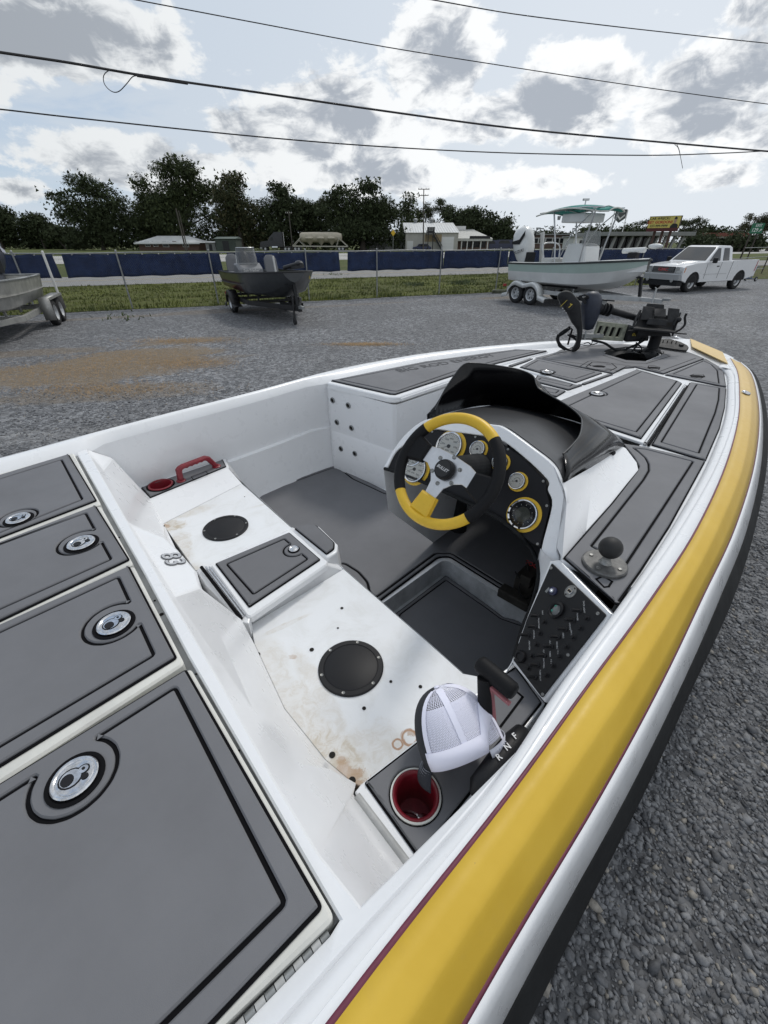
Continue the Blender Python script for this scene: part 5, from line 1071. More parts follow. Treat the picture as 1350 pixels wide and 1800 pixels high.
def latch_w(c, r, parent, cut_ang=0.0):
    k = MB(); k.lathe([(r, 0), (r, .002), (r*.86, .002)], c, n=36, caps=False); k.lathe([(0, .0004), (r*.9, .0004), (r, .0015)], c, n=36, caps=False); k.build('latch_recess', foamk, parent)
    m_ = MB(); m_.lathe([(r*.80, .001), (r*.80, .006), (r*.76, .008), (r*.70, .0078), (r*.64, .0058), (r*.60, .0066), (0, .0066)], c, n=36)
    z7 = .0085
    d1 = Vector((math.cos(cut_ang), math.sin(cut_ang), 0)); d2 = Vector((-d1.y, d1.x, 0))
    o = m_.build('latch', chrome, parent, smooth=40)
    q = MB()
    def shape(cx, cy, rx, ry, mi, zz, n=16): q.add([c+d1*(cx*r+rx*r*math.cos(t))+d2*(cy*r+ry*r*math.sin(t))+Vector((0, 0, zz)) for t in np.linspace(0, 6.283, n+1)[:-1]], [tuple(range(n))], mi)
    shape(-.12, 0, .42, .40, 1, .0070); shape(-.12, 0, .36, .34, 0, .0076); shape(.30, .16, .22, .20, 1, .0073); shape(.30, .16, .17, .15, 0, .0080); shape(-.22, -.04, .22, .24, 1, .0085); shape(.36, -.16, .13, .12, 1, .0084); shape(.3, .18, .06, .06, 1, .0086)
    q.build('latch_handle', [chrome, blkplastic], parent); return o
def lid(outer_px, z, z_lid, th, grow, label=None, world=None, r=.012, mt=cream):
    lp = world or W(outer_px, z_lid); g = MB(); lp = fillet(ccw(lp), r, 4); g.prism([[p-Vector((0, 0, th)) for p in lp]], (0, 0, th), .005); return g.build('hatch_lid', mt, boat, smooth=35, label=label)
def ext(a, b_, s_to):       # continue the line a->b in the boat frame until s = s_to
    ta, sa = ST(a); tb, sb = ST(b_); k = (s_to-sa)/(sb-sa); return B(ta+(tb-ta)*k, s_to, a.z)
ZF = 1.224
def rear_hatch(outTR, outBR, topL, botL, inTR, inBR, intL, inbL, lat, latw, where, s_end, lidTR, lidBR, lidtL, lidbL, br, ca, nmlab):
    zl = ZF; ld = lid(None, 0, zl, .03, 0, label=nmlab, world=[P(*lidTR, zl-.001), P(*lidBR, zl-.001), ext(P(*lidBR, zl-.001), P(*lidbL, zl-.001), s_end), ext(P(*lidTR, zl-.001), P(*lidtL, zl-.001), s_end)])
    z = zl; a = P(*outTR, z); b_ = P(*outBR, z); c = ext(b_, P(*botL, z), s_end+.02); d = ext(a, P(*topL, z), s_end+.02)
    ia = P(*inTR, z); ib = P(*inBR, z); ic = ext(ib, P(*inbL, z), s_end+.06); id_ = ext(ia, P(*intL, z), s_end+.06)
    loop = [ia, ib, ic, id_]; lc = P(*lat, z); loop = bite(loop, where, lc, br)
    g = pad_mesh([a, b_, c, d], [loop], z=z); g.build('foam_pad', [foam, foamk], ld); latch(lat[0], lat[1], z+.0095, latw, ld, ca); return ld
SE = -1.25
rear_hatch((122, 800), (171, 881), (0, 837), (0, 947), (109, 811), (146, 881), (0, 845.5), (0, 940), (33, 913), 45, 1, SE, (129, 796), (177, 885.5), (0, 832), (0, 952), .058, .6, 'rearmost port lid')
rear_hatch((169.5, 890), (229, 985), (0, 955), (0, 1094), (151.7, 905), (196.7, 986.5), (0, 961.5), (0, 1075), (143.5, 956), 54, 0, SE, (176.5, 888.5), (234, 991), (0, 953.4), (0, 1099), .066, .9, None)
rear_hatch((228, 996), (312.4, 1157.6), (0, 1100), (0, 1350), (209, 1018), (272, 1155), (0, 1116), (0, 1317), (201, 1097.5), 67, 0, SE, (234.5, 993.5), (324, 1166), (0, 1100.5), (0, 1374), .069, .9, None)
rear_hatch((328, 1177), (569, 1596), (0, 1379), (378, 1800), (309, 1212), (502, 1590), (0, 1410), (291, 1800), (133, 1369), 92, 3, SE, (334, 1173), (589, 1613), (0, 1376), (394, 1800), .070, .5, 'largest rear hatch lid')
# hinge knuckles of the largest hatch
for k in range(26):
    f = k/9.3; a = P(578, 1641, 1.205).lerp(P(425, 1800, 1.205), f); b_ = P(578, 1641, 1.205).lerp(P(425, 1800, 1.205), f+.098); 
    if ST(a)[1] < -1.2: break
    h_ = MB(); h_.tube([a, b_], .006, 8); h_.build('hinge_knuckle', gelgrey if k % 2 else galv, boat, smooth=50)
# holes and grime in the gutter
g = MB()
for (u, v, r) in [(284, 1080, .006), (272, 1056, .0035), (209, 945, .004), (257, 1010, .003), (345, 1185, .003), (420, 1320, .0025)]: g.lathe([(r, 0), (r, .001), (0, .0006)], P(u, v, 1.1885), n=8)
g.build('drain_hole', MATS['hole_black'], boat, kind='stuff')

# ---- port cockpit wall, rod box, floor
g = MB(); tops = [q for q in pin3 if .2 < ST(q)[1] < 2.0]
def foot(q, z, dt=0.0): t, s = ST(q); return B(t+dt, s, z)
rows = [[q for q in tops], [foot(q, .875, -.02) for q in tops], [foot(q, .868, .004) for q in tops], [foot(q, .60, .006) for q in tops], [foot(q, .50, .07) for q in tops]]
g.grid(rows[::-1]); 
t_, s_ = ST(tops[0]); g.build('port_wall', gel, boat, smooth=70)
g = MB(); g.add([w_('k0'), w_('c0'), w_('t0'), B(ST(w_('t0'))[0]-.12, ST(w_('t0'))[1], .9), B(ST(w_('c0'))[0]-.3, ST(w_('c0'))[1]-.02, 1.1), P(140, 768, 1.235)], [(0, 1, 2, 3, 4, 5)][:0] + [(0, 1, 4), (1, 2, 3, 4), (0, 4, 5)])
g.build('wall_corner', gel, boat, weld=.001, smooth=60)
# floor
fz = .552
g = MB(); rim = W([(672, 1061), (700, 1040), (779, 985), (800, 991), (932, 1078)], fz-.003)
tubc = [P(932, 1078, fz-.003), B(-.2, .62, fz-.003), B(-.95, .55, fz-.003)]
tub_top = W([(655, 1052)], fz-.003)[0:0]+[P(640, 1086, fz-.003), P(672, 1061, fz-.003), P(776, 986, fz-.003), P(788, 986, fz-.003), P(940, 1083, fz-.003), B(-.21, 1.52, fz-.003), B(-.21, .62, fz-.003), B(-1.0, .62, fz-.003)]
flo = [B(-2.40, .5, fz-.003), B(-2.40, 1.93, fz-.003), B(-1.72, 1.93, fz-.003), B(-1.72, 2.6, fz-.003), B(-.18, 2.6, fz-.003), B(-.18, .5, fz-.003)]
g.prism([[p-Vector((0, 0, .02)) for p in ccw(flo)], [p-Vector((0, 0, .02)) for p in fillet(ccw(tub_top), .02)]], (0, 0, .02)); g.build('floor_pan', gel, boat)
tb = fillet(ccw(tub_top), .02); tl = [p+Vector((0, 0, -.10)) for p in offset3(tb, Vector((0, 0, 1)), .012)]
g = MB(); g.grid([[*tb, tb[0]], [*tl, tl[0]]]); g.f.append(tuple(range(len(tb)+1, 2*len(tb)+1))); g.m.append(0); g.build('foot_well', tubgrey, boat, smooth=50)
zt = fz-.095
tubpad = [P(690, 1083, zt), P(783.5, 1012, zt), P(857, 1064, zt), P(884, 1085, zt), P(932, 1097, zt), B(-.235, 1.50, zt), B(-.235, .66, zt), B(-.95, .66, zt)]
tubin = [P(704, 1081, zt), P(784, 1021, zt), P(853, 1069, zt), P(880, 1089, zt), P(921, 1103, zt), B(-.29, 1.45, zt), B(-.29, .72, zt), B(-.82, .74, zt)]
pad_mesh(tubpad, [tubin]).build('foam_pad', [foam, foamk], boat)
flp = [P(584, 820, fz), P(440, 872, fz), B(-2.30, .75, fz), B(-1.1, .75, fz), P(668, 1058, fz), P(771, 981, fz), P(790, 980, fz), P(944, 1077, fz), B(-.22, 1.58, fz), B(-.22, 1.95, fz), B(-1.24, 2.5, fz), B(-1.70, 2.5, fz), P(712, 866, fz), P(700, 869, fz), P(680, 864, fz), P(625, 837, fz), P(598, 820, fz)]
fli = [P(584, 824, fz), P(462, 868, fz), B(-2.14, .9, fz), B(-1.56, .9, fz), P(606, 992, fz), P(630, 1007, fz), P(646, 1025, fz), P(650, 1044, fz), P(661, 1052, fz), P(766, 974, fz), P(793, 974, fz), P(946, 1069, fz), B(-.28, 1.62, fz), B(-.28, 1.9, fz), B(-1.27, 2.42, fz), B(-1.62, 2.42, fz), P(712, 871, fz), P(698, 874, fz), P(676, 869, fz), P(620, 843, fz), P(596, 824, fz)]
pad_mesh(flp, [fli], r=.02, groove=.013, edge=.009).build('foam_pad', [foam, foamk], boat)
# rod box
zl = 1.19
bc = [P(577, 681, zl), P(690, 711, zl), P(698, 711, zl), P(778, 684, zl)]
ft = B(ST(bc[0])[0], ST(bc[0])[1], .5)
lo = [B(ST(p)[0], ST(p)[1]-.0, .52) for p in bc]; mi_ = [B(ST(p)[0]-.012, ST(p)[1]+.012, .86) for p in bc]; mi2 = [B(ST(p)[0], ST(p)[1], .85) for p in bc]
far_ = B(-1.74, 3.2, zl); bcx = [B(-2.44, 1.90, zl)]+bc+[B(ST(bc[-1])[0], 2.72, zl)]
def dropz(c, z, k=0): return [B(ST(p)[0]-k, ST(p)[1]+k, z) for p in c]
g = MB(); g.grid([dropz(bcx, .50), dropz(bcx, .56, -.0), dropz(bcx, .845), dropz(bcx, .868, .012), bcx]); g.build('rod_box', gel, boat, smooth=50, bevel=.006)
for (u, v, z) in [(585, 703.5, 0), (612.5, 712.5, 0), (592.5, 742, 0), (618, 752, 0), (599.5, 788.5, 0), (624, 797, 0)]:
    plb = plane3(mi_[0], mi_[1], bc[0]) if v < 755 else plane3(lo[0], lo[1], mi2[0]); c = PP(u, v, plb); n = plb[1]; n = n if n.dot(EYE-c) > 0 else -n; c = c+n*.0015
    t = MB(); t.lathe([(.021, .000), (.021, .004), (.018, .0065), (.0145, .006), (.0135, .002)], c, n, 20, caps=False); o = t.build('rod_tube_ring', galv, boat, smooth=50); t = MB(); t.lathe([(.015, .0015), (.0, .0010)], c, n, 20); t.build('tube_mouth', MATS['hole_black'], o)
ldw = W([(573, 672.5), (592, 665), (642, 655.5), (746, 634.5), (850, 620.5), (900, 613.3), (966, 617), (870, 643.5), (798, 665), (700, 698), (684, 698)], 1.226)
g = MB(); g.prism([[p-Vector((0, 0, .036)) for p in fillet(ccw(ldw), .03)]], (0, 0, .036), .006); rod_lid = g.build('hatch_lid', gel, boat, smooth=40, label='long rod locker lid along the port side')
zz = 1.227; outer = W([(581, 670), (642, 657.4), (746, 636.5), (850, 622.2), (905, 615), (962, 618), (868, 641), (796, 661.5), (695, 694.5), (686, 694)], zz)
inner = W([(598, 669.5), (653, 659), (750, 639), (850, 625.5), (908, 617.5), (948, 618), (868, 636.5), (796, 655.5), (697, 690), (688, 689)], zz)
pad_mesh(outer, [inner], groove=.012, edge=.009).build('foam_pad', [foam, foamk], rod_lid)
c = P(700, 652, zz+.0105).lerp(P(866, 624, zz+.0105), .5); xd = (P(866, 624, zz)-P(700, 652, zz)); ln = xd.length
g = MB(); yd = Vector((0, 0, 1)).cross(xd.normalized()); g.text('BIG ROD ENERGY', c, xd, yd, .118, bold=-.002, lift=.0004, sx=1.0); w0 = max(v.dot(xd.normalized()) for v in g.v)-min(v.dot(xd.normalized()) for v in g.v)
k = ln/w0; xn = xd.normalized(); g.v = [c+xn*((v-c).dot(xn)*k)+yd*((v-c).dot(yd))+Vector((0, 0, (v-c).z)) for v in g.v]
g.build('lettering', mat('routed_dark_grey', (.055, .056, .062), .8), rod_lid)
# forward bulkhead behind the console and port footwell wall
g = MB(); g.prism([[B(-1.76, 2.6, .5), B(-.15, 2.6, .5), B(-.15, 2.6, 1.2), B(-1.76, 2.6, 1.2)]], B(0, .02, 0)-B(0, 0, 0)); g.build('bulkhead', gel, boat)
# starboard inner wall under the gunwale
g = MB(); iw = [p for p in inner_low if -.1 < ST(p)[1] < 2.65]; g.grid([[B(ST(p)[0]-.035, ST(p)[1], .42) for p in iw], [B(ST(p)[0]-.03, ST(p)[1], .9) for p in iw], iw]); g.build('starboard_wall', gel, boat, smooth=50)

# ---- foredeck plate
dk = [B(-2.44, 1.94, 0), *[q for q in pin3 if 2.0 < ST(q)[1] < 4.3], *[P(u, v, 1.2) for u, v in [(1041, 603.5), (1100, 604.5), (1160, 609), (1205, 616.5), (1240, 630), (1264, 643)]], *[p for p in SC['inner'][::-1] if ST(p)[1] > 1.12], P(985, 990, 1.2), B(-.40, 1.36, 0), B(-.40, 2.35, 0), B(-1.72, 2.5, 0), B(-1.72, 1.94, 0)]
dk = [Vector((p.x, p.y, 1.214)) for p in dk]
hole = W([(1066, 623), (1078, 616), (1100, 613), (1150, 614.5), (1160, 624), (1134, 635), (1101, 633)], 1.214)
g = MB(); dn = Vector((0, 0, .02)); g.prism([[p-dn for p in dk], [p-dn for p in hole]], dn, .002)
deck = g.build('foredeck', gel, boat, smooth=30)
g = MB(); g.prism([[p-Vector((0, 0, .13)) for p in offset3(ccw(hole), Vector((0, 0, 1)), -.03)]], (0, 0, .02)); g.grid([[p-Vector((0, 0, .12)) for p in ccw(hole)+[ccw(hole)[0]]], ccw(hole)+[ccw(hole)[0]]]); g.build('pedal_well', blkplastic, deck)
ZP = 1.216
def fp(outer, inners, name='foam_pad', holes=(), parent=None, bites=(), z=ZP, **k):
    ins = [W(i, z) for i in inners]
    for (ii, e, c_, r_) in bites: ins[ii] = bite(ins[ii], e, P(*c_, z), r_)
    return pad_mesh(W(outer, z), ins, holes=[W(h, z) for h in holes], **k).build(name, [foam, foamk], parent or deck)
pw = [(1063, 623.3), (1076, 615), (1100, 611), (1152, 612.5), (1163, 624), (1135, 636.5), (1100, 634.5)]
f1o = [(1238, 631.5), (1166, 658.3), (1117, 646.6), (1096, 648.2), (1078, 657.5), (939, 630.5), (975, 621), (984, 616), (1041, 606), (1100, 605.5), (1155, 609), (1205, 618)]
f1 = pad_mesh(W(f1o, ZP), [], holes=[W(pw, ZP)]); f1.build('foam_pad', [foam, foamk], deck)
def groove(parent, pts_px, z, w=.006, close=False):
    """a routed line in a pad: a dark channel liner sunk level with the pad top"""
    pts = [P(u, v, z) for u, v in pts_px]
    if close: pts = pts+[pts[0]]
    g = MB()
    for a, b_ in zip(pts[:-1], pts[1:]):
        e = (b_-a); 
        if e.length < 1e-5: continue
        e.normalize(); x = Vector((e.y, -e.x, 0))*w/2; g.add([a-x-e*w*.4, a+x-e*w*.4, b_+x+e*w*.4, b_-x+e*w*.4], [(0, 1, 2, 3)])
    return g
def groove_obj(parent, lines, z=ZP+.0097, w=.006):
    g = MB()
    for i, (ln_, cl) in enumerate(lines): h = groove(parent, ln_, z+.00012*i, w, cl); g.add(h.v, h.f)
    return g.build('routed_line', foamk, parent)
groove_obj(deck, [([(1223, 629.4), (1159, 653), (1126, 644), (1101, 644), (1086, 651.5), (1046, 643), (953.5, 629.4), (978, 622), (990, 619), (1040, 609), (1062, 607.5)], False), ([(1020, 643.5), (1034, 635), (1040, 634), (1108, 643)], False), ([(1060, 624.5), (1100, 637.5), (1136, 639), (1178, 626), (1160, 619)], False)])
groove_obj(deck, [([(1030, 645), (1041, 636.5), (1075, 638.5), (1084, 646), (1072, 652), (1040, 648)], True), ([(1035, 639.5), (1038, 643)], False), ([(1066, 640), (1074, 641)], False), ([(1064, 650), (1074, 649)], False)], w=.008)
groove_obj(deck, [([(1140, 643), (1148, 642), (1160, 645.5), (1158, 650), (1148, 650.5), (1139, 646.5)], True), ([(1213, 660), (1220, 657.5), (1236, 658.5), (1239, 662), (1232, 665), (1216, 663)], True), ([(1160, 619), (1167, 618), (1166, 621)], False)], w=.006)
g = MB()
for (u, v, w) in [(1149, 646.5, .030), (1226, 661.5, .034), (1053, 644, .032)]:
    g.lathe([(w, 0), (w*.85, .002), (0, .002)], P(u, v, ZP+.0095), n=12, sx=1.6)
g.build('pad_emblem', foamk, deck, kind='stuff')
fp([(1239, 632.5), (1261, 644), (1272.5, 656), (1276.3, 681.5), (1168, 659.5)], [[(1236, 636), (1250, 643), (1260, 653), (1263, 676.7), (1182, 659.5)]])
starpad = fp([(1212, 673), (1276.5, 683.3), (1274, 718), (1265, 755), (1240.5, 811.5), (1144.5, 783)], [[(1224, 677.6), (1263.5, 684), (1262, 705), (1256, 728), (1226.7, 799.5), (1161, 780)]])
# centre lids
def deck_lid(px_lid, outer, inner, lat, latw, e, br, label=None, ca=0):
    g = MB(); lp = fillet(ccw(W(px_lid, 1.2262)), .01); g.prism([[p-Vector((0, 0, .012)) for p in lp]], (0, 0, .012), .003); ld = g.build('hatch_lid', gel, boat, smooth=35, label=label)
    z = 1.227; ins = [W(i, z) for i in inner]
    if lat: ins[0] = bite(ins[0], e, P(*lat, z), br)
    pad_mesh(W(outer, z), ins).build('foam_pad', [foam, foamk], ld)
    if lat: latch(lat[0], lat[1], z+.0095, latw, ld, ca)
    return ld
deck_lid([(1115.5, 646), (1206, 673.5), (1132, 779), (948, 718)], [(1118, 650.5), (1199, 674.5), (1127, 772.5), (957, 716.5)], [[(1127, 655), (1189, 671.5), (1117, 762), (985, 722)]], (1049, 693), 26, 3, .06, 'largest foredeck lid, in front of the console', -.8)
deck_lid([(941, 629.5), (1069, 657), (1014, 676.5), (905, 646)], [(944, 631.5), (1059, 656.5), (1012, 673.5), (913, 646)], [[(945, 635.5), (1045, 656), (1009, 668.5), (922, 648)]], (962, 655), 24, 2, .055, 'small foredeck lid next to the rod locker')
fp([(944, 661), (1024, 678), (999, 686.5), (938, 671)], [[(951, 666), (1006, 677.5), (1000, 681.5), (946, 669)]])
fp([(1078, 659), (1027, 677), (1018, 675), (1066, 658.5)], [])
fp([(943, 676.5), (995, 688.5), (978, 698.5), (940, 689)], [[(945, 680), (982, 688.5), (975, 693.5), (943, 686)]])
fp([(938, 632), (900, 645), (893, 643.5), (930, 630.8)], [])
# hinge beside the big lid
h_ = MB(); a = P(1203.5, 677, 1.228); b_ = P(1134, 779, 1.228); h_.tube([a, b_], .007, 8); hg = h_.build('lid_hinge', chrome, boat, smooth=50)
h_ = MB(); off = B(.017, .0, 0)-B(0, 0, 0); h_.bar(a+off-Vector((0, 0, .004)), b_+off-Vector((0, 0, .004)), .012, .012); h_.build('hinge_gap', foamk, hg)
# side pad with ball mount
sp_o = [(1090, 781), (1131, 787), (1239.5, 813), (1178, 926), (1126, 1007), (1084, 1065.5), (989.6, 982), (1074, 886.5), (1118, 830), (1121, 822), (1112, 806), (1098, 789)]
sp_i = [(1112, 790), (1134, 792.5), (1217, 814), (1164, 896), (1098, 996), (1060, 975), (1038, 963), (1130, 846), (1139.5, 830), (1139, 818), (1134, 808), (1124, 799)]
side = fp(sp_o, [sp_i], r=.006)
groove_obj(side, [([(1048, 1018), (1062, 1032), (1070, 1031), (1076, 1022), (1060, 1013)], True)], w=.006)
# ---- pads on the bench
zb = .927
box_o = [(378, 991.5), (508.5, 936.5), (564, 984.6), (438, 1069)]
def slab_lid():
    lw = [P(370, 994, zb), P(508, 930.5, zb), P(515, 932, zb), P(576, 986, zb), P(575, 992, zb), P(441, 1084, zb), P(434, 1083, zb)]
    g = MB(); g.prism([[p-Vector((0, 0, .030)) for p in ccw(fillet(lw, .006))]], (0, 0, .030), .006); l = g.build('box_lid', gel, boat, smooth=40)
    z = zb+.001; inn = [P(399, 994, z), P(500, 949.5, z), P(541, 985, z), P(446, 1047, z)]; lc = P(517, 969, z); inn = bite(inn, 1, lc, .045)
    pad_mesh(W(box_o, z), [inn]).build('foam_pad', [foam, foamk], l)
    k = MB(); k.lathe([(.026, 0), (.026, .001), (0, .0008)], lc+Vector((0, 0, .0097)), n=24); k.build('latch_recess', foamk, l)
    k = MB(); k.lathe([(.021, .0), (.021, .005), (.018, .0075), (.014, .0055), (.009, .007), (0, .008)], lc+Vector((0, 0, .010)), n=24); k.build('latch', chrome, l, smooth=40)
    return l
slab_lid()
g = MB()   # box body under the lid, flaring into the pans
bt = [P(372, 998, zb-.030), P(509, 935, zb-.030), P(573, 990, zb-.030), P(438, 1083, zb-.030)]
bt2 = [B(ST(p)[0], ST(p)[1], .845) for p in bt]; cen = sum(bt2, Vector())/4; bt2 = [cen+(p-cen)*1.04 for p in bt2]
bl = [P(340, 1002, .845), P(514, 926, .845), P(606, 1000, .845), P(441, 1100, .845)]
g.add(bt+bl, [(0, 3, 2, 1), (0, 1, 5, 4), (1, 2, 6, 5), (2, 3, 7, 6), (3, 0, 4, 7)]); g.build('centre_box', gel, boat, smooth=20, bevel=.01, segs=3)
g = MB()   # step in front of the box
st_t = [P(515, 931, .910), P(538, 920.5, .910), P(561, 925, .910), P(594, 957, .910), P(593, 970, .910), P(576, 981, .910)]
st_b = [B(ST(p)[0], ST(p)[1]+.0, .53) for p in st_t]; cc = sum(st_b, Vector())/6; st_b = [cc+(p-cc)*1.22+(B(0, .02, 0)-B(0, 0, 0)) for p in st_b]; st_b[0] = st_b[0]-(B(0, .1, 0)-B(0, 0, 0)); st_b[-1] = st_b[-1]-(B(0, .1, 0)-B(0, 0, 0))
n6 = 6; g.v = st_t+st_b; g.f = [tuple(range(5, -1, -1))]+[(i, (i+1) % 6, 6+(i+1) % 6, 6+i) for i in range(6)]; g.m = [0]*7; g.build('centre_step', gel, boat, weld=.0005, bevel=.008, segs=3, smooth=25)
pad_mesh(W([(517, 930), (538, 922), (556, 924), (588.5, 955), (588, 966), (574, 976)], .9115), [], r=.01).build('foam_pad', [foam, foamk], boat)
# rubber and chrome strips behind the box lid
for (p0, p1, r, m_, nm, dz) in [((354, 997), (424, 1088), .007, foamk, 'rubber_strip', .0), ((362, 997), (427, 1083), .0035, chrome, 'trim_strip', .002), ((368, 997), (431, 1080), .0035, chrome, 'trim_strip', .002)]:
    t = MB(); t.tube([P(*p0, .923+dz), P(*p1, .923+dz)], r, 8); t.build(nm, m_, boat, smooth=50)
sb = [P(346, 1003, .900), P(354, 994, .919), P(372, 994, .919), P(440, 1084, .919), P(437, 1096, .917), P(424, 1092, .917), P(418, 1087, .905), P(392, 1060, .893), P(362, 1028, .893)]
g = MB(); g.prism([ccw([p-Vector((0, 0, .0)) for p in sb])], (0, 0, -.11)) if False else None
sb2 = [Vector((p.x, p.y, .74)) for p in sb]; g.add(sb+sb2, [tuple(range(9))]+[(i, 9+i, 9+(i+1) % 9, (i+1) % 9) for i in range(9)]); g.build('strip_bed', gel, boat, bevel=.004)
# ---- trays: port with red handle, starboard with red cup
red = mat('dark_red_plastic', (.20, .012, .022), .35, nscale=30, namt=.25)
tz = .9
g = MB(); tp_ = [P(243, 856, tz), P(396, 806, tz), P(403, 822, tz), P(264, 880, tz)]; g.prism([[p-Vector((0, 0, .15)) for p in ccw(tp_)]], (0, 0, .15), .004); g.build('port_tray', gel, boat)
g = MB(); g.add([P(264, 879, tz), P(401, 823, tz), w_('a2'), w_('a1')], [(0, 3, 2, 1)]); g.add([P(401, 823, tz), P(397, 806, tz), B(ST(P(397, 806, tz))[0], ST(P(397, 806, tz))[1]+.02, .5), P(425, 848, .855)+Vector((0, 0, -.3)), P(425, 848, .855)], [(0, 4, 3, 2, 1)]); g.build('tray_face', gel, boat, smooth=20)
tz2 = tz+.001
po_ = [P(248, 858.5, tz2), P(392, 809, tz2), P(398, 821, tz2), P(264, 876, tz2)]
padp = pad_mesh(po_, [], r=.006).build('foam_pad', [foam, foamk], boat)
def cup(u, v, z, rpx, parent, depth=.10, name='cup_holder'):
    c = P(u, v, z); r = (P(u+rpx, v, z)-P(u-rpx, v, z)).length/2; g = MB()
    g.lathe([(r, 0), (r*1.02, .004), (r*.96, .008), (r*.88, .007), (r*.84, 0), (r*.74, -depth), (r*.70, -depth), (0, -depth)], c+Vector((0, 0, .010)), n=40, caps=False); o = g.build(name, red, parent, smooth=50)
    g = MB(); g.lathe([(r*1.16, 0), (r*1.16, .0012), (r*.95, .0012)], c+Vector((0, 0, .0095)), n=40, caps=False); g.build('cup_gasket', foamk, o); return c, r
# cups need real openings: drill the tray and pad by building them around the hole
def ring_pts(c, r, n=28): return [c+Vector((r*math.cos(2*math.pi*k/n), r*math.sin(2*math.pi*k/n), 0)) for k in range(n)]
bpy.data.objects.remove(padp)
cc1 = P(283.5, 855.5, tz2); cr1 = (P(303.5, 855, tz2)-P(263.5, 855, tz2)).length/2
bpy.data.objects.remove([o for o in bpy.data.objects if o.name == 'port_tray'][0])
g = MB(); dz = Vector((0, 0, .15)); c_t = Vector((cc1.x, cc1.y, tz)); g.prism([[p-dz for p in ccw(tp_)], [p-dz for p in ring_pts(c_t, cr1*.90)]], dz, .002); g.build('port_tray', gel, boat)
padp = pad_mesh(po_, [], r=.006, holes=[ring_pts(cc1, cr1*.93)]); padp = padp.build('foam_pad', [foam, foamk], boat)
cup(283.5, 855.5, tz2, 20, boat, .09)
groove_obj(padp, [([(336, 838), (362, 828.5), (366, 833), (340, 843)], True)], z=tz2+.0097, w=.004)
# red moulded handle with finger grips
def handle():
    a = P(316, 846, tz2+.01); b_ = P(379, 820.5, tz2+.01); n_ = B(0, 0, 1)-B(0, 0, 0); h = .088; g = MB()
    d = (b_-a); L_ = d.length; d.normalize(); x = d.cross(Vector((0, 0, 1)))
    prof = [(-.005, 0), (.022, 0), (.026, h*.62)]
    for k in range(5):
        t0 = .030+(L_*.66)*k/5; prof += [(t0, h*.70), (t0+L_*.033, h*.735), (t0+L_*.066, h*.755), (t0+L_*.1, h*.735)]
    prof += [(L_*.80, h*.66), (L_-.008, .0), (L_+.02, 0), (L_*.90, h*.86), (L_*.80, h), (L_*.16, h), (L_*.06, h*.93), (.0, h*.80)]
    loop = [a+d*p+Vector((0, 0, q)) for p, q in prof]
    g.prism([[p-x*.013 for p in loop]], x*.026, .006)
    g.lathe([(.026, 0), (.026, .004), (.02, .008)], a+d*.008, n=16); g.lathe([(.026, 0), (.026, .004), (.02, .008)], b_+d*.006, n=16)
    return g.build('grab_handle', red, boat, smooth=35, label='dark red moulded handle with finger grips')
handle()
# starboard tray
tsl = lambda u, v: P(u, v, tz2)
ts = [tsl(640, 1377), tsl(888, 1185), tsl(906, 1172), tsl(953, 1237), tsl(736, 1512)]
cc2 = tsl(730.5, 1400); cr2 = (tsl(773, 1400)-tsl(688, 1400)).length/2
tw = [P(634, 1379, tz), P(884, 1180, tz), P(905, 1164, tz), P(958, 1236, tz), P(741, 1516, tz), P(722, 1531, .9), P(624, 1392, tz)]
g = MB(); dz = Vector((0, 0, .15)); g.prism([[p-dz for p in ccw(tw)], [p-dz for p in ring_pts(Vector((cc2.x, cc2.y, tz)), cr2*.90)]], dz, .003); g.build('starboard_tray', gel, boat, smooth=30)
pad_mesh(ts, [], r=.006, holes=[ring_pts(cc2, cr2*1.02)]).build('foam_pad', [foam, foamk], boat)
g = MB(); g.lathe([(cr2*1.05, .0), (cr2*1.05, .009), (cr2*.98, .011), (cr2*.95, .006)], cc2, n=40, caps=False); g.build('cup_ring', cream, boat, smooth=40)
g = MB(); g.lathe([(cr2*.98, .004), (cr2*.97, .010), (cr2*.90, .012), (cr2*.82, .008), (cr2*.78, 0), (cr2*.72, -.115), (0, -.115)], cc2, n=44, caps=False); g.build('cup_holder', red, boat, smooth=60)
groove_obj(boat, [([(905, 1213), (919, 1225), (880, 1277)], False)], z=tz2+.0097, w=.007)
g = MB(); g.tube([P(628, 1400, .893), P(721, 1524, .893)], .011, 10); g.build('drain_channel', gelgrey, boat, smooth=60)
c = cc2+Vector((0, 0, -.085))   # odds and ends in the cup
g = MB(); d1 = Vector((.8, -.25, .22)).normalized(); 
k = c+Vector((-.012, -.012, 0)); tt = [k+d1*(.024*math.cos(t))+Vector((.25, .8, .2)).normalized()*(.010*math.sin(t)) for t in np.linspace(0, 6.28, 17)[:-1]]; g.tube(tt, .004, 6, close=True); g.lathe([(.014, 0), (.014, .004), (.011, .005), (0, .005)], c+Vector((.022, -.018, 0)), (.3, .2, 1), 16)
o = g.build('snap_hook', chrome, smooth=50, loc=c); tag(o, 'small steel snap hook lying in the dark red cup holder', 'hook')

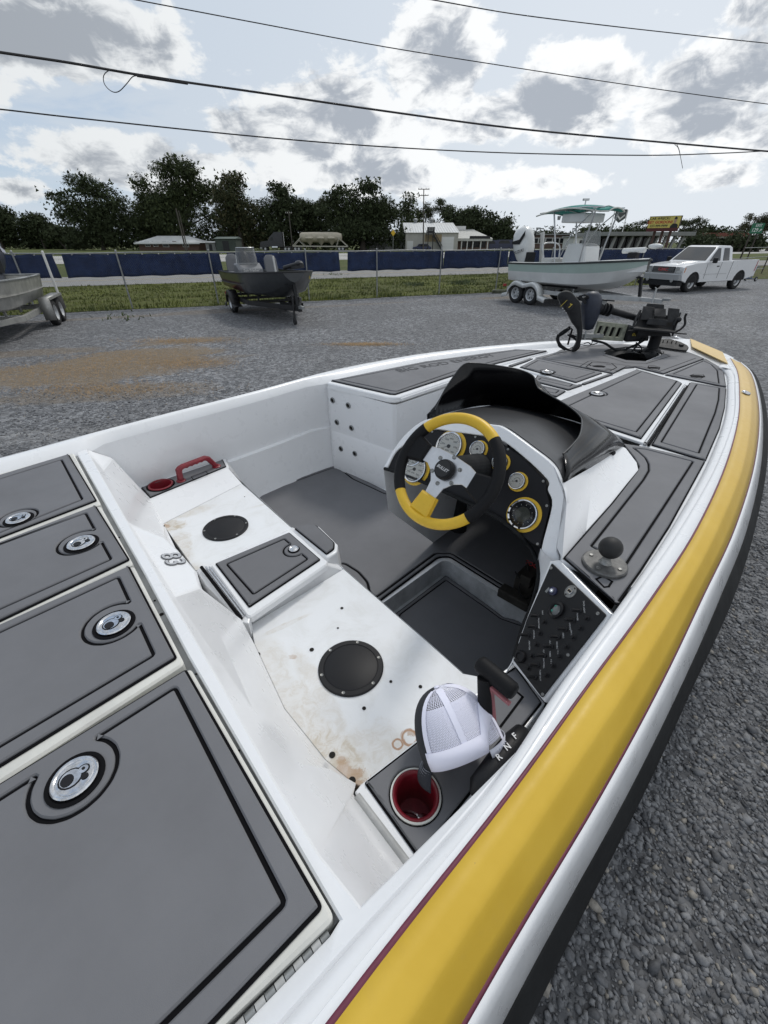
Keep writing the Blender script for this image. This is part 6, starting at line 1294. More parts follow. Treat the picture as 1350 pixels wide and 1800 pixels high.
# ---- console
pn_a = PD(758, 756, 1.75); pn_b = PD(960, 844, 1.42); pn_c = PD(950, 963, 1.40)
PNL = plane3(pn_a, pn_b, pn_c); PN = PNL[1] if PNL[1].dot(EYE-pn_a) > 0 else -PNL[1]
panel_px = [(679, 824), (690, 800), (712, 783), (733, 771), (758, 756), (836, 766), (874, 773), (915, 801), (960, 844), (961, 862), (968, 889), (950, 963), (938, 956), (909, 936), (878, 912), (851, 899), (800, 876), (740, 846), (700, 832)]
g = MB(); lp = [PP(u, v, PNL) for u, v in panel_px]; g.prism([lp], PN*.006, .002); panel = g.build('gauge_panel', mat('dash_black', (.007, .007, .009), .55, spec=.3, bscale=400, bump=.3, bdist=.0008), boat, smooth=30)
Pr = (PNL[0]+PN*.014, PNL[1])
def pr(u, v, o=.014): return PP(u, v, (PNL[0]+PN*o, PNL[1]))
rim_out = [(674, 822), (692, 790), (715, 761), (748, 738), (796, 735.5), (861, 746), (886, 752), (935, 787), (972, 817), (987, 848), (996, 884), (979, 960), (984, 985), (967, 990)]
rim_in = [(680, 823), (696, 793), (722, 775), (757, 754.5), (800, 759), (838, 764), (876, 771), (917, 800), (962, 843), (962.5, 861), (970, 889), (951.5, 965), (960, 983), (960, 988)]
g = MB(); ro = [pr(*p) for p in rim_out]; ri = [pr(*p) for p in rim_in]; ros = spline(ro, 4); ris = spline(ri, 4)
fwd = B(0, 1, 0)-B(0, 0, 0)
g.grid([[p-PN*.02 for p in ris], ris, ros, [p+fwd*.022-Vector((0, 0, .006)) for p in ros]]); g.build('console_rim', gel, boat, smooth=40, bevel=.004)
# console top (dark) and flank
topr = ro[2:10]; n_t = len(topr)
front = [B(-1.14, 1.9, 1.30), B(-1.13, 2.0, 1.29), B(-1.1, 2.1, 1.28), B(-.95, 2.16, 1.27), B(-.75, 2.17, 1.265), B(-.6, 2.15, 1.26), B(-.5, 2.12, 1.258), P(1090, 787, 1.262)]
blkgel = mat('black_gelcoat', (.03, .031, .034), .34, nscale=8, namt=.3, spec=.6)
g = MB(); g.grid([spline([p+fwd*.018-Vector((0, 0, .001)) for p in topr], 4), spline([a.lerp(b_, .5)+Vector((0, 0, .012)) for a, b_ in zip(topr, front)], 4), spline(front, 4)]); g.build('console_top', blkgel, boat, smooth=60)
f_top = [ro[8]+fwd*.0, pr(989.5, 850), P(1040, 821, 1.305), P(1094, 785, 1.25), P(1100, 788, 1.245), P(1119, 813, 1.226)]
f_mid = [pr(992, 862), pr(996, 886), P(1040, 856, 1.262), P(1080, 824, 1.238), P(1100, 812, 1.232), P(1121, 822, 1.222)]
f_bot = [pr(979, 962), P(988, 983, 1.219), P(1030, 934, 1.219), P(1074, 885, 1.219), P(1102, 850, 1.219), P(1122, 826, 1.219)]
g = MB(); g.grid([f_bot, f_mid, f_top]); g.build('console_flank', gel, boat, smooth=28, weld=.0004)
# left side of the console and under-dash shell
g = MB(); ll = [ro[0], ro[1], ro[2]]; g.grid([[p+fwd*.02 for p in ll], [B(-1.16, 1.65, 1.0), B(-1.17, 1.8, 1.15), B(-1.14, 1.9, 1.30)]]); g.add([ro[0], B(-1.13, 1.2, .98), B(-1.14, 1.6, .56), B(-1.16, 2.6, .56), B(-1.16, 2.3, 1.2), B(-1.17, 1.8, 1.15), B(-1.16, 1.65, 1.0)], [tuple(range(7))]); g.build('console_side', gel, boat, smooth=30)
und = mat('under_dash_black', (.008, .008, .009), .9)
g = MB(); g.add([pr(679, 824, -.01), pr(740, 846, -.01), pr(851, 899, -.01), pr(909, 936, -.01), pr(950, 963, -.01), B(-.2, 1.7, .9), B(-.2, 2.5, .9), B(-1.1, 2.5, .95), B(-1.1, 1.7, 1.0)], [(0, 1, 2, 3, 4, 5, 6, 7, 8)]); g.build('under_dash', und, boat)
g = MB(); g.grid([[B(-.19, 1.0, .56), B(-.19, 1.6, .56), B(-.19, 2.5, .56)], [B(-.19, 1.0, 1.0), B(-.19, 1.6, 1.1), B(-.19, 2.5, 1.1)]]); g.build('under_dash_side', und, boat)
g = MB(); g.add([B(-1.15, 2.35, .56), B(-.19, 2.35, .56), B(-.19, 2.35, 1.15), B(-1.15, 2.35, 1.15)], [(0, 1, 2, 3)]); g.build('firewall', und, boat)
# dark trim lip along the lower edge
lipc = [(676, 823.5), (700, 831), (740, 846), (800, 873), (851, 897), (885, 917), (912, 940), (932, 962), (943, 985), (947, 1005), (944, 1030), (934, 1065), (920, 1100), (904, 1155)]
lz = [None]*8; lw_ = [pr(*p, .016) for p in lipc[:7]]+[P(932, 962, 1.145), P(943, 985, 1.125), P(947, 1005, 1.105), P(944, 1030, 1.08), P(934, 1065, 1.045), P(920, 1100, 1.005), P(904, 1155, .955)]
g = MB(); g.tube(spline(lw_, 4), .0075, 8); g.build('edge_trim', blkrubber, boat, smooth=60)
# white pillar down to the switch panel
L1 = [P(968, 985, 1.19), P(971, 990, 1.185), P(950, 1038, 1.08), P(928, 1087, 1.015), P(903, 1161, .945), P(890, 1183, .905)]
L0 = [pr(950, 964), P(946, 985, 1.125), P(949, 1008, 1.105), P(938, 1062, 1.045), P(906, 1152, .955), P(889, 1181, .905)]
g = MB(); g.grid([[p-Vector((0, 0, .03)) for p in L0], L0, L1]); g.build('console_pillar', gel, boat, smooth=50)
# switch panel
sw = [P(971, 990, 1.19), P(1067, 1081.5, 1.19), P(954, 1227, .945), P(903, 1160, .945)]; SWP = plane3(sw[0], sw[1], sw[3]); SN = SWP[1] if SWP[1].z > 0 else -SWP[1]
spx = [(971, 990), (1067, 1081.5), (954, 1227), (903, 1160), (928.5, 1086)]
lp = fillet([PP(u, v, SWP) for u, v in spx], .006); g = MB(); g.prism([lp], SN*.005, .0015); swp = g.build('switch_panel', mat('crackle_black', (.008, .008, .009), .5, spec=.35, bscale=520, bump=.7, bdist=.001), boat, smooth=30)
lpb = [PP(u, v, SWP) for u, v in [(966, 986), (984, 984), (1076, 1079), (1060, 1104), (956, 1234), (898, 1163), (926, 1084)]]; g = MB(); g.prism([[p-SN*.03 for p in lpb]], SN*.029, .003); g.build('switch_panel_bed', gel, boat)
sx = (PP(1067, 1081.5, SWP)-PP(971, 990, SWP)).normalized(); sy = SN.cross(sx).normalized()
def swp_pt(u, v, o=.005): return PP(u, v, (SWP[0]+SN*o, SWP[1]))
cr_ = lambda x, y: (880+x/4.738, 860+y/4.738)
knobs = [(310, 1055), (290, 1145), (230, 1215), (660, 1010), (605, 1090), (540, 1165), (480, 1230), (425, 1310), (365, 1385), (310, 1465), (290, 1565)]
brks = [(365, 1108), (330, 1200), (300, 1295), (262, 1388), (235, 1490), (718, 1075), (665, 1158), (605, 1235), (548, 1312), (492, 1392), (438, 1470), (382, 1548)]
for (x, y) in knobs:      # toggle: collar and bat
    c = swp_pt(*cr_(x, y)); t = MB(); t.lathe([(.0075, 0), (.0075, .003), (.0055, .0045), (.0045, .0045)], c, SN, 10); o = t.build('toggle_switch', blkplastic, swp, smooth=40); 
    t = MB(); tip = c+SN*.020-sy*.010-sx*.006; t.tube([c+SN*.003, c.lerp(tip, .5), tip], [.003, .0042, .0052], 8); t.ball(tip, .0055, 8); o2 = t.build('toggle_bat', blkplastic, swp, smooth=60)
for (x, y) in brks:
    c = swp_pt(*cr_(x, y)); t = MB(); t.lathe([(.0078, 0), (.0078, .002), (.0062, .003), (.005, .003), (.005, .010), (.0042, .0115), (0, .0115)], c, SN, 12); t.build('breaker_button', blkplastic, swp, smooth=40)
for (x, y, r) in [(170, 1395, .019)]:
    c = swp_pt(*cr_(x, y)); t = MB(); t.lathe([(r, 0), (r, .006), (r*.85, .011), (r*.6, .012), (r*.5, .008), (0, .008)], c, SN, 20); t.build('horn_button', blkplastic, swp, smooth=40)
for (x, y) in [(421, 656), (810, 1035), (350, 1710), (562, 1380), (118, 1400)]:
    c = swp_pt(*cr_(x, y)); t = MB(); t.lathe([(.0052, 0), (.005, .0018), (.003, .0028), (.0015, .0018), (0, .0018)], c, SN, 10); t.build('screw', MATS['worn_steel'], swp, smooth=40)
c = swp_pt(*cr_(440, 850)); t = MB(); t.lathe([(.013, 0), (.013, .006), (.009, .008), (.007, .010), (0, .010)], c, SN, 18); ign = t.build('ignition_switch', mat('ignition_navy', (.02, .022, .06), .4), swp, smooth=40)
t = MB(); t.lathe([(.0065, 0), (.006, .002), (0, .002)], c+SN*.010, SN, 14); t.box(c+SN*.0125, (.002, .006, .001)); t.build('key_slot', chrome, ign)
t = MB(); q = swp_pt(*cr_(392, 845), .0056); t.add([q+sx*a+sy*b_ for a, b_ in ((-.006, -.008), (.002, -.008), (.002, .010), (-.006, .010))], [(0, 1, 2, 3)]); t.build('key_label', galv, swp)
c = swp_pt(*cr_(583, 852)); t = MB(); t.lathe([(.017, 0), (.0165, .002), (.0, .002)], c, SN, 24, xdir=sy, sx=1.22); pt = t.build('port_plate', mat('worn_steel', (.55, .54, .5), .4, .8, nscale=120, namt=.4), swp, smooth=40)
t = MB(); rot = Matrix((sx, sy, SN)).transposed(); t.box(c+SN*.004, (.016, .014, .006), rot); t.box(c+SN*.0075, (.011, .006, .002), rot, 1); t.build('socket', [chrome, blkplastic], swp, bevel=.0008)
for s_ in (-1, 1): t = MB(); t.lathe([(.0028, 0), (0, .0004)], c+SN*.0022+sy*.0155*s_+sx*.004*s_, SN, 8); t.build('screw_hole', MATS['hole_black'], pt)
c = swp_pt(*cr_(470, 1010)); t = MB(); t.lathe([(.021, 0), (.021, .010), (.017, .013), (.014, .011), (.013, .006), (0, .006)], c, SN, 24, xdir=sy, sx=1.3); t.build('trim_gauge', blkplastic, swp, smooth=50)
t = MB(); t.lathe([(.0125, .0064), (0, .0064)], c, SN, 24, xdir=sy, sx=1.3); t.build('gauge_face', galv, swp)
for (x, y) in [(458, 968), (426, 1008)]:
    q = swp_pt(*cr_(x, y), .0118); t = MB(); t.lathe([(.0040, 0), (.003, .0014), (0, .0018)], q, SN, 10); t.build('indicator', mat('green_lens', (.06, .30, .22), .3), swp, smooth=50)
sil = mat('silver_print', (.5, .5, .5), .5); lt = MB()
for (x, y, tx) in [(318, 1115, 'BILGE PUMP'), (278, 1210, 'LIVEWELL'), (240, 1300, 'AERATOR'), (695, 980, 'TACK LIGHT'), (640, 1062, 'POWER'), (578, 1142, 'LIGHTS'), (522, 1218, 'AERO'), (470, 1300, 'RECIRC'), (412, 1372, 'TIMER'), (360, 1450, 'BAITWELL'), (330, 1550, 'PUMP OUT'), (590, 1205, 'ON OFF'), (412, 1285, 'AUTO'), (360, 1360, 'AUTO'), (478, 1355, '1 2 3'), (422, 1435, '4 5 6'), (350, 1028, 'NAV')]:
    lt.text(tx, swp_pt(*cr_(x, y), .0054), (sx*.75-sy*.66), (sx*.66+sy*.75), .0062, bold=.01)
lt.build('switch_lettering', sil, swp)
# ---- gauges
ylw = mat('gauge_yellow', (.66, .42, .03), .4); face = mat('gauge_face_silver', (.72, .71, .66), .5)
def gauge(u, v, wpx, ylo=1.0, dark=False, off=(4, 4), txt=True):
    c = PP(u+off[0], v+off[1], (PNL[0]+PN*.006, PNL[1])); r = (PP(u+wpx/2, v, PNL)-PP(u-wpx/2, v, PNL)).length/2*.97
    t = MB(); t.lathe([(r*1.17, 0), (r*1.17, .003), (r*1.0, .003)], c, PN, 36, caps=False); yr = t.build('gauge_ring', ylw, panel, smooth=40)
    hgt = .020; t = MB(); t.lathe([(r, .002), (r, hgt*.8), (r*.97, hgt), (r*.90, hgt*1.05), (r*.84, hgt*.9), (r*.82, hgt*.7)], c, PN, 40, caps=False); gg = t.build('gauge_bezel', chrome, panel, smooth=50)
    cf = c+PN*hgt*.72; t = MB(); t.lathe([(r*.83, 0), (0, .0002)], cf, PN, 40); t.build('gauge_face', face if not dark else blkplastic, panel)
    ux = (B(1, 0, 0)-B(0, 0, 0)); ux = (ux-PN*ux.dot(PN)).normalized(); uy = PN.cross(ux); t = MB()
    if not dark:
        for k in range(25 if r > .04 else 13):
            a = R(225-270*k/(24 if r > .04 else 12)); dd = ux*math.cos(a)+uy*math.sin(a); l0 = .70 if k % 4 else .64; w2 = dd.cross(PN)*r*.010; t.add([cf+PN*.0006+dd*r*l0-w2, cf+PN*.0006+dd*r*l0+w2, cf+PN*.0006+dd*r*.77+w2, cf+PN*.0006+dd*r*.77-w2], [(0, 1, 2, 3)], 0)
        if r > .04:
            for k, s_ in enumerate(['1000', '2000', '3000', '4000', '5000', '6000', '7000']): a = R(215-250*k/6); t.text(s_, cf+(ux*math.cos(a)+uy*math.sin(a))*r*.52, ux, uy, r*.15, 0, lift=.0007)
            t.text('RPM', cf-uy*r*.30, ux, uy, r*.16, 0, lift=.0007)
        else:
            for s_, a in (('E', 200), ('F', -20)): t.text(s_, cf+(ux*math.cos(R(a))+uy*math.sin(R(a)))*r*.5, ux, uy, r*.24, 0, lift=.0007)
            for k in range(14):
                a = R(170-160*k/13); a2 = R(170-160*(k+1)/13); t.add([cf+PN*.0006+(ux*math.cos(q)+uy*math.sin(q))*r*l for q, l in ((a, .38), (a2, .38), (a2, .42), (a, .42))], [(0, 3, 2, 1)], 0)
        an = R(208); dd = ux*math.cos(an)+uy*math.sin(an); w2 = dd.cross(PN)*r*.022; t.add([cf+PN*.002-w2, cf+PN*.002+w2, cf+PN*.002+dd*r*.62], [(0, 1, 2)], 0); t.lathe([(r*.13, .0), (r*.12, .004), (0, .005)], cf, PN, 14, 0)
    else:
        t.mi = 1; t.lathe([(r*.70, .0008), (0, .0010)], cf, PN, 30, 1)
        t.lathe([(r*.50, .0012), (0, .0014)], cf, PN, 30, 2)
        for k in range(12):
            a = R(30*k); dd = ux*math.cos(a)+uy*math.sin(a); w2 = dd.cross(PN)*r*.012; t.add([cf+PN*.0016+dd*r*.60-w2, cf+PN*.0016+dd*r*.60+w2, cf+PN*.0016+dd*r*.68+w2, cf+PN*.0016+dd*r*.68-w2], [(0, 1, 2, 3)], 3)
    t.build('dial', [mat('dial_black', (.02, .02, .02), .5), mat('lcd_black', (.012, .013, .014), .25), mat('lcd_grey', (.07, .075, .06), .3), mat('dial_white', (.7, .7, .65), .5)], panel)
    t = MB(); t.lathe([(r*.84, hgt*.98), (r*.5, hgt*1.05), (0, hgt*1.07)], c, PN, 30, caps=False)
    gl = t.build('gauge_glass', GLASS, panel, smooth=60)
    return c, r, ux, uy
def glass_mat():
    m = bpy.data.materials.new('clear_glass'); m.use_nodes = True; N = m.node_tree.nodes; L = m.node_tree.links; N.clear(); o = N.new('ShaderNodeOutputMaterial'); mx = N.new('ShaderNodeMixShader'); tr = N.new('ShaderNodeBsdfTransparent'); gl = N.new('ShaderNodeBsdfGlossy'); gl.inputs['Roughness'].default_value = .04; fr = N.new('ShaderNodeFresnel'); fr.inputs[0].default_value = 1.45; L.new(fr.outputs[0], mx.inputs[0]); L.new(tr.outputs[0], mx.inputs[1]); L.new(gl.outputs[0], mx.inputs[2]); L.new(mx.outputs[0], o.inputs[0]); return m
GLASS = glass_mat()
gauge(788, 782, 46); gauge(838, 787, 27); gauge(877, 812, 28, off=(4, 2)); gauge(907, 843, 30); gauge(726, 796, 38, off=(4, 3)); gauge(726, 824, 40, off=(6, 2))
c, r, ux, uy = gauge(916, 902, 54, dark=True, off=(5, 3))
cw = r; g = MB()
for k, a in enumerate((168, 196, 226, 256, 284)):
    dd = ux*math.cos(R(a))+uy*math.sin(R(a)); g.lathe([(r*.085, 0), (r*.08, .003), (0, .003)], c+dd*r*.90+PN*.0205, PN, 10)
g.build('sonar_button', blkplastic, panel, smooth=40, kind='stuff')
for (u, v) in [(760, 759), (836, 768), (893, 790), (955, 846), (961, 889), (945, 956), (723, 781)]:
    t = MB(); t.lathe([(.005, 0), (.0045, .002), (.002, .0028), (0, .0015)], PP(u, v, (PNL[0]+PN*.006, PNL[1])), PN, 10); t.build('screw', MATS['worn_steel'], panel, smooth=40)
# ---- windscreen visor
T_ = [(765, 721, 1.96), (778, 692, 1.98), (795.6, 664, 2.0), (815, 641, 2.02), (837, 638.6, 2.03), (875, 643, 2.06), (913, 650, 2.07), (937, 661, 2.05), (943, 677, 2.01), (953, 687, 1.98), (993, 710, 1.86), (1017.6, 729.6, 1.74), (1023, 743, 1.68), (1019, 765, 1.58), (1006.6, 781.7, 1.52), (990, 798, 1.465)]
tops_ = [PD(*q) for q in T_]
bse = [B(-1.16, 1.50, 1.335), B(-1.17, 1.64, 1.33), B(-1.17, 1.78, 1.315), B(-1.16, 1.93, 1.30), B(-1.12, 2.03, 1.29), B(-1.02, 2.12, 1.28), B(-.88, 2.165, 1.27), B(-.76, 2.175, 1.268), B(-.68, 2.175, 1.265), B(-.60, 2.17, 1.262), B(-.50, 2.14, 1.258), B(-.44, 2.08, 1.252), P(1092, 786, 1.256), P(1060, 808, 1.29), P(1025, 828, 1.325), pr(990, 848, .012)]
midc = [a.lerp(b_, .5)+((a-B(-.78, 1.6, a.z)).normalized()*.022) for a, b_ in zip(tops_, bse)]
g = MB(); g.grid([spline(bse, 4), spline(midc, 4), spline(tops_, 4)]); o = g.build('windscreen', mat('smoked_acrylic', (.005, .005, .006), .15, nscale=5, namt=.3, spec=.3), boat, smooth=180); md = o.modifiers.new('solid', 'SOLIDIFY'); md.thickness = .005; md.offset = 0; wind = o
g = MB(); g.tube(spline(tops_, 4), .0035, 6); g.build('screen_edge', mat('acrylic_edge', (.03, .031, .033), .3), wind, smooth=60)
for (u, v, z) in [(1011, 829, 1.337), (1075.5, 796, 1.272), (935, 733, 1.33)]:
    p = P(u, v, z); n = (EYE-p).normalized() if u < 1000 else (B(1, -.3, .3)-B(0, 0, 0)).normalized(); t = MB(); t.lathe([(.011, .0), (.011, .006), (.006, .010), (0, .008)], p+n*.004, n, 12); t.build('screen_screw', blkplastic, wind, smooth=40)
# ---- steering wheel
Cw = PD(784, 827, 1.22); top_w = PD(786, 722, 1.0); 
wn = (B(.0, -.80, .60)-B(0, 0, 0)).normalized()
# fit: normal chosen so the rim projects to the measured ellipse
wx = (B(1, 0, 0)-B(0, 0, 0)); wx = (wx-wn*wx.dot(wn)).normalized(); wy = wn.cross(wx)
RW = .162
black_leather = mat('black_leather', (.006, .006, .007), .6, spec=.22, bscale=220, bump=.5, bdist=.001); wyel = mat('yellow_leather', (.70, .44, .025), .42, nscale=14, namt=.12)
def rimpt(a): return Cw+(wx*math.cos(a)+wy*math.sin(a))*RW
def arcw(a0, a1, m_, nm, r=.0165):
    n = max(8, int(abs(a1-a0)/R(5))); g = MB(); g.tube([rimpt(a0+(a1-a0)*k/n) for k in range(n+1)], r, 14); return g.build(nm, m_, sw_, smooth=60)
g = MB(); g.lathe([(.031, .0), (.031, .012), (.028, .019), (.022, .021), (0, .020)], Cw+wn*.002, wn, 32); sw_ = g.build('steering_wheel', blkplastic, boat, smooth=40)
A_ = lambda d: R(d)
arcw(A_(52), A_(142), wyel, 'rim_grip'); arcw(A_(142), A_(222), black_leather, 'rim_grip', .0175); arcw(A_(222), A_(322), wyel, 'rim_grip'); arcw(A_(-38), A_(52), black_leather, 'rim_grip', .0175)
def plate(pts, m_, nm, th=.005, off=-.004): g = MB(); g.prism([[Cw+wx*x+wy*y+wn*off for x, y in pts]], wn*th, .0012); return g.build(nm, m_, sw_, smooth=30)
alu = mat('brushed_aluminium', (.62, .63, .65), .3, .9, nscale=40, namt=.1)
hub = [(-.100, .036), (-.06, .047), (.0, .050), (.06, .047), (.100, .036), (.094, -.012), (.070, -.010), (.045, -.024), (.026, -.050), (.020, -.095), (-.020, -.095), (-.026, -.050), (-.045, -.024), (-.070, -.010), (-.094, -.012)]
TW = R(-9)
def tw(pts): return [(x*math.cos(TW)-y*math.sin(TW), x*math.sin(TW)+y*math.cos(TW)) for x, y in pts]
plate(tw(hub), alu, 'spoke_plate')
for sgn in (-1, 1):
    pts = [(sgn*.088, .040), (sgn*.150, .055), (sgn*.155, -.035), (sgn*.090, -.018)]; g = MB(); g.prism([[Cw+wx*x+wy*y-wn*.012 for x, y in tw(pts if sgn > 0 else pts[::-1])]], wn*.022, .006); g.build('spoke_cover', black_leather, sw_, smooth=40)
pts = [(-.028, -.085), (.028, -.085), (.036, -.150), (-.036, -.150)]; g = MB(); g.prism([[Cw+wx*x+wy*y-wn*.010 for x, y in tw(pts[::-1])]], wn*.024, .006); g.build('spoke_cover', wyel, sw_, smooth=40)
for k in range(6):
    a = R(30+60*k)+TW; t = MB(); q = Cw+(wx*math.cos(a)+wy*math.sin(a))*.045+wn*.001; t.lathe([(.0066, 0), (.0066, .002), (.005, .0026), (.003, .0012), (0, .0010)], q, wn, 12); t.build('hub_bolt', MATS['worn_steel'], sw_, smooth=40)
g = MB(); g.lathe([(.0245, 0), (.0245, .0006)], Cw+wn*.0228, wn, 28); g.build('horn_cap', mat('cap_black', (.008, .008, .009), .3), sw_); g = MB(); g.text('BULLET', Cw+wn*.0236, wx*math.cos(TW)+wy*math.sin(TW), wy*math.cos(TW)-wx*math.sin(TW), .0125, bold=.03, shear=.25); g.build('hub_lettering', sil, sw_)
g = MB(); pc_ = PP(842, 822, PNL); ax = (pc_-Cw)
for k in range(9):
    f = .18+.082*k; c = Cw.lerp(pc_, f); r = .033+.004*(k % 2)+.010*f; 
pr_ = []
L_ = ax.length
for k in range(22): f = .12+.88*k/21; pr_.append((.034+.016*f+(.005 if k % 2 else -.004), f*L_))
g.lathe(pr_, Cw, ax, 24); g.build('column_bellows', blkrubber, boat)
# ---- pedal / battery clutter in the dark footwell
g = MB(); p = P(912, 1045, .62); rt = Matrix.Rotation(-CAM_YAW_OF_BOAT, 3, 'Z'); g.box(P(905, 1050, .60), (.16, .06, .05), rt); g.box(P(930, 1020, .62), (.10, .12, .10), rt); g.build('foot_pedal', mat('dusty_black', (.03, .027, .023), .7, nscale=20, namt=.5), boat, bevel=.006)
g = MB(); g.box(P(935, 1010, .70), (.05, .14, .06), rt); g.build('fuse_block', MATS['dusty_black'], boat, bevel=.003)
g = MB(); g.tube(spline([P(905, 1005, .7), P(915, 1020, .68), P(912, 1040, .66), P(925, 1052, .63), P(940, 1040, .62)], 5), .004, 6); g.tube(spline([P(925, 985, .75), P(930, 1010, .72), P(920, 1030, .66)], 5), .003, 6); g.build('wiring', und, boat, smooth=60)
g = MB(); g.text('FOOT', P(938, 994, .74), B(1, 0, 0)-B(0, 0, 0), (B(0, .2, 1)-B(0, 0, 0)), .03, bold=.01); g.build('fuse_lettering', mat('red_print', (.35, .02, .02), .5), boat)
g = MB(); g.lathe([(.05, 0), (.045, .03), (.03, .2), (.03, .5)], P(806, 930, .56), (0, 0, 1), 16); g.build('column_foot', und, boat, smooth=40)

# ---- ball mount
bm = P(1062, 993, ZP+.0095); pxm = lambda px, u, v, z: (P(u+px/2, v, z)-P(u-px/2, v, z)).length
rb_ = pxm(74, 1062, 993, ZP)/2; g = MB(); g.lathe([(rb_, 0), (rb_*.99, .008), (rb_*.93, .011), (0, .011)], bm, n=30); bs = g.build('ball_mount_base', mat('worn_black_paint', (.03, .03, .03), .45, .3, nscale=45, namt=1.0, col2=(.15, .15, .145)), boat, smooth=30, label='round ball-mount plate with chipped black paint')
g = MB(); g.lathe([(.020, .010), (.014, .018), (.011, .03), (.012, .045)], bm, n=18, caps=False); g.build('ball_stem', MATS['worn_steel'], bs, smooth=50)
g = MB(); bz = .066; g.ball(bm+Vector((0, 0, bz)), .0335, 24); g.build('rubber_ball', mat('matt_rubber', (.010, .010, .010), .6, bscale=500, bump=.2, bdist=.0005), bs, smooth=180)
for a in (40, 130, 220, 310): t = MB(); q = bm+Vector((rb_*.68*math.cos(R(a)), rb_*.68*math.sin(R(a)), .011)); t.lathe([(.0062, 0), (.006, .003), (.003, .004), (0, .003)], q, n=10); t.build('screw', MATS['worn_steel'], bs, smooth=40)
# ---- throttle
def thr():
    z0 = 1.10; hb = MB()
    a = P(924, 1283, 1.02); b_ = P(832, 1397, 1.02); d = (b_-a).normalized(); x = Vector((-d.y, d.x, 0)); 
    rows = []
    for f, w, h in ((0, .010, .010), (.06, .024, .028), (.25, .030, .036), (.6, .030, .036), (.9, .026, .03), (1.0, .010, .010)):
        c = a.lerp(b_, f); rows.append([c+x*(w*math.cos(t))+Vector((0, 0, h*math.sin(t))) for t in np.linspace(0, 6.283, 15)[:-1]])
    hb.grid(rows, close=True); hb.f += [tuple(range(14))[::-1], tuple(range(70, 84))]; hb.m += [0, 0]; t = hb.build('throttle_box', blkplastic, boat, smooth=50)
    g = MB(); g.box(a.lerp(b_, .5)-Vector((0, 0, .07)), (.03, .10, .12), Matrix.Rotation(-CAM_YAW_OF_BOAT, 3, 'Z')); g.build('throttle_base', blkplastic, t, bevel=.01)
    g = MB()
    for (u, v, s_) in [(905, 1294, 'F'), (892, 1313, 'N'), (877, 1331, 'R')]: g.text(s_, P(u, v, 1.0585), Vector((.86, .5, 0)), Vector((-.5, .86, 0)), .020, bold=.02)
    g.build('shift_lettering', mat('shift_white', (.7, .7, .7), .5), t)
    ga = P(841, 1164, 1.17); gb = P(905, 1218, 1.17); dd = (gb-ga).normalized()
    g = MB(); r = .0225; pts = [ga.lerp(gb, f) for f in (0, .03, .12, .4, .7, .93, 1.0)]; g.tube(pts, [r*.7, r*.9, r, r*1.02, r*1.0, r*.98, r*.75], 16); grip = g.build('throttle_grip', black_leather, t, smooth=60)
    g = MB(); g.tube([P(853, 1192, 1.16), P(853, 1230, 1.11), P(856, 1266, 1.05)], [.020, .019, .017], 12); g.build('throttle_arm', black_leather, t, smooth=60)
    g = MB(); pk = [P(862, 1208, 1.155), P(898, 1236, 1.15), P(894, 1241, 1.148), P(870, 1220, 1.148), P(874, 1280, 1.03), P(864, 1284, 1.03)]; 
    g.bar(P(863, 1209, 1.15), P(869, 1282, 1.03), .012, .010, up=x); g.bar(P(862, 1208, 1.152), P(897, 1238, 1.146), .010, .010); g.build('throttle_bracket', mat('faded_red_metal', (.34, .12, .13), .5, nscale=20, namt=.2), t, bevel=.002)
thr()
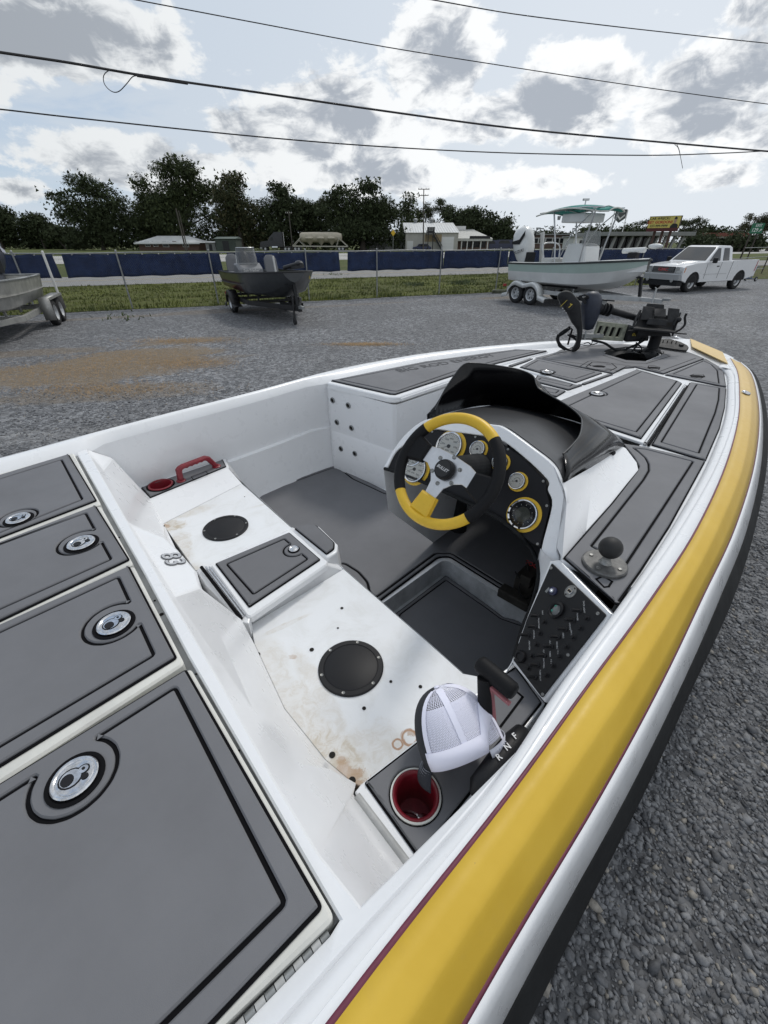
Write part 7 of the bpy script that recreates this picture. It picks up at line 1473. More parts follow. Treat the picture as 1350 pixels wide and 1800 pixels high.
# cap: mesh trucker cap resting on the tray
def cap():
    base = P(806, 1290, .93); n = 40
    cc = P(812, 1316, .985); apx = P(768, 1209, 1.085); 
    # frame: crown pole points up-left in the picture, brim towards the cup
    right = (P(880, 1285, .98)-P(740, 1285, .98)).normalized()
    pole = (P(770, 1208, 1.03)-cc); back = (P(866, 1270, .98)-cc)
    root = thing('cap', 'white mesh trucker cap with dark front and brim lying over the throttle tray', 'cap', base, 0)
    # ellipsoid crown: pole direction k, front direction f (away from the throttle), side s
    k = (apx-cc).normalized(); fdir = Vector((-.80, .02, -.60)); fdir = (fdir-k*fdir.dot(k)).normalized(); sdir = k.cross(fdir)
    C0 = cc; rk, rf, rs = (apx-cc).length, .104, .092
    def cp(th, ph, e=0.0):   # th from pole 0..pi/2, ph around (0 = front)
        fl = 1-.05*math.cos(3*ph)*math.sin(th)
        q = max(0, math.sin(th))**.80; return C0+k*((rk+e)*max(0, math.cos(th))**.85)+fdir*((rf+e)*q*math.cos(ph)*fl)+sdir*((rs+e)*q*math.sin(ph)*fl)
    TH = [0.04+(math.pi/2-.04)*i/14 for i in range(15)]; front = R(62)
    g = MB(); ph = [-front+2*front*j/16 for j in range(17)]; g.grid([[cp(t, p) for p in ph] for t in TH]); o = g.build('front_panel', mat('charcoal_cloth', (.025, .027, .032), .9, bscale=500, bump=.4, bdist=.0008), root, smooth=180); o.modifiers.new('s', 'SOLIDIFY').thickness = .002
    mesh_m, nt, N, L, b = node_mat('white_cap_mesh'); b.inputs['Base Color'].default_value = (.72, .72, .90, 1); b.inputs['Roughness'].default_value = .8; cloth = mat('white_cap_cloth', (.84, .84, .96), .85, bscale=600, bump=.3, bdist=.0005)
    # net: real threads
    g = MB(); p0, p1 = front, 2*math.pi-front; NP, NT = 104, 40; grid = [[cp(.06+(math.pi/2-.10)*i/NT, p0+(p1-p0)*(j+(.5 if i % 2 else 0))/NP) for j in range(NP)] for i in range(NT+1)]
    def thread(a, b_, w=.00085):
        d = (b_-a); m_ = (a+b_)/2-C0; x = d.cross(m_).normalized()*w; g.add([a-x, a+x, b_+x, b_-x], [(0, 1, 2, 3)])
    for i in range(NT):
        st = 1 if i > 16 else (2 if i > 7 else 4)
        for j in range(0, NP-1, st):
            a = grid[i][j]
            if st == 1:
                thread(a, grid[i+1][j if i % 2 == 0 else j+1 if j+1 < NP else j]); thread(a, grid[i+1][j-1 if (i % 2 == 0 and j > 0) else j])
            else: thread(a, grid[i+1][j])
            thread(a, grid[i][min(j+st, NP-1)], .0008)
    g.build('mesh_panel', cloth, root, kind='stuff')
    # lining fabric seen through the net (thin woven backing)
    # seam tapes
    g = MB()
    for pc in (R(66), R(118), R(180), R(242), R(294)):
        w = .0065 if pc != R(180) else .008
        rows = [[cp(t, pc+s_*w/(max(.02, math.sin(t)*.09)), .0016) for s_ in (-1, -.4, .4, 1)] for t in TH[1:]]; g.grid(rows)
    g.build('seam_tape', cloth, root, smooth=180)
    # sweatband hem at the opening
    g = MB(); arch = []
    def hem(ph_): return ph_
    ph = [front-.05+(2*math.pi-2*front+.1)*j/40 for j in range(41)]
    opening = lambda p: max(0, 1-abs((p-math.pi)/.62)**2.2)   # arched gap over the strap
    g.grid([[cp(math.pi/2-.21-.42*opening(p), p, .002) for p in ph], [cp(math.pi/2-.10-.36*opening(p), p, .003) for p in ph], [cp(math.pi/2-.0-.30*opening(p), p, .002) for p in ph]]); o = g.build('hem_band', cloth, root, smooth=180); o.modifiers.new('s', 'SOLIDIFY').thickness = .0015
    g = MB(); ps = [math.pi-.62+1.24*j/14 for j in range(15)]; g.grid([[cp(math.pi/2, p, .005)+k*.004 for p in ps], [cp(math.pi/2, p, .004)-k*.014 for p in ps]]); o = g.build('snap_strap', mat('clear_strap', (.60, .61, .68), .35), root, smooth=180); o.modifiers.new('s', 'SOLIDIFY').thickness = .002
    g = MB()
    for j in range(2, 13): g.ball((cp(math.pi/2, ps[j], .007)-k*.005), .0028, 6)
    g.build('snap_stud', MATS['clear_strap'], root, smooth=60, kind='stuff')
    # brim
    g = MB(); rows = []
    for i in range(7):
        e = i/6; row = []
        for j in range(17):
            a = -R(60)+R(120)*j/16; b0 = cp(math.pi/2, a); out = (fdir*math.cos(a*.75)+sdir*math.sin(a*.75)); row.append(b0+out*(.028*e*math.cos(a*.75)**.5)-k*(.018*e*e+.02*e*(abs(a)/R(60))**2))
        rows.append(row)
    g.grid(rows); o = g.build('brim', mat('brim_navy', (.018, .02, .027), .85, bscale=400, bump=.4, bdist=.0008), root, smooth=180); o.modifiers.new('s', 'SOLIDIFY').thickness = .003
    g = MB()
    for e in (.2, .35, .5, .65, .8): 
        row = []
        for j in range(25):
            a = -R(57)+R(114)*j/24; b0 = cp(math.pi/2, a); out = (fdir*math.cos(a*.75)+sdir*math.sin(a*.75)); row.append(b0+out*(.028*e*math.cos(a*.75)**.5)-k*(.018*e*e+.02*e*(abs(a)/R(60))**2)+k*.0035)
        g.tube(row, .0006, 4)
    g.build('brim_stitching', mat('stitch_grey', (.35, .36, .4), .8), root, kind='stuff')
    t = MB(); t.lathe([(.008, 0), (.007, .003), (0, .005)], cp(0, 0, .001), k, 14); t.build('top_button', cloth, root, smooth=60)
cap()
# white snap fittings on gunwale
for (u, v, z) in [(1311, 691, 1.25), (1192, 594.5, 1.255)]:
    p = P(u, v, z); t = MB(); r = .020 if u > 1300 else .03; t.lathe([(r*1.1, 0), (r, .008), (r*.8, .012), (r*.4, .010), (0, .012)], p, (.3, -.1, .95), 20, sx=1.35); t.build('navigation_fitting', chrome, boat, smooth=50)
# ================================================================== TROLLING MOTOR AND BOW HARDWARE (bolted to the boat)
def TMP():
    a = P(1012, 617, 1.22); b_ = P(1150, 620, 1.22); return plane3(a, b_, a+Vector((0, 0, 1)))
_tm = TMP(); _tn = _tm[1] if _tm[1].dot(EYE-_tm[0]) > 0 else -_tm[1]
def tm(u, v, o=0.0): return PP(u, v, (_tm[0]+_tn*o, _tm[1]))
dkpl = mat('weathered_black_plastic', (.013, .014, .016), .6, nscale=25, namt=.4, spec=.3); navy = mat('dark_navy_housing', (.018, .024, .042), .45, nscale=20, namt=.3); olive = mat('faded_olive_bracket', (.30, .31, .24), .7, nscale=30, namt=.35)
g = MB(); hp = [(979.7, 524), (981, 517), (987, 512.5), (993, 511), (1000, 512), (1006, 516.5), (1013, 525), (1018, 532), (1020, 548), (1021, 562), (1022.5, 577), (1021, 592), (1018, 604), (1013, 612), (1004, 617), (1006, 611), (1011, 603), (1013.5, 592), (1013, 578), (1004, 566), (997, 552), (988, 540)]
lp = spline([tm(u, v, .05) for u, v in hp], 2, True); g.prism([lp], _tn*.035, .010); tmh = g.build('trolling_motor_head', dkpl, boat, smooth=50)
g = MB(); g.tube([p+_tn*.018 for p in lp], .0035, 6, close=True); g.build('head_seam', mat('seam_grey', (.12, .12, .11), .6), tmh, smooth=60)
g = MB(); tx = (tm(1010, 540)-tm(990, 540)).normalized(); ty = _tn.cross(tx); c = tm(1002, 538, .0865); g.lathe([(.030, 0), (.030, .002), (0, .002)], c, _tn, 20, 1)
g.text('7', c+_tn*.002, tx*.9-ty*.3, ty*.9+tx*.3, .045, 0, bold=.02); c2 = tm(990, 534, .0865); dl = (tm(985, 540)-tm(997, 527)).normalized(); g.bar(tm(985, 539, .0868), tm(997, 527.5, .0868), .003, .002, up=_tn, mi=0)
for k in range(3): q = tm(988.5+3.0*k, 541.5+4*k, .0868); g.bar(q, q+tx*.008-ty*.004, .006, .002, up=_tn, mi=2)
g.build('head_print', [mat('print_gold', (.55, .42, .05), .5), mat('badge_black', (.006, .006, .007), .3), sil], tmh)
g = MB(); c = tm(1038, 548, -.02)
rows = []
for (u, v, r) in [(1043, 512, .002), (1043, 513.5, .04), (1042, 518, .068), (1041, 527, .082), (1039, 540, .082), (1037, 555, .074), (1035, 568, .058), (1033, 578, .045), (1032, 581, .004)]:
    q = tm(u, v, -.02); rows.append([q+tx*(r*math.cos(t))+_tn*(r*.8*math.sin(t)) for t in np.linspace(0, 6.283, 17)[:-1]])
g.grid(rows, close=True); g.build('motor_body', navy, tmh, smooth=180)
g = MB(); g.tube([tm(1012, 524, .03), tm(1024, 526, .03), tm(1034, 522, .02)], .015, 8); g.bar(tm(1018, 520, .03), tm(1030, 533, .05), .03, .02); g.tube([tm(1020, 521, .05), tm(1027, 518, .06), tm(1034, 521, .04)], .008, 6); g.build('head_hinge', dkpl, tmh, smooth=50)
g = MB(); g.tube([tm(1050, 541, -.03), tm(1062, 543, -.05), tm(1074, 546, -.06)], [.045, .042, .034], 14); g.tube([tm(1074, 546, -.06), tm(1108, 556, -.10), tm(1125, 561, -.12)], .026, 12)
for k in range(3): q = tm(1057+6*k, 542+1.5*k, -.04); g.tube([q, q+(tm(1074, 546, -.06)-tm(1050, 541, -.03)).normalized()*.012], .05, 14)
tms = g.build('motor_shaft', dkpl, boat, smooth=50)
g = MB(); q = tm(1060, 532, -.03); g.box(q, (.05, .04, .05)); g.build('shaft_collar', galv, tms, bevel=.005); g = MB(); g.tube([tm(1057, 527, 0), tm(1080, 529, 0)], .006, 6); g.build('pull_rod', dkpl, tms)
# slotted stow bracket
A0_, A1_, A2_, A3_ = (1040, 596), (1093, 599), (1102, 570), (1050, 564)
def br(x, y, o=-.06): 
    a = tm(*A0_, o).lerp(tm(*A1_, o), x); b_ = tm(*A3_, o).lerp(tm(*A2_, o), x); return a.lerp(b_, y)
slots = [[br(x, .22), br(x+.13, .22), br(x+.13+.03, .78), br(x+.03, .78)] for x in (.06, .27, .48, .70)]
g = MB(); g.prism([[br(0, 0), br(1, 0), br(1, 1), br(0, 1)]]+[fillet(s_, .008) for s_ in slots], _tn*.03, .003); sb_ = g.build('stow_bracket', olive, boat, smooth=30)
g = MB(); g.prism([[br(0, 0, -.15), br(1, 0, -.15), br(1, 1, -.15), br(0, 1, -.15)]], _tn*.02); g.build('bracket_back', dkpl, sb_)
g = MB(); g.prism([fillet([tm(1093, 598, -.08), tm(1133, 596, -.08), tm(1133, 578, -.08), tm(1103, 570, -.08), (tm(1097, 577, -.08))], .01)], _tn*.09, .01); mb_ = g.build('mount_box', dkpl, boat, smooth=40); g = MB(); 
for k in range(3): q = tm(1112.5+2.4*k, 588, .011); g.bar(q-ty*.012-tx*.002, q+ty*.012+tx*.002, .0045, .002, up=_tn)
g.build('mount_print', MATS['print_gold'], mb_)
# pedestal and graph cradle
g = MB(); pb = P(1145, 617, 1.225); g.lathe([(.075, 0), (.07, .015), (.048, .03), (.045, .15), (.06, .17), (.06, .19)], pb, n=18); ped = g.build('graph_pedestal', dkpl, boat, smooth=40)
g = MB(); g.prism([fillet([tm(1112, 579, .14), tm(1186, 586, .14), tm(1190, 582, -.05), tm(1120, 573, -.10)], .01)], (0, 0, .012), .002)
g.bar(tm(1104, 582, .05), tm(1120, 581, .05), .02, .012); g.bar(tm(1180, 585, .05), tm(1206, 587, .02), .02, .008); g.prism([[tm(1120, 590, .05), tm(1180, 592, .05), tm(1176, 580, .05), tm(1122, 578, .05)]], _tn*-.10, .008); tray = g.build('cradle_base', dkpl, boat, smooth=30)
g = MB(); g.prism([fillet([tm(1114, 578, .02), tm(1182, 583, .02), tm(1189, 556, -.06), tm(1126, 549, -.06)], .008)], _tn*.018, .004); g.prism([fillet([tm(1125, 562, .02), tm(1148, 562, .02), tm(1150, 540, -.05), tm(1131, 538, -.05)], .004)], _tn*.012, .003); g.prism([fillet([tm(1171, 567, .02), tm(1191, 568, .02), tm(1194, 543, -.05), tm(1175, 541, -.05)], .004)], _tn*.012, .003); g.prism([fillet([tm(1134, 541, -.08), tm(1166, 543, -.08), tm(1166, 535, -.09), tm(1138, 533, -.09)], .006)], _tn*.02, .004); g.prism([fillet([tm(1150, 556, .03), tm(1170, 557, .03), tm(1170, 543, -.02), tm(1150, 542, -.02)], .004)], _tn*.008, .003); g.prism([fillet([tm(1135, 570, .05), tm(1170, 573, .05), tm(1173, 562, .03), tm(1140, 559, .03)], .004)], _tn*.012, .003)
g.build('graph_cradle', dkpl, tray, smooth=30)
g = MB(); g.tube(spline([tm(1186, 584, .05), tm(1196, 579, .05), tm(1204, 570, .04), tm(1204, 558, .03), tm(1207, 551, .03)], 4), .009, 8); g.tube([tm(1183, 572, .04), tm(1190, 560, .03), tm(1196, 562, .03)], .010, 8); g.ball(tm(1193, 562, .03), .022, 10); g.tube([tm(1112, 578, .06), tm(1118, 560, .0), tm(1126, 546, -.05)], .010, 8); g.tube([tm(1182, 590, .06), tm(1190, 566, .0), tm(1196, 550, -.05)], .008, 8); g.build('cradle_arms', dkpl, tray, smooth=50, kind='stuff')
g = MB(); c = P(1101, 630, 1.20); rows = []
for a in np.linspace(0, math.pi, 13): rows.append([c+B(0, 0, 0)*0+Vector((.15*math.cos(a), 0, .055*math.sin(a)))+Vector((0, y, 0)) for y in (-.04, -.02, .10, .16)])
g.grid(rows); g.box(c+Vector((.19, .02, .02)), (.10, .08, .035)); g.ball(c+Vector((.23, .02, .03)), .028, 8); g.build('foot_pedal', dkpl, boat, smooth=50)
# cables and straps
g = MB(); rr = random.Random(2)
cz = lambda u, v, o=0.06: tm(u, v, o)
for k in range(7):
    j = lambda s_=2.5: rr.uniform(-s_, s_)
    g.tube(spline([cz(1003+j(), 575+j()), cz(990+j(), 585+j()), cz(981+j(), 592+j()), cz(983+j(), 606+j()), cz(995+j(), 614+j(1)), cz(1008+j(), 617+j(1)), cz(1017+j(), 610+j()), cz(1014+j(), 596+j()), cz(1000+j(), 588+j())], 4), .0045, 6)
g.tube(spline([cz(982, 588), cz(980, 597), cz(985, 607), cz(994, 614)], 4), .014, 8)
g.tube(spline([cz(1040, 598, .02), cz(1062, 603, .05), cz(1078, 613, .1), cz(1092, 617, .1), cz(1104, 612, .08), cz(1120, 605, .05), cz(1135, 596, .02)], 5), .010, 8); g.tube(spline([cz(1090, 615, .1), cz(1100, 619, .1), cz(1112, 616, .1), cz(1122, 604, .06), cz(1130, 594, .03)], 5), .008, 8); g.tube(spline([cz(1026, 604, .02), cz(1034, 602, .03), cz(1040, 606, .05), cz(1050, 603, .02)], 4), .004, 6); g.tube(spline([cz(1002, 612), cz(1020, 606), cz(1036, 608), cz(1042, 600)], 4), .003, 6); g.tube(spline([cz(1118, 602, .05), cz(1128, 612, .1), cz(1124, 618, .12)], 4), .006, 6)
g.tube([cz(998, 606, .02), cz(1006, 578, .02)], .008, 6); g.build('motor_cable', blkrubber, boat, smooth=60, kind='stuff')
g = MB(); g.box(tm(1036, 590, -.02), (.24, .03, .03)); g.tube([tm(1030, 582, 0), tm(1028, 597, .02)], .008, 6); g.tube([tm(1016, 595, -.03), tm(1040, 596, -.03)], .009, 6); g.build('motor_rest', galv, boat, smooth=40)
# slotted bow plate
pl_ = plane3(P(1158, 611, 1.235), P(1208, 618.5, 1.235), P(1170, 598, 1.275)); n = pl_[1] if pl_[1].dot(EYE-pl_[0]) > 0 else -pl_[1]
bp_ = [PP(u, v, pl_) for u, v in [(1156, 598), (1178, 597.5), (1196, 603), (1208, 609), (1210.5, 613), (1206, 618.5), (1185, 616), (1156, 611.5)]]
g = MB(); g.prism([fillet(bp_, .015)], n*.012, .003); bpo = g.build('bow_plate', dkpl, boat, smooth=40); g = MB()
for k in range(4): q = PP(1164.5+7.6*k, 604+.6*k, pl_)+n*.0125; g.lathe([(.0085, 0), (0, .0005)], q-Vector((0, 0, .012)), n, 10); g.bar(q-Vector((0, 0, .008)), q+Vector((0, 0, .018)), .008, .001, up=n)
g.build('keyhole_slot', MATS['hole_black'], bpo, kind='stuff'); g = MB(); q = PP(1197, 610, pl_)+n*.012; g.lathe([(.022, 0), (.018, .015), (0, .015)], q, n, 5); g.build('plate_knob', dkpl, bpo)

# ================================================================== BOATS ON TRAILERS
def hull_mesh(M_, L_, bw, zk, zs, zb, chine=.45, vee=.16, entry=.55, bowz=.25, n=22, blunt=.12, flare=.12, deadw=.12):
    """rows of stations stern (y=0) to bow (y=L); returns rows of half sections mirrored"""
    rows = []
    for i in range(n+1):
        f = i/n; y = L_*f; k = 0 if f < entry else ((f-entry)/(1-entry)); w = bw/2*((1-k**2.6)*(1-blunt)+blunt if k > 0 else 1)*(0.96+.04*min(1, f*4)); zg = zs+(zb-zs)*f**1.8
        ck = k**1.7; zkeel = zk+(zg-zk-.22)*max(0, (k-.25)/.75)**2.6*.93; cw = w*(1-flare)*(1-ck*.75)*1.0; zc = zk+vee+(zg-zk-vee)*.62*ck*ck; zc = max(zc, zkeel+.02)
        zmid = zc+(zg-zc)*.55; half = [(0, zkeel), (cw*.5, zkeel+(zc-zkeel)*.5), (cw, zc), (cw+(w-cw)*.25, zc+.03), (cw+(w-cw)*.72, zmid), (w, zg)]
        rows.append([M_(-x, y, z) for x, z in half[::-1]]+[M_(x, y, z) for x, z in half[1:]])
    return rows
def trailer(name_label, M_, loc, L_, bw, y_axle, axles, zf, mfr, grp, fender='round', tongue=1.3, fm=None, wr=.33, rimm=None, jack=True, guides=True):
    t = thing('boat_trailer', name_label, 'trailer', loc, group=grp)
    for s in (-1, 1):
        g = MB(); g.bar(M_(s*(bw*.40), -.1, zf), M_(s*(bw*.40), L_*.62, zf), .08, .13); g.bar(M_(s*(bw*.40), L_*.62, zf), M_(s*.05, L_+tongue*.35, zf), .08, .13); g.build('frame_rail', mfr, t, bevel=.008)
        g = MB(); g.bar(M_(s*bw*.24, .2, zf+.17), M_(s*bw*.22, L_*.62, zf+.19), .09, .05); g.build('bunk', mat('bunk_carpet', (.03, .03, .032), .95), t)
        for y in (.5, L_*.33, L_*.6): g = MB(); g.bar(M_(s*bw*.24, y, zf), M_(s*bw*.235, y, zf+.16), .05, .05); g.build('bunk_post', mfr, t)
    g = MB(); g.bar(M_(0, L_*.75, zf), M_(0, L_+tongue, zf), .10, .12); tg = g.build('tongue', mfr, t, bevel=.008)
    g = MB(); g.prism([[M_(-.06, L_+tongue, zf+.02), M_(.06, L_+tongue, zf+.02), M_(.045, L_+tongue+.22, zf+.03), M_(-.045, L_+tongue+.22, zf+.03)]], (0, 0, .08), .015); g.build('coupler', galv, t)
    for y in (.15, y_axle, L_*.6): g = MB(); g.bar(M_(-bw*.40, y, zf), M_(bw*.40, y, zf), .07, .08); g.build('cross_member', mfr, t)
    ys = [y_axle] if axles == 1 else [y_axle-.38, y_axle+.38]
    for y in ys:
        for s in (-1, 1): wheel(M_, (s*(bw*.5-.02), y, wr), wr, .21, t, ax=(s, 0, 0), rim=.6, rimm=rimm, spokes=6)
    for s in (-1, 1):
        g = MB(); x0, x1 = s*(bw*.5-.15), s*(bw*.5+.11)
        if fender == 'round':
            prof = []
            R_ = wr+.07; yc0, yc1 = ys[0], ys[-1]
            for a in np.linspace(math.pi, math.pi*.5, 9): prof.append((yc0+R_*math.cos(a), wr+R_*math.sin(a)))
            if len(ys) > 1: prof += [((yc0+yc1)/2, wr+R_*.80)]
            for a in np.linspace(math.pi*.5, 0, 9): prof.append((yc1+R_*math.cos(a), wr+R_*math.sin(a)))
            prof = [(prof[0][0]-.28, wr*.82)]+prof+[(prof[-1][0]+.34, wr*.78)]
            g.grid([[M_(x0, y, z) for y, z in prof], [M_(x1-s*.03, y, z) for y, z in prof], [M_(x1, y, z-.03) for y, z in prof], [M_(x1, y, z-.13) for y, z in prof]])
        else:
            ya, yb = ys[0]-wr-.12, ys[-1]+wr+.12; zt_ = wr*2+.08
            prof = [(ya, wr*.9), (ya+.02, zt_), (yb-.02, zt_), (yb, wr*.6)]; g.grid([[M_(x0, y, z) for y, z in prof], [M_(x1, y, z) for y, z in prof]]); g.add([M_(x0, yb+.002, zt_), M_(x1, yb+.002, zt_), M_(x1, yb+.002, wr*.55), M_(x0, yb+.002, wr*.55)], [(0, 1, 2, 3)]); g.bar(M_(x1, ya, zt_-.03), M_(x1, yb, zt_-.03), .02, .06)
        o = g.build('fender', fm or mfr, t, smooth=40); o.modifiers.new('s', 'SOLIDIFY').thickness = .015
        g = MB(); g.box(M_(s*(bw*.5-.02), ys[0]-wr-.38, zf+.12), (.12, .08, .08)); g.build('tail_light', mat('tail_lens', (.35, .02, .02), .3), t)
        if guides and fender != 'round': g = MB(); g.tube([M_(x1-s*.04, ys[0]-.3, zt_), M_(x1-s*.04, ys[0]-.32, zt_+1.05)], .035, 10); g.ball(M_(x1-s*.04, ys[0]-.32, zt_+1.05), .037, 8); g.build('guide_post', mat('white_pvc', (.6, .6, .58), .5), t, smooth=50)
    g = MB(); yw = L_+.18; g.bar(M_(0, yw+.15, zf), M_(0, yw, zf+.62), .08, .08); g.bar(M_(-.0, yw-.05, zf+.60), M_(0, yw-.3, zf+.66), .10, .06); g.lathe([(.06, -.05), (.06, .05)], M_(0, yw, zf+.5), M_.d(1, 0, 0), 12); g.tube([M_(.07, yw, zf+.5), M_(.15, yw, zf+.55), M_(.20, yw, zf+.62), M_(.27, yw, zf+.62)], .012, 6); g.lathe([(.055, -.06), (.055, .06)], M_(0, yw-.32, zf+.68), M_.d(1, 0, 0), 10); g.build('winch_post', dkpl, t, smooth=40)
    if jack:
        yj = L_+tongue-.25; g = MB(); g.tube([M_(.12, yj, .14), M_(.12, yj, zf+.35)], .028, 10); g.tube([M_(.12, yj, zf+.35), M_(.2, yj, zf+.38)], .012, 6); j_ = g.build('jack', mfr, t, smooth=50)
        g = MB(); g.lathe([(.05, -.025), (.09, -.03), (.09, .03), (.05, .025)], M_(.12, yj, .09), M_.d(1, 0, 0), 14); g.build('jack_wheel', MATS['tyre_rubber'], j_, smooth=40)
    return t
BT = 'boat trailers standing in the gravel lot'; BG = 'boats parked on trailers in the gravel lot'
HR = math.atan2(-.5, -.866)          # local +y points to (.5, -.866)
# --- bay boat with green T-top
M_ = Loc((5.9, 19.5, 0), HR); L_ = 4.95
white2 = mat('bay_boat_white', (.70, .71, .70), .35, coat=.2, nscale=2, namt=.08); seafoam = mat('seafoam_side', (.40, .50, .46), .35, coat=.2, nscale=2, namt=.08); teal = mat('teal_canvas', (.03, .22, .19), .8, nscale=6, namt=.2); alum = mat('aluminium_tube', (.55, .56, .57), .3, .85, nscale=8, namt=.1)
trailer('long white tandem-axle trailer under the green-topped bay boat', M_, M_(0, 1.3, 0), L_-.3, 2.35, 1.05, 2, .46, mat('white_trailer_paint', (.45, .46, .46), .5, nscale=4, namt=.2), BT, fm=white2, tongue=1.1, wr=.345)
bb = thing('bay_boat', 'white and seafoam bay boat with green canvas T-top and big white outboard', 'boat', M_(0, 2.5, .5), group=BG)
rows = hull_mesh(M_, L_, 2.45, .60, 1.34, 1.55, vee=.16, blunt=.08, entry=.5)
low = [r_[0:1] for r_ in rows]
g = MB(); g.grid([r_[1:-1] for r_ in rows]); g.f.append(tuple(range(9))); g.m.append(0); g.build('hull', white2, bb, smooth=38)
g = MB(); 
for a, b_ in ((0, 1), (-2, -1)): g.grid([[r_[a] for r_ in rows], [r_[a].lerp(r_[b_], 1.0) for r_ in rows]])
g.add([rows[0][0], rows[0][1], rows[0][-2], rows[0][-1]], [(0, 1, 2, 3)]); g.build('hull_side_band', seafoam, bb, smooth=40)
g = MB(); g.tube([r_[0] for r_ in rows]+[r_[-1] for r_ in rows[::-1]], .03, 6); g.build('rub_rail', mat('rail_dark', (.03, .035, .035), .5), bb, smooth=60)
g = MB()
capr = [[r_[0]+Vector((0, 0, .025)), r_[0].lerp(r_[-1], .13)+Vector((0, 0, .035))] for r_ in rows]; capl = [[r_[-1]+Vector((0, 0, .025)), r_[-1].lerp(r_[0], .13)+Vector((0, 0, .035))] for r_ in rows]
g.grid([[c[0] for c in capr], [c[1] for c in capr]]); g.grid([[c[0] for c in capl], [c[1] for c in capl]]); g.build('gunwale', white2, bb, smooth=60)
g = MB(); g.grid([[c[1] for c in capr], [c[1]-Vector((0, 0, .35)) for c in capr], [c[1]-Vector((0, 0, .35)) for c in capl], [c[1] for c in capl]]); g.build('inner_liner', white2, bb, smooth=30)
g = MB(); k0 = 15; g.grid([[rows[i][0]+Vector((0, 0, .035)) for i in range(k0, 23)], [rows[i][5].lerp(rows[i][0], .0)*0+(rows[i][0]+rows[i][-1])/2+Vector((0, 0, .06)) for i in range(k0, 23)], [rows[i][-1]+Vector((0, 0, .035)) for i in range(k0, 23)]]); g.build('bow_deck', white2, bb, smooth=60)
g = MB(); g.prism([fillet([M_(-.38, y, z) for y, z in [(1.85, 1.0), (2.8, 1.0), (2.85, 1.35), (2.75, 1.9), (2.55, 1.98), (2.0, 1.98), (1.85, 1.6)]], .05)], M_.d(.76, 0, 0), .05); cons = g.build('console', white2, bb, smooth=35)
g = MB(); g.prism([fillet([M_(-.39, y, z) for y, z in [(2.55, 1.98), (2.75, 1.92), (2.65, 2.35), (2.6, 2.35)]], .02)], M_.d(.78, 0, 0)); g.build('console_windshield', mat('tinted_clear', (.25, .27, .27), .1, alpha=.5), cons)
g = MB(); g.prism([fillet([M_(-.385, y, z) for y, z in [(2.05, 1.62), (2.65, 1.62), (2.65, 1.82), (2.05, 1.82)]], .06)], M_.d(-.01, 0, 0)); g.build('console_hatch', alum, cons)
g = MB(); 
for a in range(5): c = M_(-.385, 2.35+.07*math.cos(a*1.257+.3), 1.35+.07*math.sin(a*1.257+.3)); g.lathe([(.035, 0), (0, .003)], c, M_.d(-1, 0, 0), 8)
g.build('console_emblem', dkpl, cons, kind='stuff')
g = MB(); g.prism([fillet([M_(-.45, y, z) for y, z in [(.95, 1.0), (1.5, 1.0), (1.5, 1.52), (.95, 1.52)]], .05)], M_.d(.9, 0, 0), .04); g.build('leaning_seat', mat('seat_vinyl', (.5, .5, .48), .5), bb, smooth=40); g = MB(); g.tube(spline([M_(-.42, 1.05, 1.5), M_(-.42, .9, 1.95), M_(.42, .9, 1.95), M_(.42, 1.05, 1.5)], 5), .025, 8); g.build('seat_rail', alum, bb, smooth=60)
# T-top frame
for s in (-1, 1):
    for (y0, y1) in ((1.75, 1.3), (2.7, 3.0)): g = MB(); g.tube([M_(s*.52, y0, 1.05), M_(s*.56, (y0*.6+y1*.4), 2.0), M_(s*.60, y1, 2.92)], .028, 8); g.build('top_leg', alum, bb, smooth=60)
    g = MB(); g.tube(spline([M_(s*.53, 1.85, 1.5), M_(s*.56, 2.25, 2.3), M_(s*.6, 2.9, 2.85)], 5), .018, 6); g.build('top_brace', alum, bb, smooth=60)
g = MB(); 
for s in (-1, 1): g.tube(spline([M_(s*.72, .8, 2.86), M_(s*.76, 1.8, 2.97), M_(s*.72, 2.8, 2.99), M_(s*.5, 3.25, 2.97)], 5), .02, 6)
for y in (.8, 1.3, 1.9, 2.5, 3.0): g.tube([M_(-.74, y, 2.88+.02*y), M_(0, y, 2.97+.02*y), M_(.74, y, 2.88+.02*y)], .016, 6)
g.build('top_frame', alum, bb, smooth=60)
g = MB(); rws = []
for i in range(13):
    y = .7+2.65*i/12; w = .80*(1 if i < 9 else 1-.5*((i-8)/4)**1.6); zt_ = 2.93+.17*math.sin(math.pi*min(1, i/11)*.9)+.0*i; rws.append([M_(w*q, y, zt_-.10*abs(q)**2.2) for q in np.linspace(-1, 1, 9)])
g.grid(rws); o = g.build('canvas_top', teal, bb, smooth=60); o.modifiers.new('s', 'SOLIDIFY').thickness = .03
g = MB(); e_ = [r_[0] for r_ in rws]+rws[-1][1:]+[r_[-1] for r_ in rws[::-1]][1:]+rws[0][::-1][1:]; g.tube([p-Vector((0, 0, .02)) for p in e_], .022, 6, close=True); g.build('canvas_edge', mat('pale_canvas_edge', (.55, .56, .52), .8), bb, smooth=60)
g = MB(); g.box(M_(0, 2.1, 2.72), (1.05, .95, .26), Matrix.Rotation(HR, 3, 'Z')); g.build('electronics_box', white2, bb, bevel=.03)
g = MB(); g.lathe([(.06, 0), (.10, .05), (.08, .12)], M_(-.66, .85, 2.70), n=12); g.lathe([(.05, 0), (.07, .12)], M_(-.4, .7, 2.72), n=10); g.lathe([(.04, 0), (.05, .14)], M_(-.74, .75, 2.70), n=10); g.tube([M_(-.2, 1.9, 3.05), M_(-.2, 1.9, 3.25)], .02, 6); g.box(M_(-.2, 1.9, 3.26), (.2, .1, .06)); g.build('top_lights', alum, bb, smooth=40, kind='stuff')
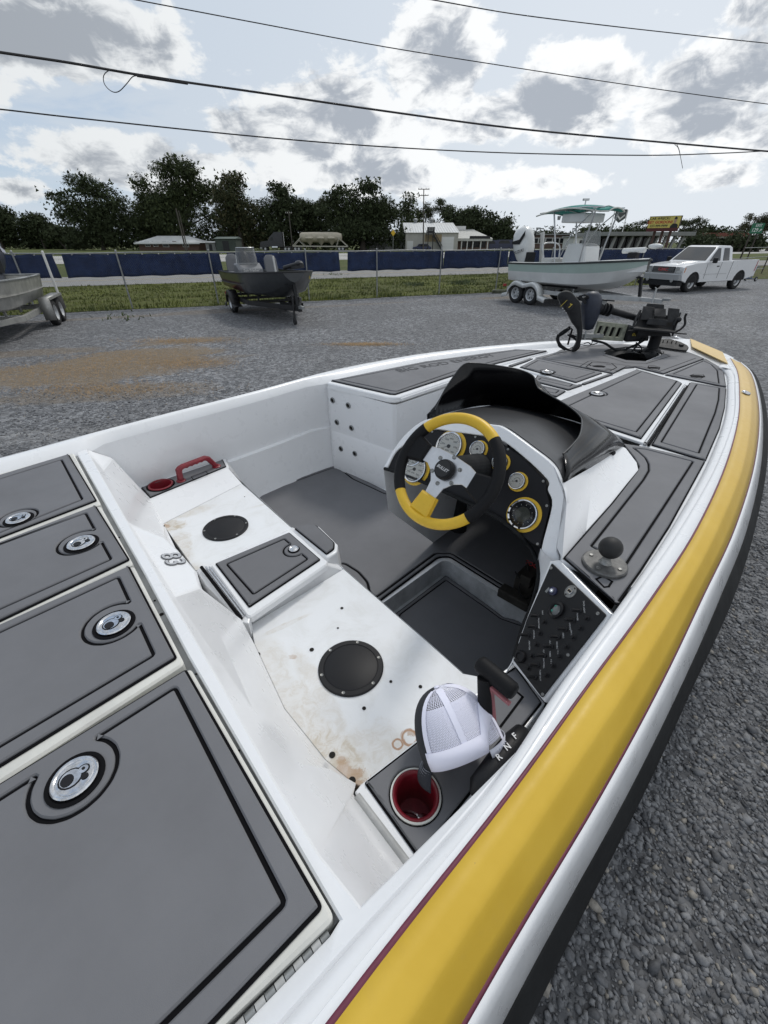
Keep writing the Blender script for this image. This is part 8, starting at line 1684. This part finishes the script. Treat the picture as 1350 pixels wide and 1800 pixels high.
# outboard
def outboard(M_, c, sc, m_, parent, tilt=0, band=None, decal=None):
    g = MB(); rows = []; x0, y0, z0 = c
    for (dz, dy, rx, ry) in [(-.35, .0, .12, .16), (-.15, -.02, .20, .28), (.1, -.04, .24, .36), (.35, -.06, .25, .37), (.55, -.07, .23, .33), (.68, -.08, .17, .24), (.74, -.08, .04, .06)]:
        q = [];
        for k in range(16):
            a = 2*math.pi*k/16; ca, sa = math.cos(a), math.sin(a); ex = .75
            x = rx*sc*abs(ca)**ex*(1 if ca > 0 else -1); y = (dy*sc+ry*sc*abs(sa)**ex*(1 if sa > 0 else -1)); z = dz*sc
            yy = y*math.cos(tilt)-z*math.sin(tilt); zz = y*math.sin(tilt)+z*math.cos(tilt); q.append(M_(x0+x, y0+yy, z0+zz))
        rows.append(q)
    g.grid(rows, close=True); o = g.build('outboard_motor', m_, parent, smooth=60)
    def tt(x, y, z): return M_(x0+x*sc, y0+(y*math.cos(tilt)-z*math.sin(tilt))*sc, z0+(y*math.sin(tilt)+z*math.cos(tilt))*sc)
    g = MB(); g.prism([[tt(-.07, -.15, -.9), tt(-.07, .1, -.9), tt(-.09, .12, -.3), tt(-.09, -.14, -.3)]], tt(.07, -.15, -.9)-tt(-.07, -.15, -.9), .01); g.build('midsection', m_, o)
    g = MB(); g.box(tt(0, .18, -.25), (.3*sc, .2*sc, .4*sc)); g.build('motor_bracket', dkpl, o)
    if band is not None:
        g = MB()
        for s in (-1, 1): g.add([tt(s*.2515, -.33, .30), tt(s*.2555, .0, .22), tt(s*.252, .24, .42), tt(s*.2525, .26, .55), tt(s*.2555, 0, .36), tt(s*.2515, -.33, .38)], [(0, 1, 4, 5), (1, 2, 3, 4)] if s > 0 else [(5, 4, 1, 0), (4, 3, 2, 1)])
        g.build('cowl_stripe', band, o)
    if decal:
        g = MB()
        for s in (-1, 1): g.text(decal, tt(s*.256, -.02, .02), (tt(0, -1*s*-1 if False else s, 0)-tt(0, 0, 0)), (tt(0, 0, 1)-tt(0, 0, 0)), .12*sc, bold=.01, lift=.006)
        g.build('cowl_lettering', dkpl, o)
    return o
outboard(M_, (-.05, -.40, 1.68), 1.22, white2, bb, tilt=.25, band=dkpl, decal='SUZUKI')
g = MB(); g.bar(M_(-.78, -.12, 1.25), M_(-.82, -.35, 2.35), .10, .16); g.build('shallow_water_anchor', mat('pale_anchor', (.5, .5, .48), .5), bb, bevel=.02)
# bow trolling motor, white
g = MB(); g.tube([M_(-.15, L_-1.1, 1.78), M_(-.15, L_-.35, 1.82)], .075, 12); g.ball(M_(-.15, L_-.05, 1.92), .13, 12, scale=(.6, 1.9, .55), rot=Matrix.Rotation(HR, 3, 'Z')); g.build('bow_motor', white2, bb, smooth=60); g = MB(); g.box(M_(-.15, L_-.7, 1.66), (.18, .3, .14), Matrix.Rotation(HR, 3, 'Z')); g.build('bow_motor_mount', dkpl, bb)
# side lettering and stripe
def side_txt(M_, s, rows_, y, z, txt, size, m_, parent, nm='lettering', L2=6.0, sx=1.0):
    i = int(round(y/L2*22)); r_ = rows_[i]; a = r_[0] if s < 0 else r_[-1]; b_ = r_[1] if s < 0 else r_[-2]; p = a.lerp(b_, z); fw = rows_[i+1][0 if s < 0 else -1]-rows_[i-1][0 if s < 0 else -1]; fw.normalize(); up = (a-b_).normalized(); nn = up.cross(fw); 
    xd = fw if s < 0 else -fw; up = (up-xd*up.dot(xd)).normalized(); nn = xd.cross(up)
    g = MB(); g.text(txt, p+nn*.012, xd, up, size, bold=.02, shear=.2, sx=sx); g.build(nm, m_, parent)
side_txt(M_, -1, rows, .6, .5, 'Ranger', .20, mat('teal_print', (.02, .09, .08), .5), bb, L2=L_); side_txt(M_, -1, rows, 2.2, .45, 'LH20CC', .13, dkpl, bb, L2=L_)
g = MB(); pts = [rows[i][1]*.985+rows[i][2]*.015+M_.d(-.012, 0, 0) for i in range(2, 14)]; g.tube(pts, .018, 5); pts = [rows[i][1].lerp(rows[i][2], .22)+M_.d(-.012, 0, 0) for i in range(3, 10)]; g.tube(pts, [.02]*6+[.004], 5); g.build('side_stripe', mat('stripe_grey', (.12, .14, .15), .5), bb)
# --- dark green-grey bass tender (bow towards us)
M2 = Loc((-5.0, 17.55, 0), HR); L2 = 5.0
blackp = mat('black_trailer_paint', (.016, .016, .018), .45, nscale=10, namt=.3)
trailer('black single-axle trailer under the dark grey fishing boat', M2, M2(0, 1.5, 0), L2-.3, 2.15, 1.55, 1, .42, blackp, BT, tongue=.55, wr=.31, rimm=mat('alloy_rim', (.45, .46, .47), .3, .8))
fb = thing('fishing_boat', 'dark grey and red aluminium fishing boat with smoked windshield', 'boat', M2(0, 2, .5), group=BG)
rows2 = hull_mesh(M2, L2, 2.2, .58, 1.18, 1.34, vee=.12, blunt=.30, entry=.55, flare=.16)
dg = mat('dark_grey_paint', (.05, .055, .06), .35, coat=.2, nscale=6, namt=.2); dred = mat('dark_red_paint', (.055, .014, .014), .3, coat=.3); 
def part_hull(nm, m_, sel, parent):
    g = MB()
    for i in range(len(rows2)-1):
        for j in range(10):
            if sel(i, j): g.add([rows2[i][j], rows2[i][j+1], rows2[i+1][j+1], rows2[i+1][j]], [(0, 1, 2, 3)])
    g.build(nm, m_, parent, smooth=40, weld=.0005)
bowsel = lambda i: i >= 13
part_hull('hull', mat('olive_side', (.06, .065, .035), .4, coat=.2), lambda i, j: not bowsel(i) and j in (0, 9), fb); part_hull('hull_lower', dred, lambda i, j: not bowsel(i) and j not in (0, 9), fb); part_hull('bow_section', dg, lambda i, j: bowsel(i), fb)
g = MB(); g.add([p for p in rows2[0]], [tuple(range(11))]); g.build('transom', dg, fb)
g = MB(); tipc = (rows2[-1][0]+rows2[-1][-1])/2; g.add(rows2[-1], [tuple(range(11))]); g.build('bow_plate', dg, fb)
g = MB(); g.tube([r_[0] for r_ in rows2]+[r_[-1] for r_ in rows2[::-1]], .022, 6); g.build('gunwale', blackp, fb, smooth=60)
g = MB(); g.grid([[r_[0] for r_ in rows2[14:]], [r_[-1] for r_ in rows2[14:]]]); g.build('bow_deck', mat('grey_carpet', (.10, .105, .11), .95), fb); g = MB(); g.grid([[r_[0]-Vector((0, 0, .3)) for r_ in rows2[:15]], [r_[-1]-Vector((0, 0, .3)) for r_ in rows2[:15]]]); g.build('floor', MATS['grey_carpet'], fb)
g = MB()
for a, b_ in ((14, 15), (18, 19)):
    for s_, e_ in ((0, 5),): pts = [rows2[a][j]+M2.d(-.01, .005, 0) for j in range(0, 6)]; g.tube(pts, .012, 5)
g.build('side_stripe', mat('stripe_pale', (.30, .31, .32), .5), fb)
# console, windshield, seats
g = MB(); g.prism([fillet([M2(.15, y, z) for y, z in [(1.75, .95), (2.55, .95), (2.5, 1.32), (2.2, 1.46), (1.8, 1.46)]], .04)], M2.d(.75, 0, 0), .05); cn = g.build('console', mat('console_grey', (.16, .165, .175), .5), fb, smooth=40); g = MB(); g.text('Sun-Tracker', M2(.52, 2.53, 1.28), M2.d(-1, 0, 0), Vector((0, 0, 1)), .10, bold=.02, lift=.02); g.build('console_lettering', trimw, cn)
g = MB(); ws = [[M2(.52-.33*math.cos(a)*(1-.15*h), 2.1+.36*math.sin(a)*(1-.4*h), 1.42+.46*h) for a in np.linspace(0, math.pi, 9)] for h in (0, .5, 1)]; g.grid(ws); o = g.build('windshield', mat('smoked_clear', (.10, .105, .11), .1, alpha=.75), fb, smooth=180)
g = MB(); g.tube([w_[0] for w_ in ws]+ws[-1][1:]+[w_[-1] for w_ in ws[::-1]][1:], .014, 6); g.build('windshield_frame', alum, fb, smooth=60)
def seat(M, x, y, z, m_, parent):
    g = MB(); g.box(M(x, y, z), (.42, .40, .12), Matrix.Rotation(HR, 3, 'Z')); s_ = g.build('seat', m_, parent, bevel=.03)
    g = MB(); g.prism([fillet([M(x-.22, y-.2, z+.05), M(x+.22, y-.2, z+.05), M(x+.20, y-.3, z+.45), M(x+.10, y-.32, z+.55), M(x-.10, y-.32, z+.55), M(x-.20, y-.3, z+.45)], .05)], M.d(0, .08, 0), .02); g.build('backrest', m_, s_, smooth=40)
    g = MB(); g.tube([M(x, y, z-.4), M(x, y, z)], .04, 8); g.build('pedestal', alum, s_)
sg = mat('seat_grey', (.13, .135, .145), .6); seat(M2, .75, 1.35, 1.15, sg, fb); seat(M2, -.38, 1.9, 1.12, sg, fb)
g = MB(); g.tube([M2(-.25, 2.6, 1.0), M2(-.22, 2.55, 1.66)], .03, 8); g.build('stern_light_pole', trimw, fb, smooth=50)
g = MB(); g.bar(M2(-.45, 3.5, 1.36), M2(-.50, 4.4, 1.44), .10, .08); g.ball(M2(-.50, 4.1, 1.50), .16, 10, scale=(.7, 1.5, .5), rot=Matrix.Rotation(HR, 3, 'Z')); g.tube([M2(-.25, 3.4, 1.36), M2(-.55, 3.7, 1.46)], .06, 8); g.build('bow_motor', blackp, fb, smooth=50)
g = MB(); g.text('Nitro', rows2[19][1].lerp(rows2[20][2], .4)+M2.d(-.10, .10, .15), (rows2[21][0]-rows2[17][0]), Vector((0, 0, 1)), .15, bold=.02, lift=.02); g.build('hull_lettering', mat('yellow_print', (.6, .45, .03), .5), fb)
outboard(M2, (0, -.2, 1.35), .62, blackp, fb, tilt=.5)
# --- bare aluminium boat at the left edge
h3 = Vector((.40, -.917, 0)); HR3 = math.atan2(-h3.x, h3.y); st3 = Vector((-11.0, 13.6, 0)); M3 = Loc(st3, HR3); L3 = 5.0
alus = mat('bare_aluminium_hull', (.42, .42, .40), .42, .55, nscale=3, namt=.35)
trailer('galvanised tandem trailer with tall white guide post at the left edge', M3, M3(0, 1.2, 0), L3-.3, 2.3, .62, 2, .44, mat('galvanised_frame', (.38, .38, .36), .5, .5, nscale=5, namt=.3), BT, fender='box', fm=mat('galvanised_fender', (.36, .36, .35), .45, .5, nscale=4, namt=.3), tongue=.9, wr=.33)
jb = thing('aluminium_boat', 'bare aluminium flat-bottom boat cut off by the left edge', 'boat', M3(0, 2, .5), group=BG)
rows3 = hull_mesh(M3, L3, 2.0, .62, 1.24, 1.34, vee=.05, blunt=.5, entry=.6, flare=.15)
g = MB(); g.grid(rows3); g.f.append(tuple(range(11))); g.m.append(0); g.add(rows3[-1], [tuple(range(11))]); g.build('hull', alus, jb, smooth=38)
g = MB(); g.tube([r_[0] for r_ in rows3]+[r_[-1] for r_ in rows3[::-1]], .026, 6, close=True); g.build('gunwale', galv, jb, smooth=60)
g = MB(); g.grid([[r_[0]-Vector((0, 0, .32)) for r_ in rows3], [r_[-1]-Vector((0, 0, .32)) for r_ in rows3]]); g.build('floor', alus, jb)
g = MB(); g.tube([rows3[i][-2]+M3.d(.012, 0, 0) for i in range(0, 20)], .014, 5); g.build('hull_rib', alus, jb, smooth=60)
outboard(M3, (-.05, -.05, 1.62), .85, mat('outboard_dark', (.04, .045, .06), .35, coat=.4), jb, tilt=.35, band=mat('decal_silver', (.5, .52, .6), .4))
g = MB(); i = 6; p = rows3[i][-1].lerp(rows3[i][-2], .35)+M3.d(.02, 0, 0); g.text('LA 448 BD', p, -(rows3[i+1][-1]-rows3[i][-1]), rows3[i][-1]-rows3[i][-2], .16, bold=.03, lift=.004); g.build('registration_lettering', mat('blue_print', (.02, .05, .25), .5), jb)
g = MB(); g.tube([M3(.55, .9, 1.0), M3(.5, .5, 1.75)], .02, 6); g.tube([M3(.5, .5, 1.75), M3(.1, .5, 1.75)], .02, 6); g.build('grab_rail', alum, jb, smooth=60)
# --- plain trailer carrying our own boat
M0 = Loc(B(-1.23, -1.6, 0), -CAM_YAW_OF_BOAT)
trailer('white tandem trailer under the yellow-striped bass boat', M0, M0(0, 2, 0), 5.6, 2.2, 1.3, 2, .16, MATS['white_trailer_paint'], BT, tongue=1.1, wr=.30, guides=False)

# ================================================================== PICKUP
def pickup():
    fl = P(1204, 513.5); rl = P(1292.5, 507.5); d = (fl-rl); d.z = 0; d.normalize(); left = Vector((-d.y, d.x, 0)); 
    if left.dot(Vector((0, -1, 0))) < 0: left = -left
    wb = 3.64; org = fl+left*(-.82) - d*(wb); rot = math.atan2(-d.x, d.y); M = Loc(org, rot)     # origin between the rear wheels
    side = 1 if M.d(1, 0, 0).dot(left) > 0 else -1
    tk = thing('pickup_truck', 'white extended-cab pickup truck with chrome-grey front bumper', 'pickup truck', M(0, 1.8, 0), rot)
    pw = mat('white_truck_paint', (.70, .71, .72), .28, coat=.6, nscale=1.5, namt=.05); grn = mat('truck_glass', (.02, .022, .024), .06, coat=.5); silv = mat('bumper_silver', (.38, .39, .40), .35, .4)
    W2 = .98; zb = .42
    def arch(yc, r=.50, n=9): return [(yc+r*math.cos(a), .36+r*math.sin(a)) for a in np.linspace(math.pi*.97, math.pi*.03, n)]
    # lower body outline, rear (y=-1.2) to front (y=4.6); traversed along the bottom then over the top
    fr = wb
    bot = [(-1.18, .58), (-.52, .46)]+arch(0)+[(.55, .42), (wb-.55, .42)]+arch(wb)+[(wb+.55, .45), (wb+.80, .50)]
    top = [(wb+.90, .75), (wb+.90, 1.02), (wb+.80, 1.10), (wb-.05, 1.19), (wb-.62, 1.22), (1.05, 1.24), (.98, 1.27), (-1.12, 1.29), (-1.18, 1.22)]
    g = MB(); prof = bot+top; rows = []
    for (xf, zs) in [(-1.0, 0), (1.0, 0)]: pass
    g.prism([[M(-W2, y, z) for y, z in prof]], M.d(2*W2, 0, 0), .05); g.build('body', pw, tk, smooth=50)
    # bed opening
    g = MB(); g.prism([[M(-.80, -1.05, 1.291), M(.80, -1.05, 1.291), M(.80, .86, 1.276), M(-.80, .86, 1.276)]], (0, 0, .004)); g.build('bed_liner', dkpl, tk)
    # hood bulge
    g = MB(); g.prism([fillet([M(-.72, wb-.5, 1.20), M(.72, wb-.5, 1.20), M(.66, wb+.78, 1.085), M(-.66, wb+.78, 1.085)], .08)], (0, 0, .045), .03); g.build('hood', pw, tk, smooth=60)
    # greenhouse
    base = [(1.02, 1.25), (2.95, 1.22)]; roofy = [(1.14, 1.86), (2.02, 1.88), (2.25, 1.84)]
    sec = [(1.02, 1.24, .94), (1.10, 1.80, .78), (1.22, 1.87, .72), (2.0, 1.885, .72), (2.18, 1.85, .74), (3.02, 1.215, .93)]
    g = MB(); g.grid([[M(-w, y, z) for (y, z, w) in sec], [M(w, y, z) for (y, z, w) in sec]]); g.add([M(-w, y, z) for (y, z, w) in sec], [(5, 4, 3, 2, 1, 0)]); g.add([M(w, y, z) for (y, z, w) in sec], [(0, 1, 2, 3, 4, 5)]); g.build('cab', pw, tk, weld=.001, bevel=.035, segs=3, smooth=40)
    def gl(nm, pts, s=0, off=.008):
        c = [M(*p) for p in pts]; n_ = (c[1]-c[0]).cross(c[2]-c[0]).normalized(); cen = M(0, 2.0, 1.5); m0 = sum(c, Vector())/len(c)
        if n_.dot(m0-cen) < 0: n_ = -n_
        g = MB(); g.prism([fillet([p+n_*.003 for p in c], .03)], n_*off, .002); return g.build(nm, grn, tk)
    gl('windscreen', [(-.82, 2.93, 1.275), (.82, 2.93, 1.275), (.68, 2.24, 1.815), (-.68, 2.24, 1.815)])
    gl('rear_window', [(-.7, 1.045, 1.35), (.7, 1.045, 1.35), (.62, 1.11, 1.74), (-.62, 1.11, 1.74)])
    for s in (-1, 1):
        gx = lambda z: s*(.935-(z-1.235)/(1.86-1.235)*.20)
        gl('side_window', [(gx(1.27), 1.98, 1.27), (gx(1.27), 2.78, 1.27), (gx(1.50), 2.52, 1.50), (gx(1.78), 2.18, 1.78), (gx(1.78), 1.98, 1.78)]); gl('side_window', [(gx(1.27), 1.28, 1.27), (gx(1.27), 1.78, 1.27), (gx(1.78), 1.72, 1.78), (gx(1.78), 1.32, 1.78)])
        g = MB(); x = s*(W2+.004)
        for y, z0, z1 in ((2.88, .55, 1.18), (1.88, .55, 1.22), (1.02, .50, 1.25)): g.bar(M(x, y, z0), M(x, y+(.05 if y > 2 else -.02), z1), .006, .012)
        g.build('door_seam', dkpl, tk, kind='stuff')
        g = MB(); g.bar(M(x, 1.98, 1.05), M(x, 2.16, 1.05), .03, .045); g.build('door_handle', dkpl, tk, bevel=.01)
        g = MB(); g.box(M(s*(W2+.16), 2.72, 1.30), (.20, .12, .22), Matrix.Rotation(rot, 3, 'Z')); g.build('mirror', dkpl, tk, bevel=.04, segs=3)
        g = MB(); g.prism([fillet([M(s*.92, wb+.905, .80), M(s*.60, wb+.915, .80), M(s*.60, wb+.905, 1.06), M(s*.94, wb+.86, 1.04)], .03)], M.d(0, .015, 0), .004); g.build('headlight', mat('headlight_lens', (.35, .36, .36), .15, .3), tk); g = MB(); g.prism([fillet([M(s*.925, wb+.90, .82), M(s*.995, wb+.80, .84), M(s*.995, wb+.78, 1.03), M(s*.935, wb+.87, 1.04)], .01)], M.d(s*.006, .006, 0), .002); g.build('turn_signal', mat('amber_lens', (.55, .16, .03), .3), tk)
        g = MB(); g.prism([fillet([M(s*(W2-.02), -1.19, .78), M(s*(W2+.006), -1.02, .78), M(s*(W2+.006), -1.06, 1.24), M(s*(W2-.02), -1.19, 1.24)], .01)], M.d(s*.006, -.004, 0), .002); g.build('tail_light', MATS['tail_lens'], tk)
        g = MB(); g.lathe([(.075, 0), (.075, .015), (.06, .02), (0, .012)], M(s*.62, wb+.985, .50), M.d(0, 1, 0), 14); g.build('fog_light', MATS['headlight_lens'], tk, smooth=40)
        for y in (0, wb):
            c = (s*.82, y, .385); wheel(M, c, .385, .27, tk, ax=(s, 0, 0), rim=.58, rimm=mat('truck_rim', (.42, .43, .44), .35, .6), spokes=5)
            g = MB(); g.lathe([(.52, 0), (.52, .25), (0, .25)], M(s*.60, y, .36), M.d(s*-.1 if False else s, 0, 0)*1, 20) if False else g.box(M(s*.70, y, .62), (.5, .9, .42), Matrix.Rotation(rot, 3, 'Z')); g.build('wheel_well', und, tk)
    g = MB(); g.prism([fillet([M(-.57, wb+.905, .80), M(.57, wb+.905, .80), M(.57, wb+.895, 1.06), M(-.57, wb+.895, 1.06)], .03)], M.d(0, .02, 0), .005); gr = g.build('grille', dkpl, tk)
    for k in range(5): g = MB(); g.bar(M(-.54, wb+.928, .835+.05*k), M(.54, wb+.928, .835+.05*k), .008, .012); g.build('grille_bar', silv, gr)
    g = MB(); g.text('GMC', M(0, wb+.935, .93), M.d(-1, 0, 0), Vector((0, 0, 1)), .17, bold=.03, lift=.004, sx=1.35); g.build('grille_lettering', mat('badge_red', (.45, .10, .10), .4), gr)
    g = MB(); g.prism([fillet([M(-.97, wb+.78, .52), M(-.90, wb+.96, .52), M(.90, wb+.96, .52), M(.97, wb+.78, .52), M(.97, wb+.6, .52), M(-.97, wb+.6, .52)], .03)], (0, 0, .24), .02); g.build('front_bumper', silv, tk, smooth=35)
    g = MB(); g.prism([fillet([M(-.92, wb+.75, .28), M(-.86, wb+.94, .28), M(.86, wb+.94, .28), M(.92, wb+.75, .28), M(.92, wb+.6, .28), M(-.92, wb+.6, .28)], .03)], (0, 0, .235), .03); g.build('lower_valance', dkpl, tk, smooth=35)
    g = MB(); g.box(M(0, -1.28, .62), (1.8, .16, .18), Matrix.Rotation(rot, 3, 'Z')); g.build('rear_bumper', silv, tk, bevel=.02)
    g = MB(); g.box(M(0, 1.8, .48), (1.3, 4.6, .22), Matrix.Rotation(rot, 3, 'Z')); g.build('chassis', und, tk)
    g = MB(); g.prism([[M(side*(W2+.006), wb-.62, .74), M(side*(W2+.006), 1.2, .74), M(side*(W2+.006), 1.2, .725), M(side*(W2+.006), wb-.62, .725)]], M.d(side*.004, 0, 0)); g.build('side_moulding', silv, tk)
    # small wheeled dolly behind the truck
    q = P(1318, 494); dl = thing('trailer_dolly', 'small two-wheeled trailer dolly standing behind the pickup tailgate', 'dolly', q, rot); Md = Loc(q, rot)
    for x in (-.28, .28): wheel(Md, (x, 0, .13), .13, .07, dl, ax=(1 if x > 0 else -1, 0, 0), seg=14)
    g = MB(); g.tube([Md(-.28, 0, .13), Md(.28, 0, .13)], .018, 8); g.tube([Md(0, 0, .13), Md(0, .7, .25)], .025, 8); g.tube([Md(0, 0, .13), Md(0, -.15, .75)], .02, 8); g.tube([Md(-.16, -.15, .75), Md(.16, -.15, .75)], .018, 8); g.build('frame', mat('blue_frame', (.03, .07, .20), .5), dl, smooth=50)
pickup()
# weeds along the fence foot
rr = random.Random(9); wm = mat('weed_green', (.07, .10, .03), .9, nscale=6, namt=.4); rng = np.random.default_rng(77)
g = MB()
for k in range(1500):
    a = rr.uniform(-16, 14); c = FA(a, rr.gauss(-.05, .10), 0); h = rr.uniform(.03, .16)*(1.6 if noise.noise(Vector((a*.8, 0, 0))) > .1 else .8); t = rr.uniform(0, 6.28); w = .012
    g.add([c+Vector((math.cos(t)*w, math.sin(t)*w, 0)), c-Vector((math.cos(t)*w, math.sin(t)*w, 0)), c+Vector((rr.gauss(0, .04), rr.gauss(0, .04), h))], [(0, 1, 2)])
for (u, v, n_) in [(590, 484, 70), (810, 500, 260), (730, 502, 200), (240, 560, 20), (200, 562, 16), (820, 497, 160)]:
    c0 = P(u, v)
    for k in range(n_): c = c0+Vector((rr.gauss(0, .35), rr.gauss(0, .35), 0)); h = rr.uniform(.04, .20); t = rr.uniform(0, 6.28); w = rr.uniform(.015, .04); z0 = rr.uniform(0, h*.7); g.add([c+Vector((math.cos(t)*w, math.sin(t)*w, z0)), c-Vector((math.cos(t)*w, math.sin(t)*w, -z0)), c+Vector((rr.gauss(0, .05), rr.gauss(0, .05), h))], [(0, 1, 2)])
tag(g.build('weeds', wm, kind='stuff'), 'scraggly weeds along the foot of the chain-link fence', 'weeds')
# matted straw on the gravel at left
g = MB(); st = mat('dry_straw', (.33, .22, .11), .95, nscale=5, namt=.4)
for k in range(9000):
    u, v, sx_, sy_ = rr.choice([(120, 655, 2.0, .8), (235, 630, 1.6, .9), (320, 600, 1.4, .4), (180, 685, 1.5, .4), (330, 640, .9, .5), (640, 606, .9, .18)]); c = P(u, v)+Vector((rr.gauss(0, sx_*.5), rr.gauss(0, sy_*.5), .004))
    if ST(c)[0] > -2.7: continue
    t = rr.uniform(0, 3.14); l = rr.uniform(.02, .08); w = .0022; d = Vector((math.cos(t), math.sin(t), 0)); x = Vector((-d.y, d.x, 0))*w; z = Vector((0, 0, rr.uniform(.004, .03))); g.add([c-x, c+x, c+d*l+x+z, c+d*l-x+z], [(0, 1, 2, 3)])
tag(g.build('straw', st, kind='stuff'), 'dry brown matted straw lying on the gravel left of the bass boat', 'straw')
for o in list(bpy.data.objects):
    if '_w' in o: del o['_w']
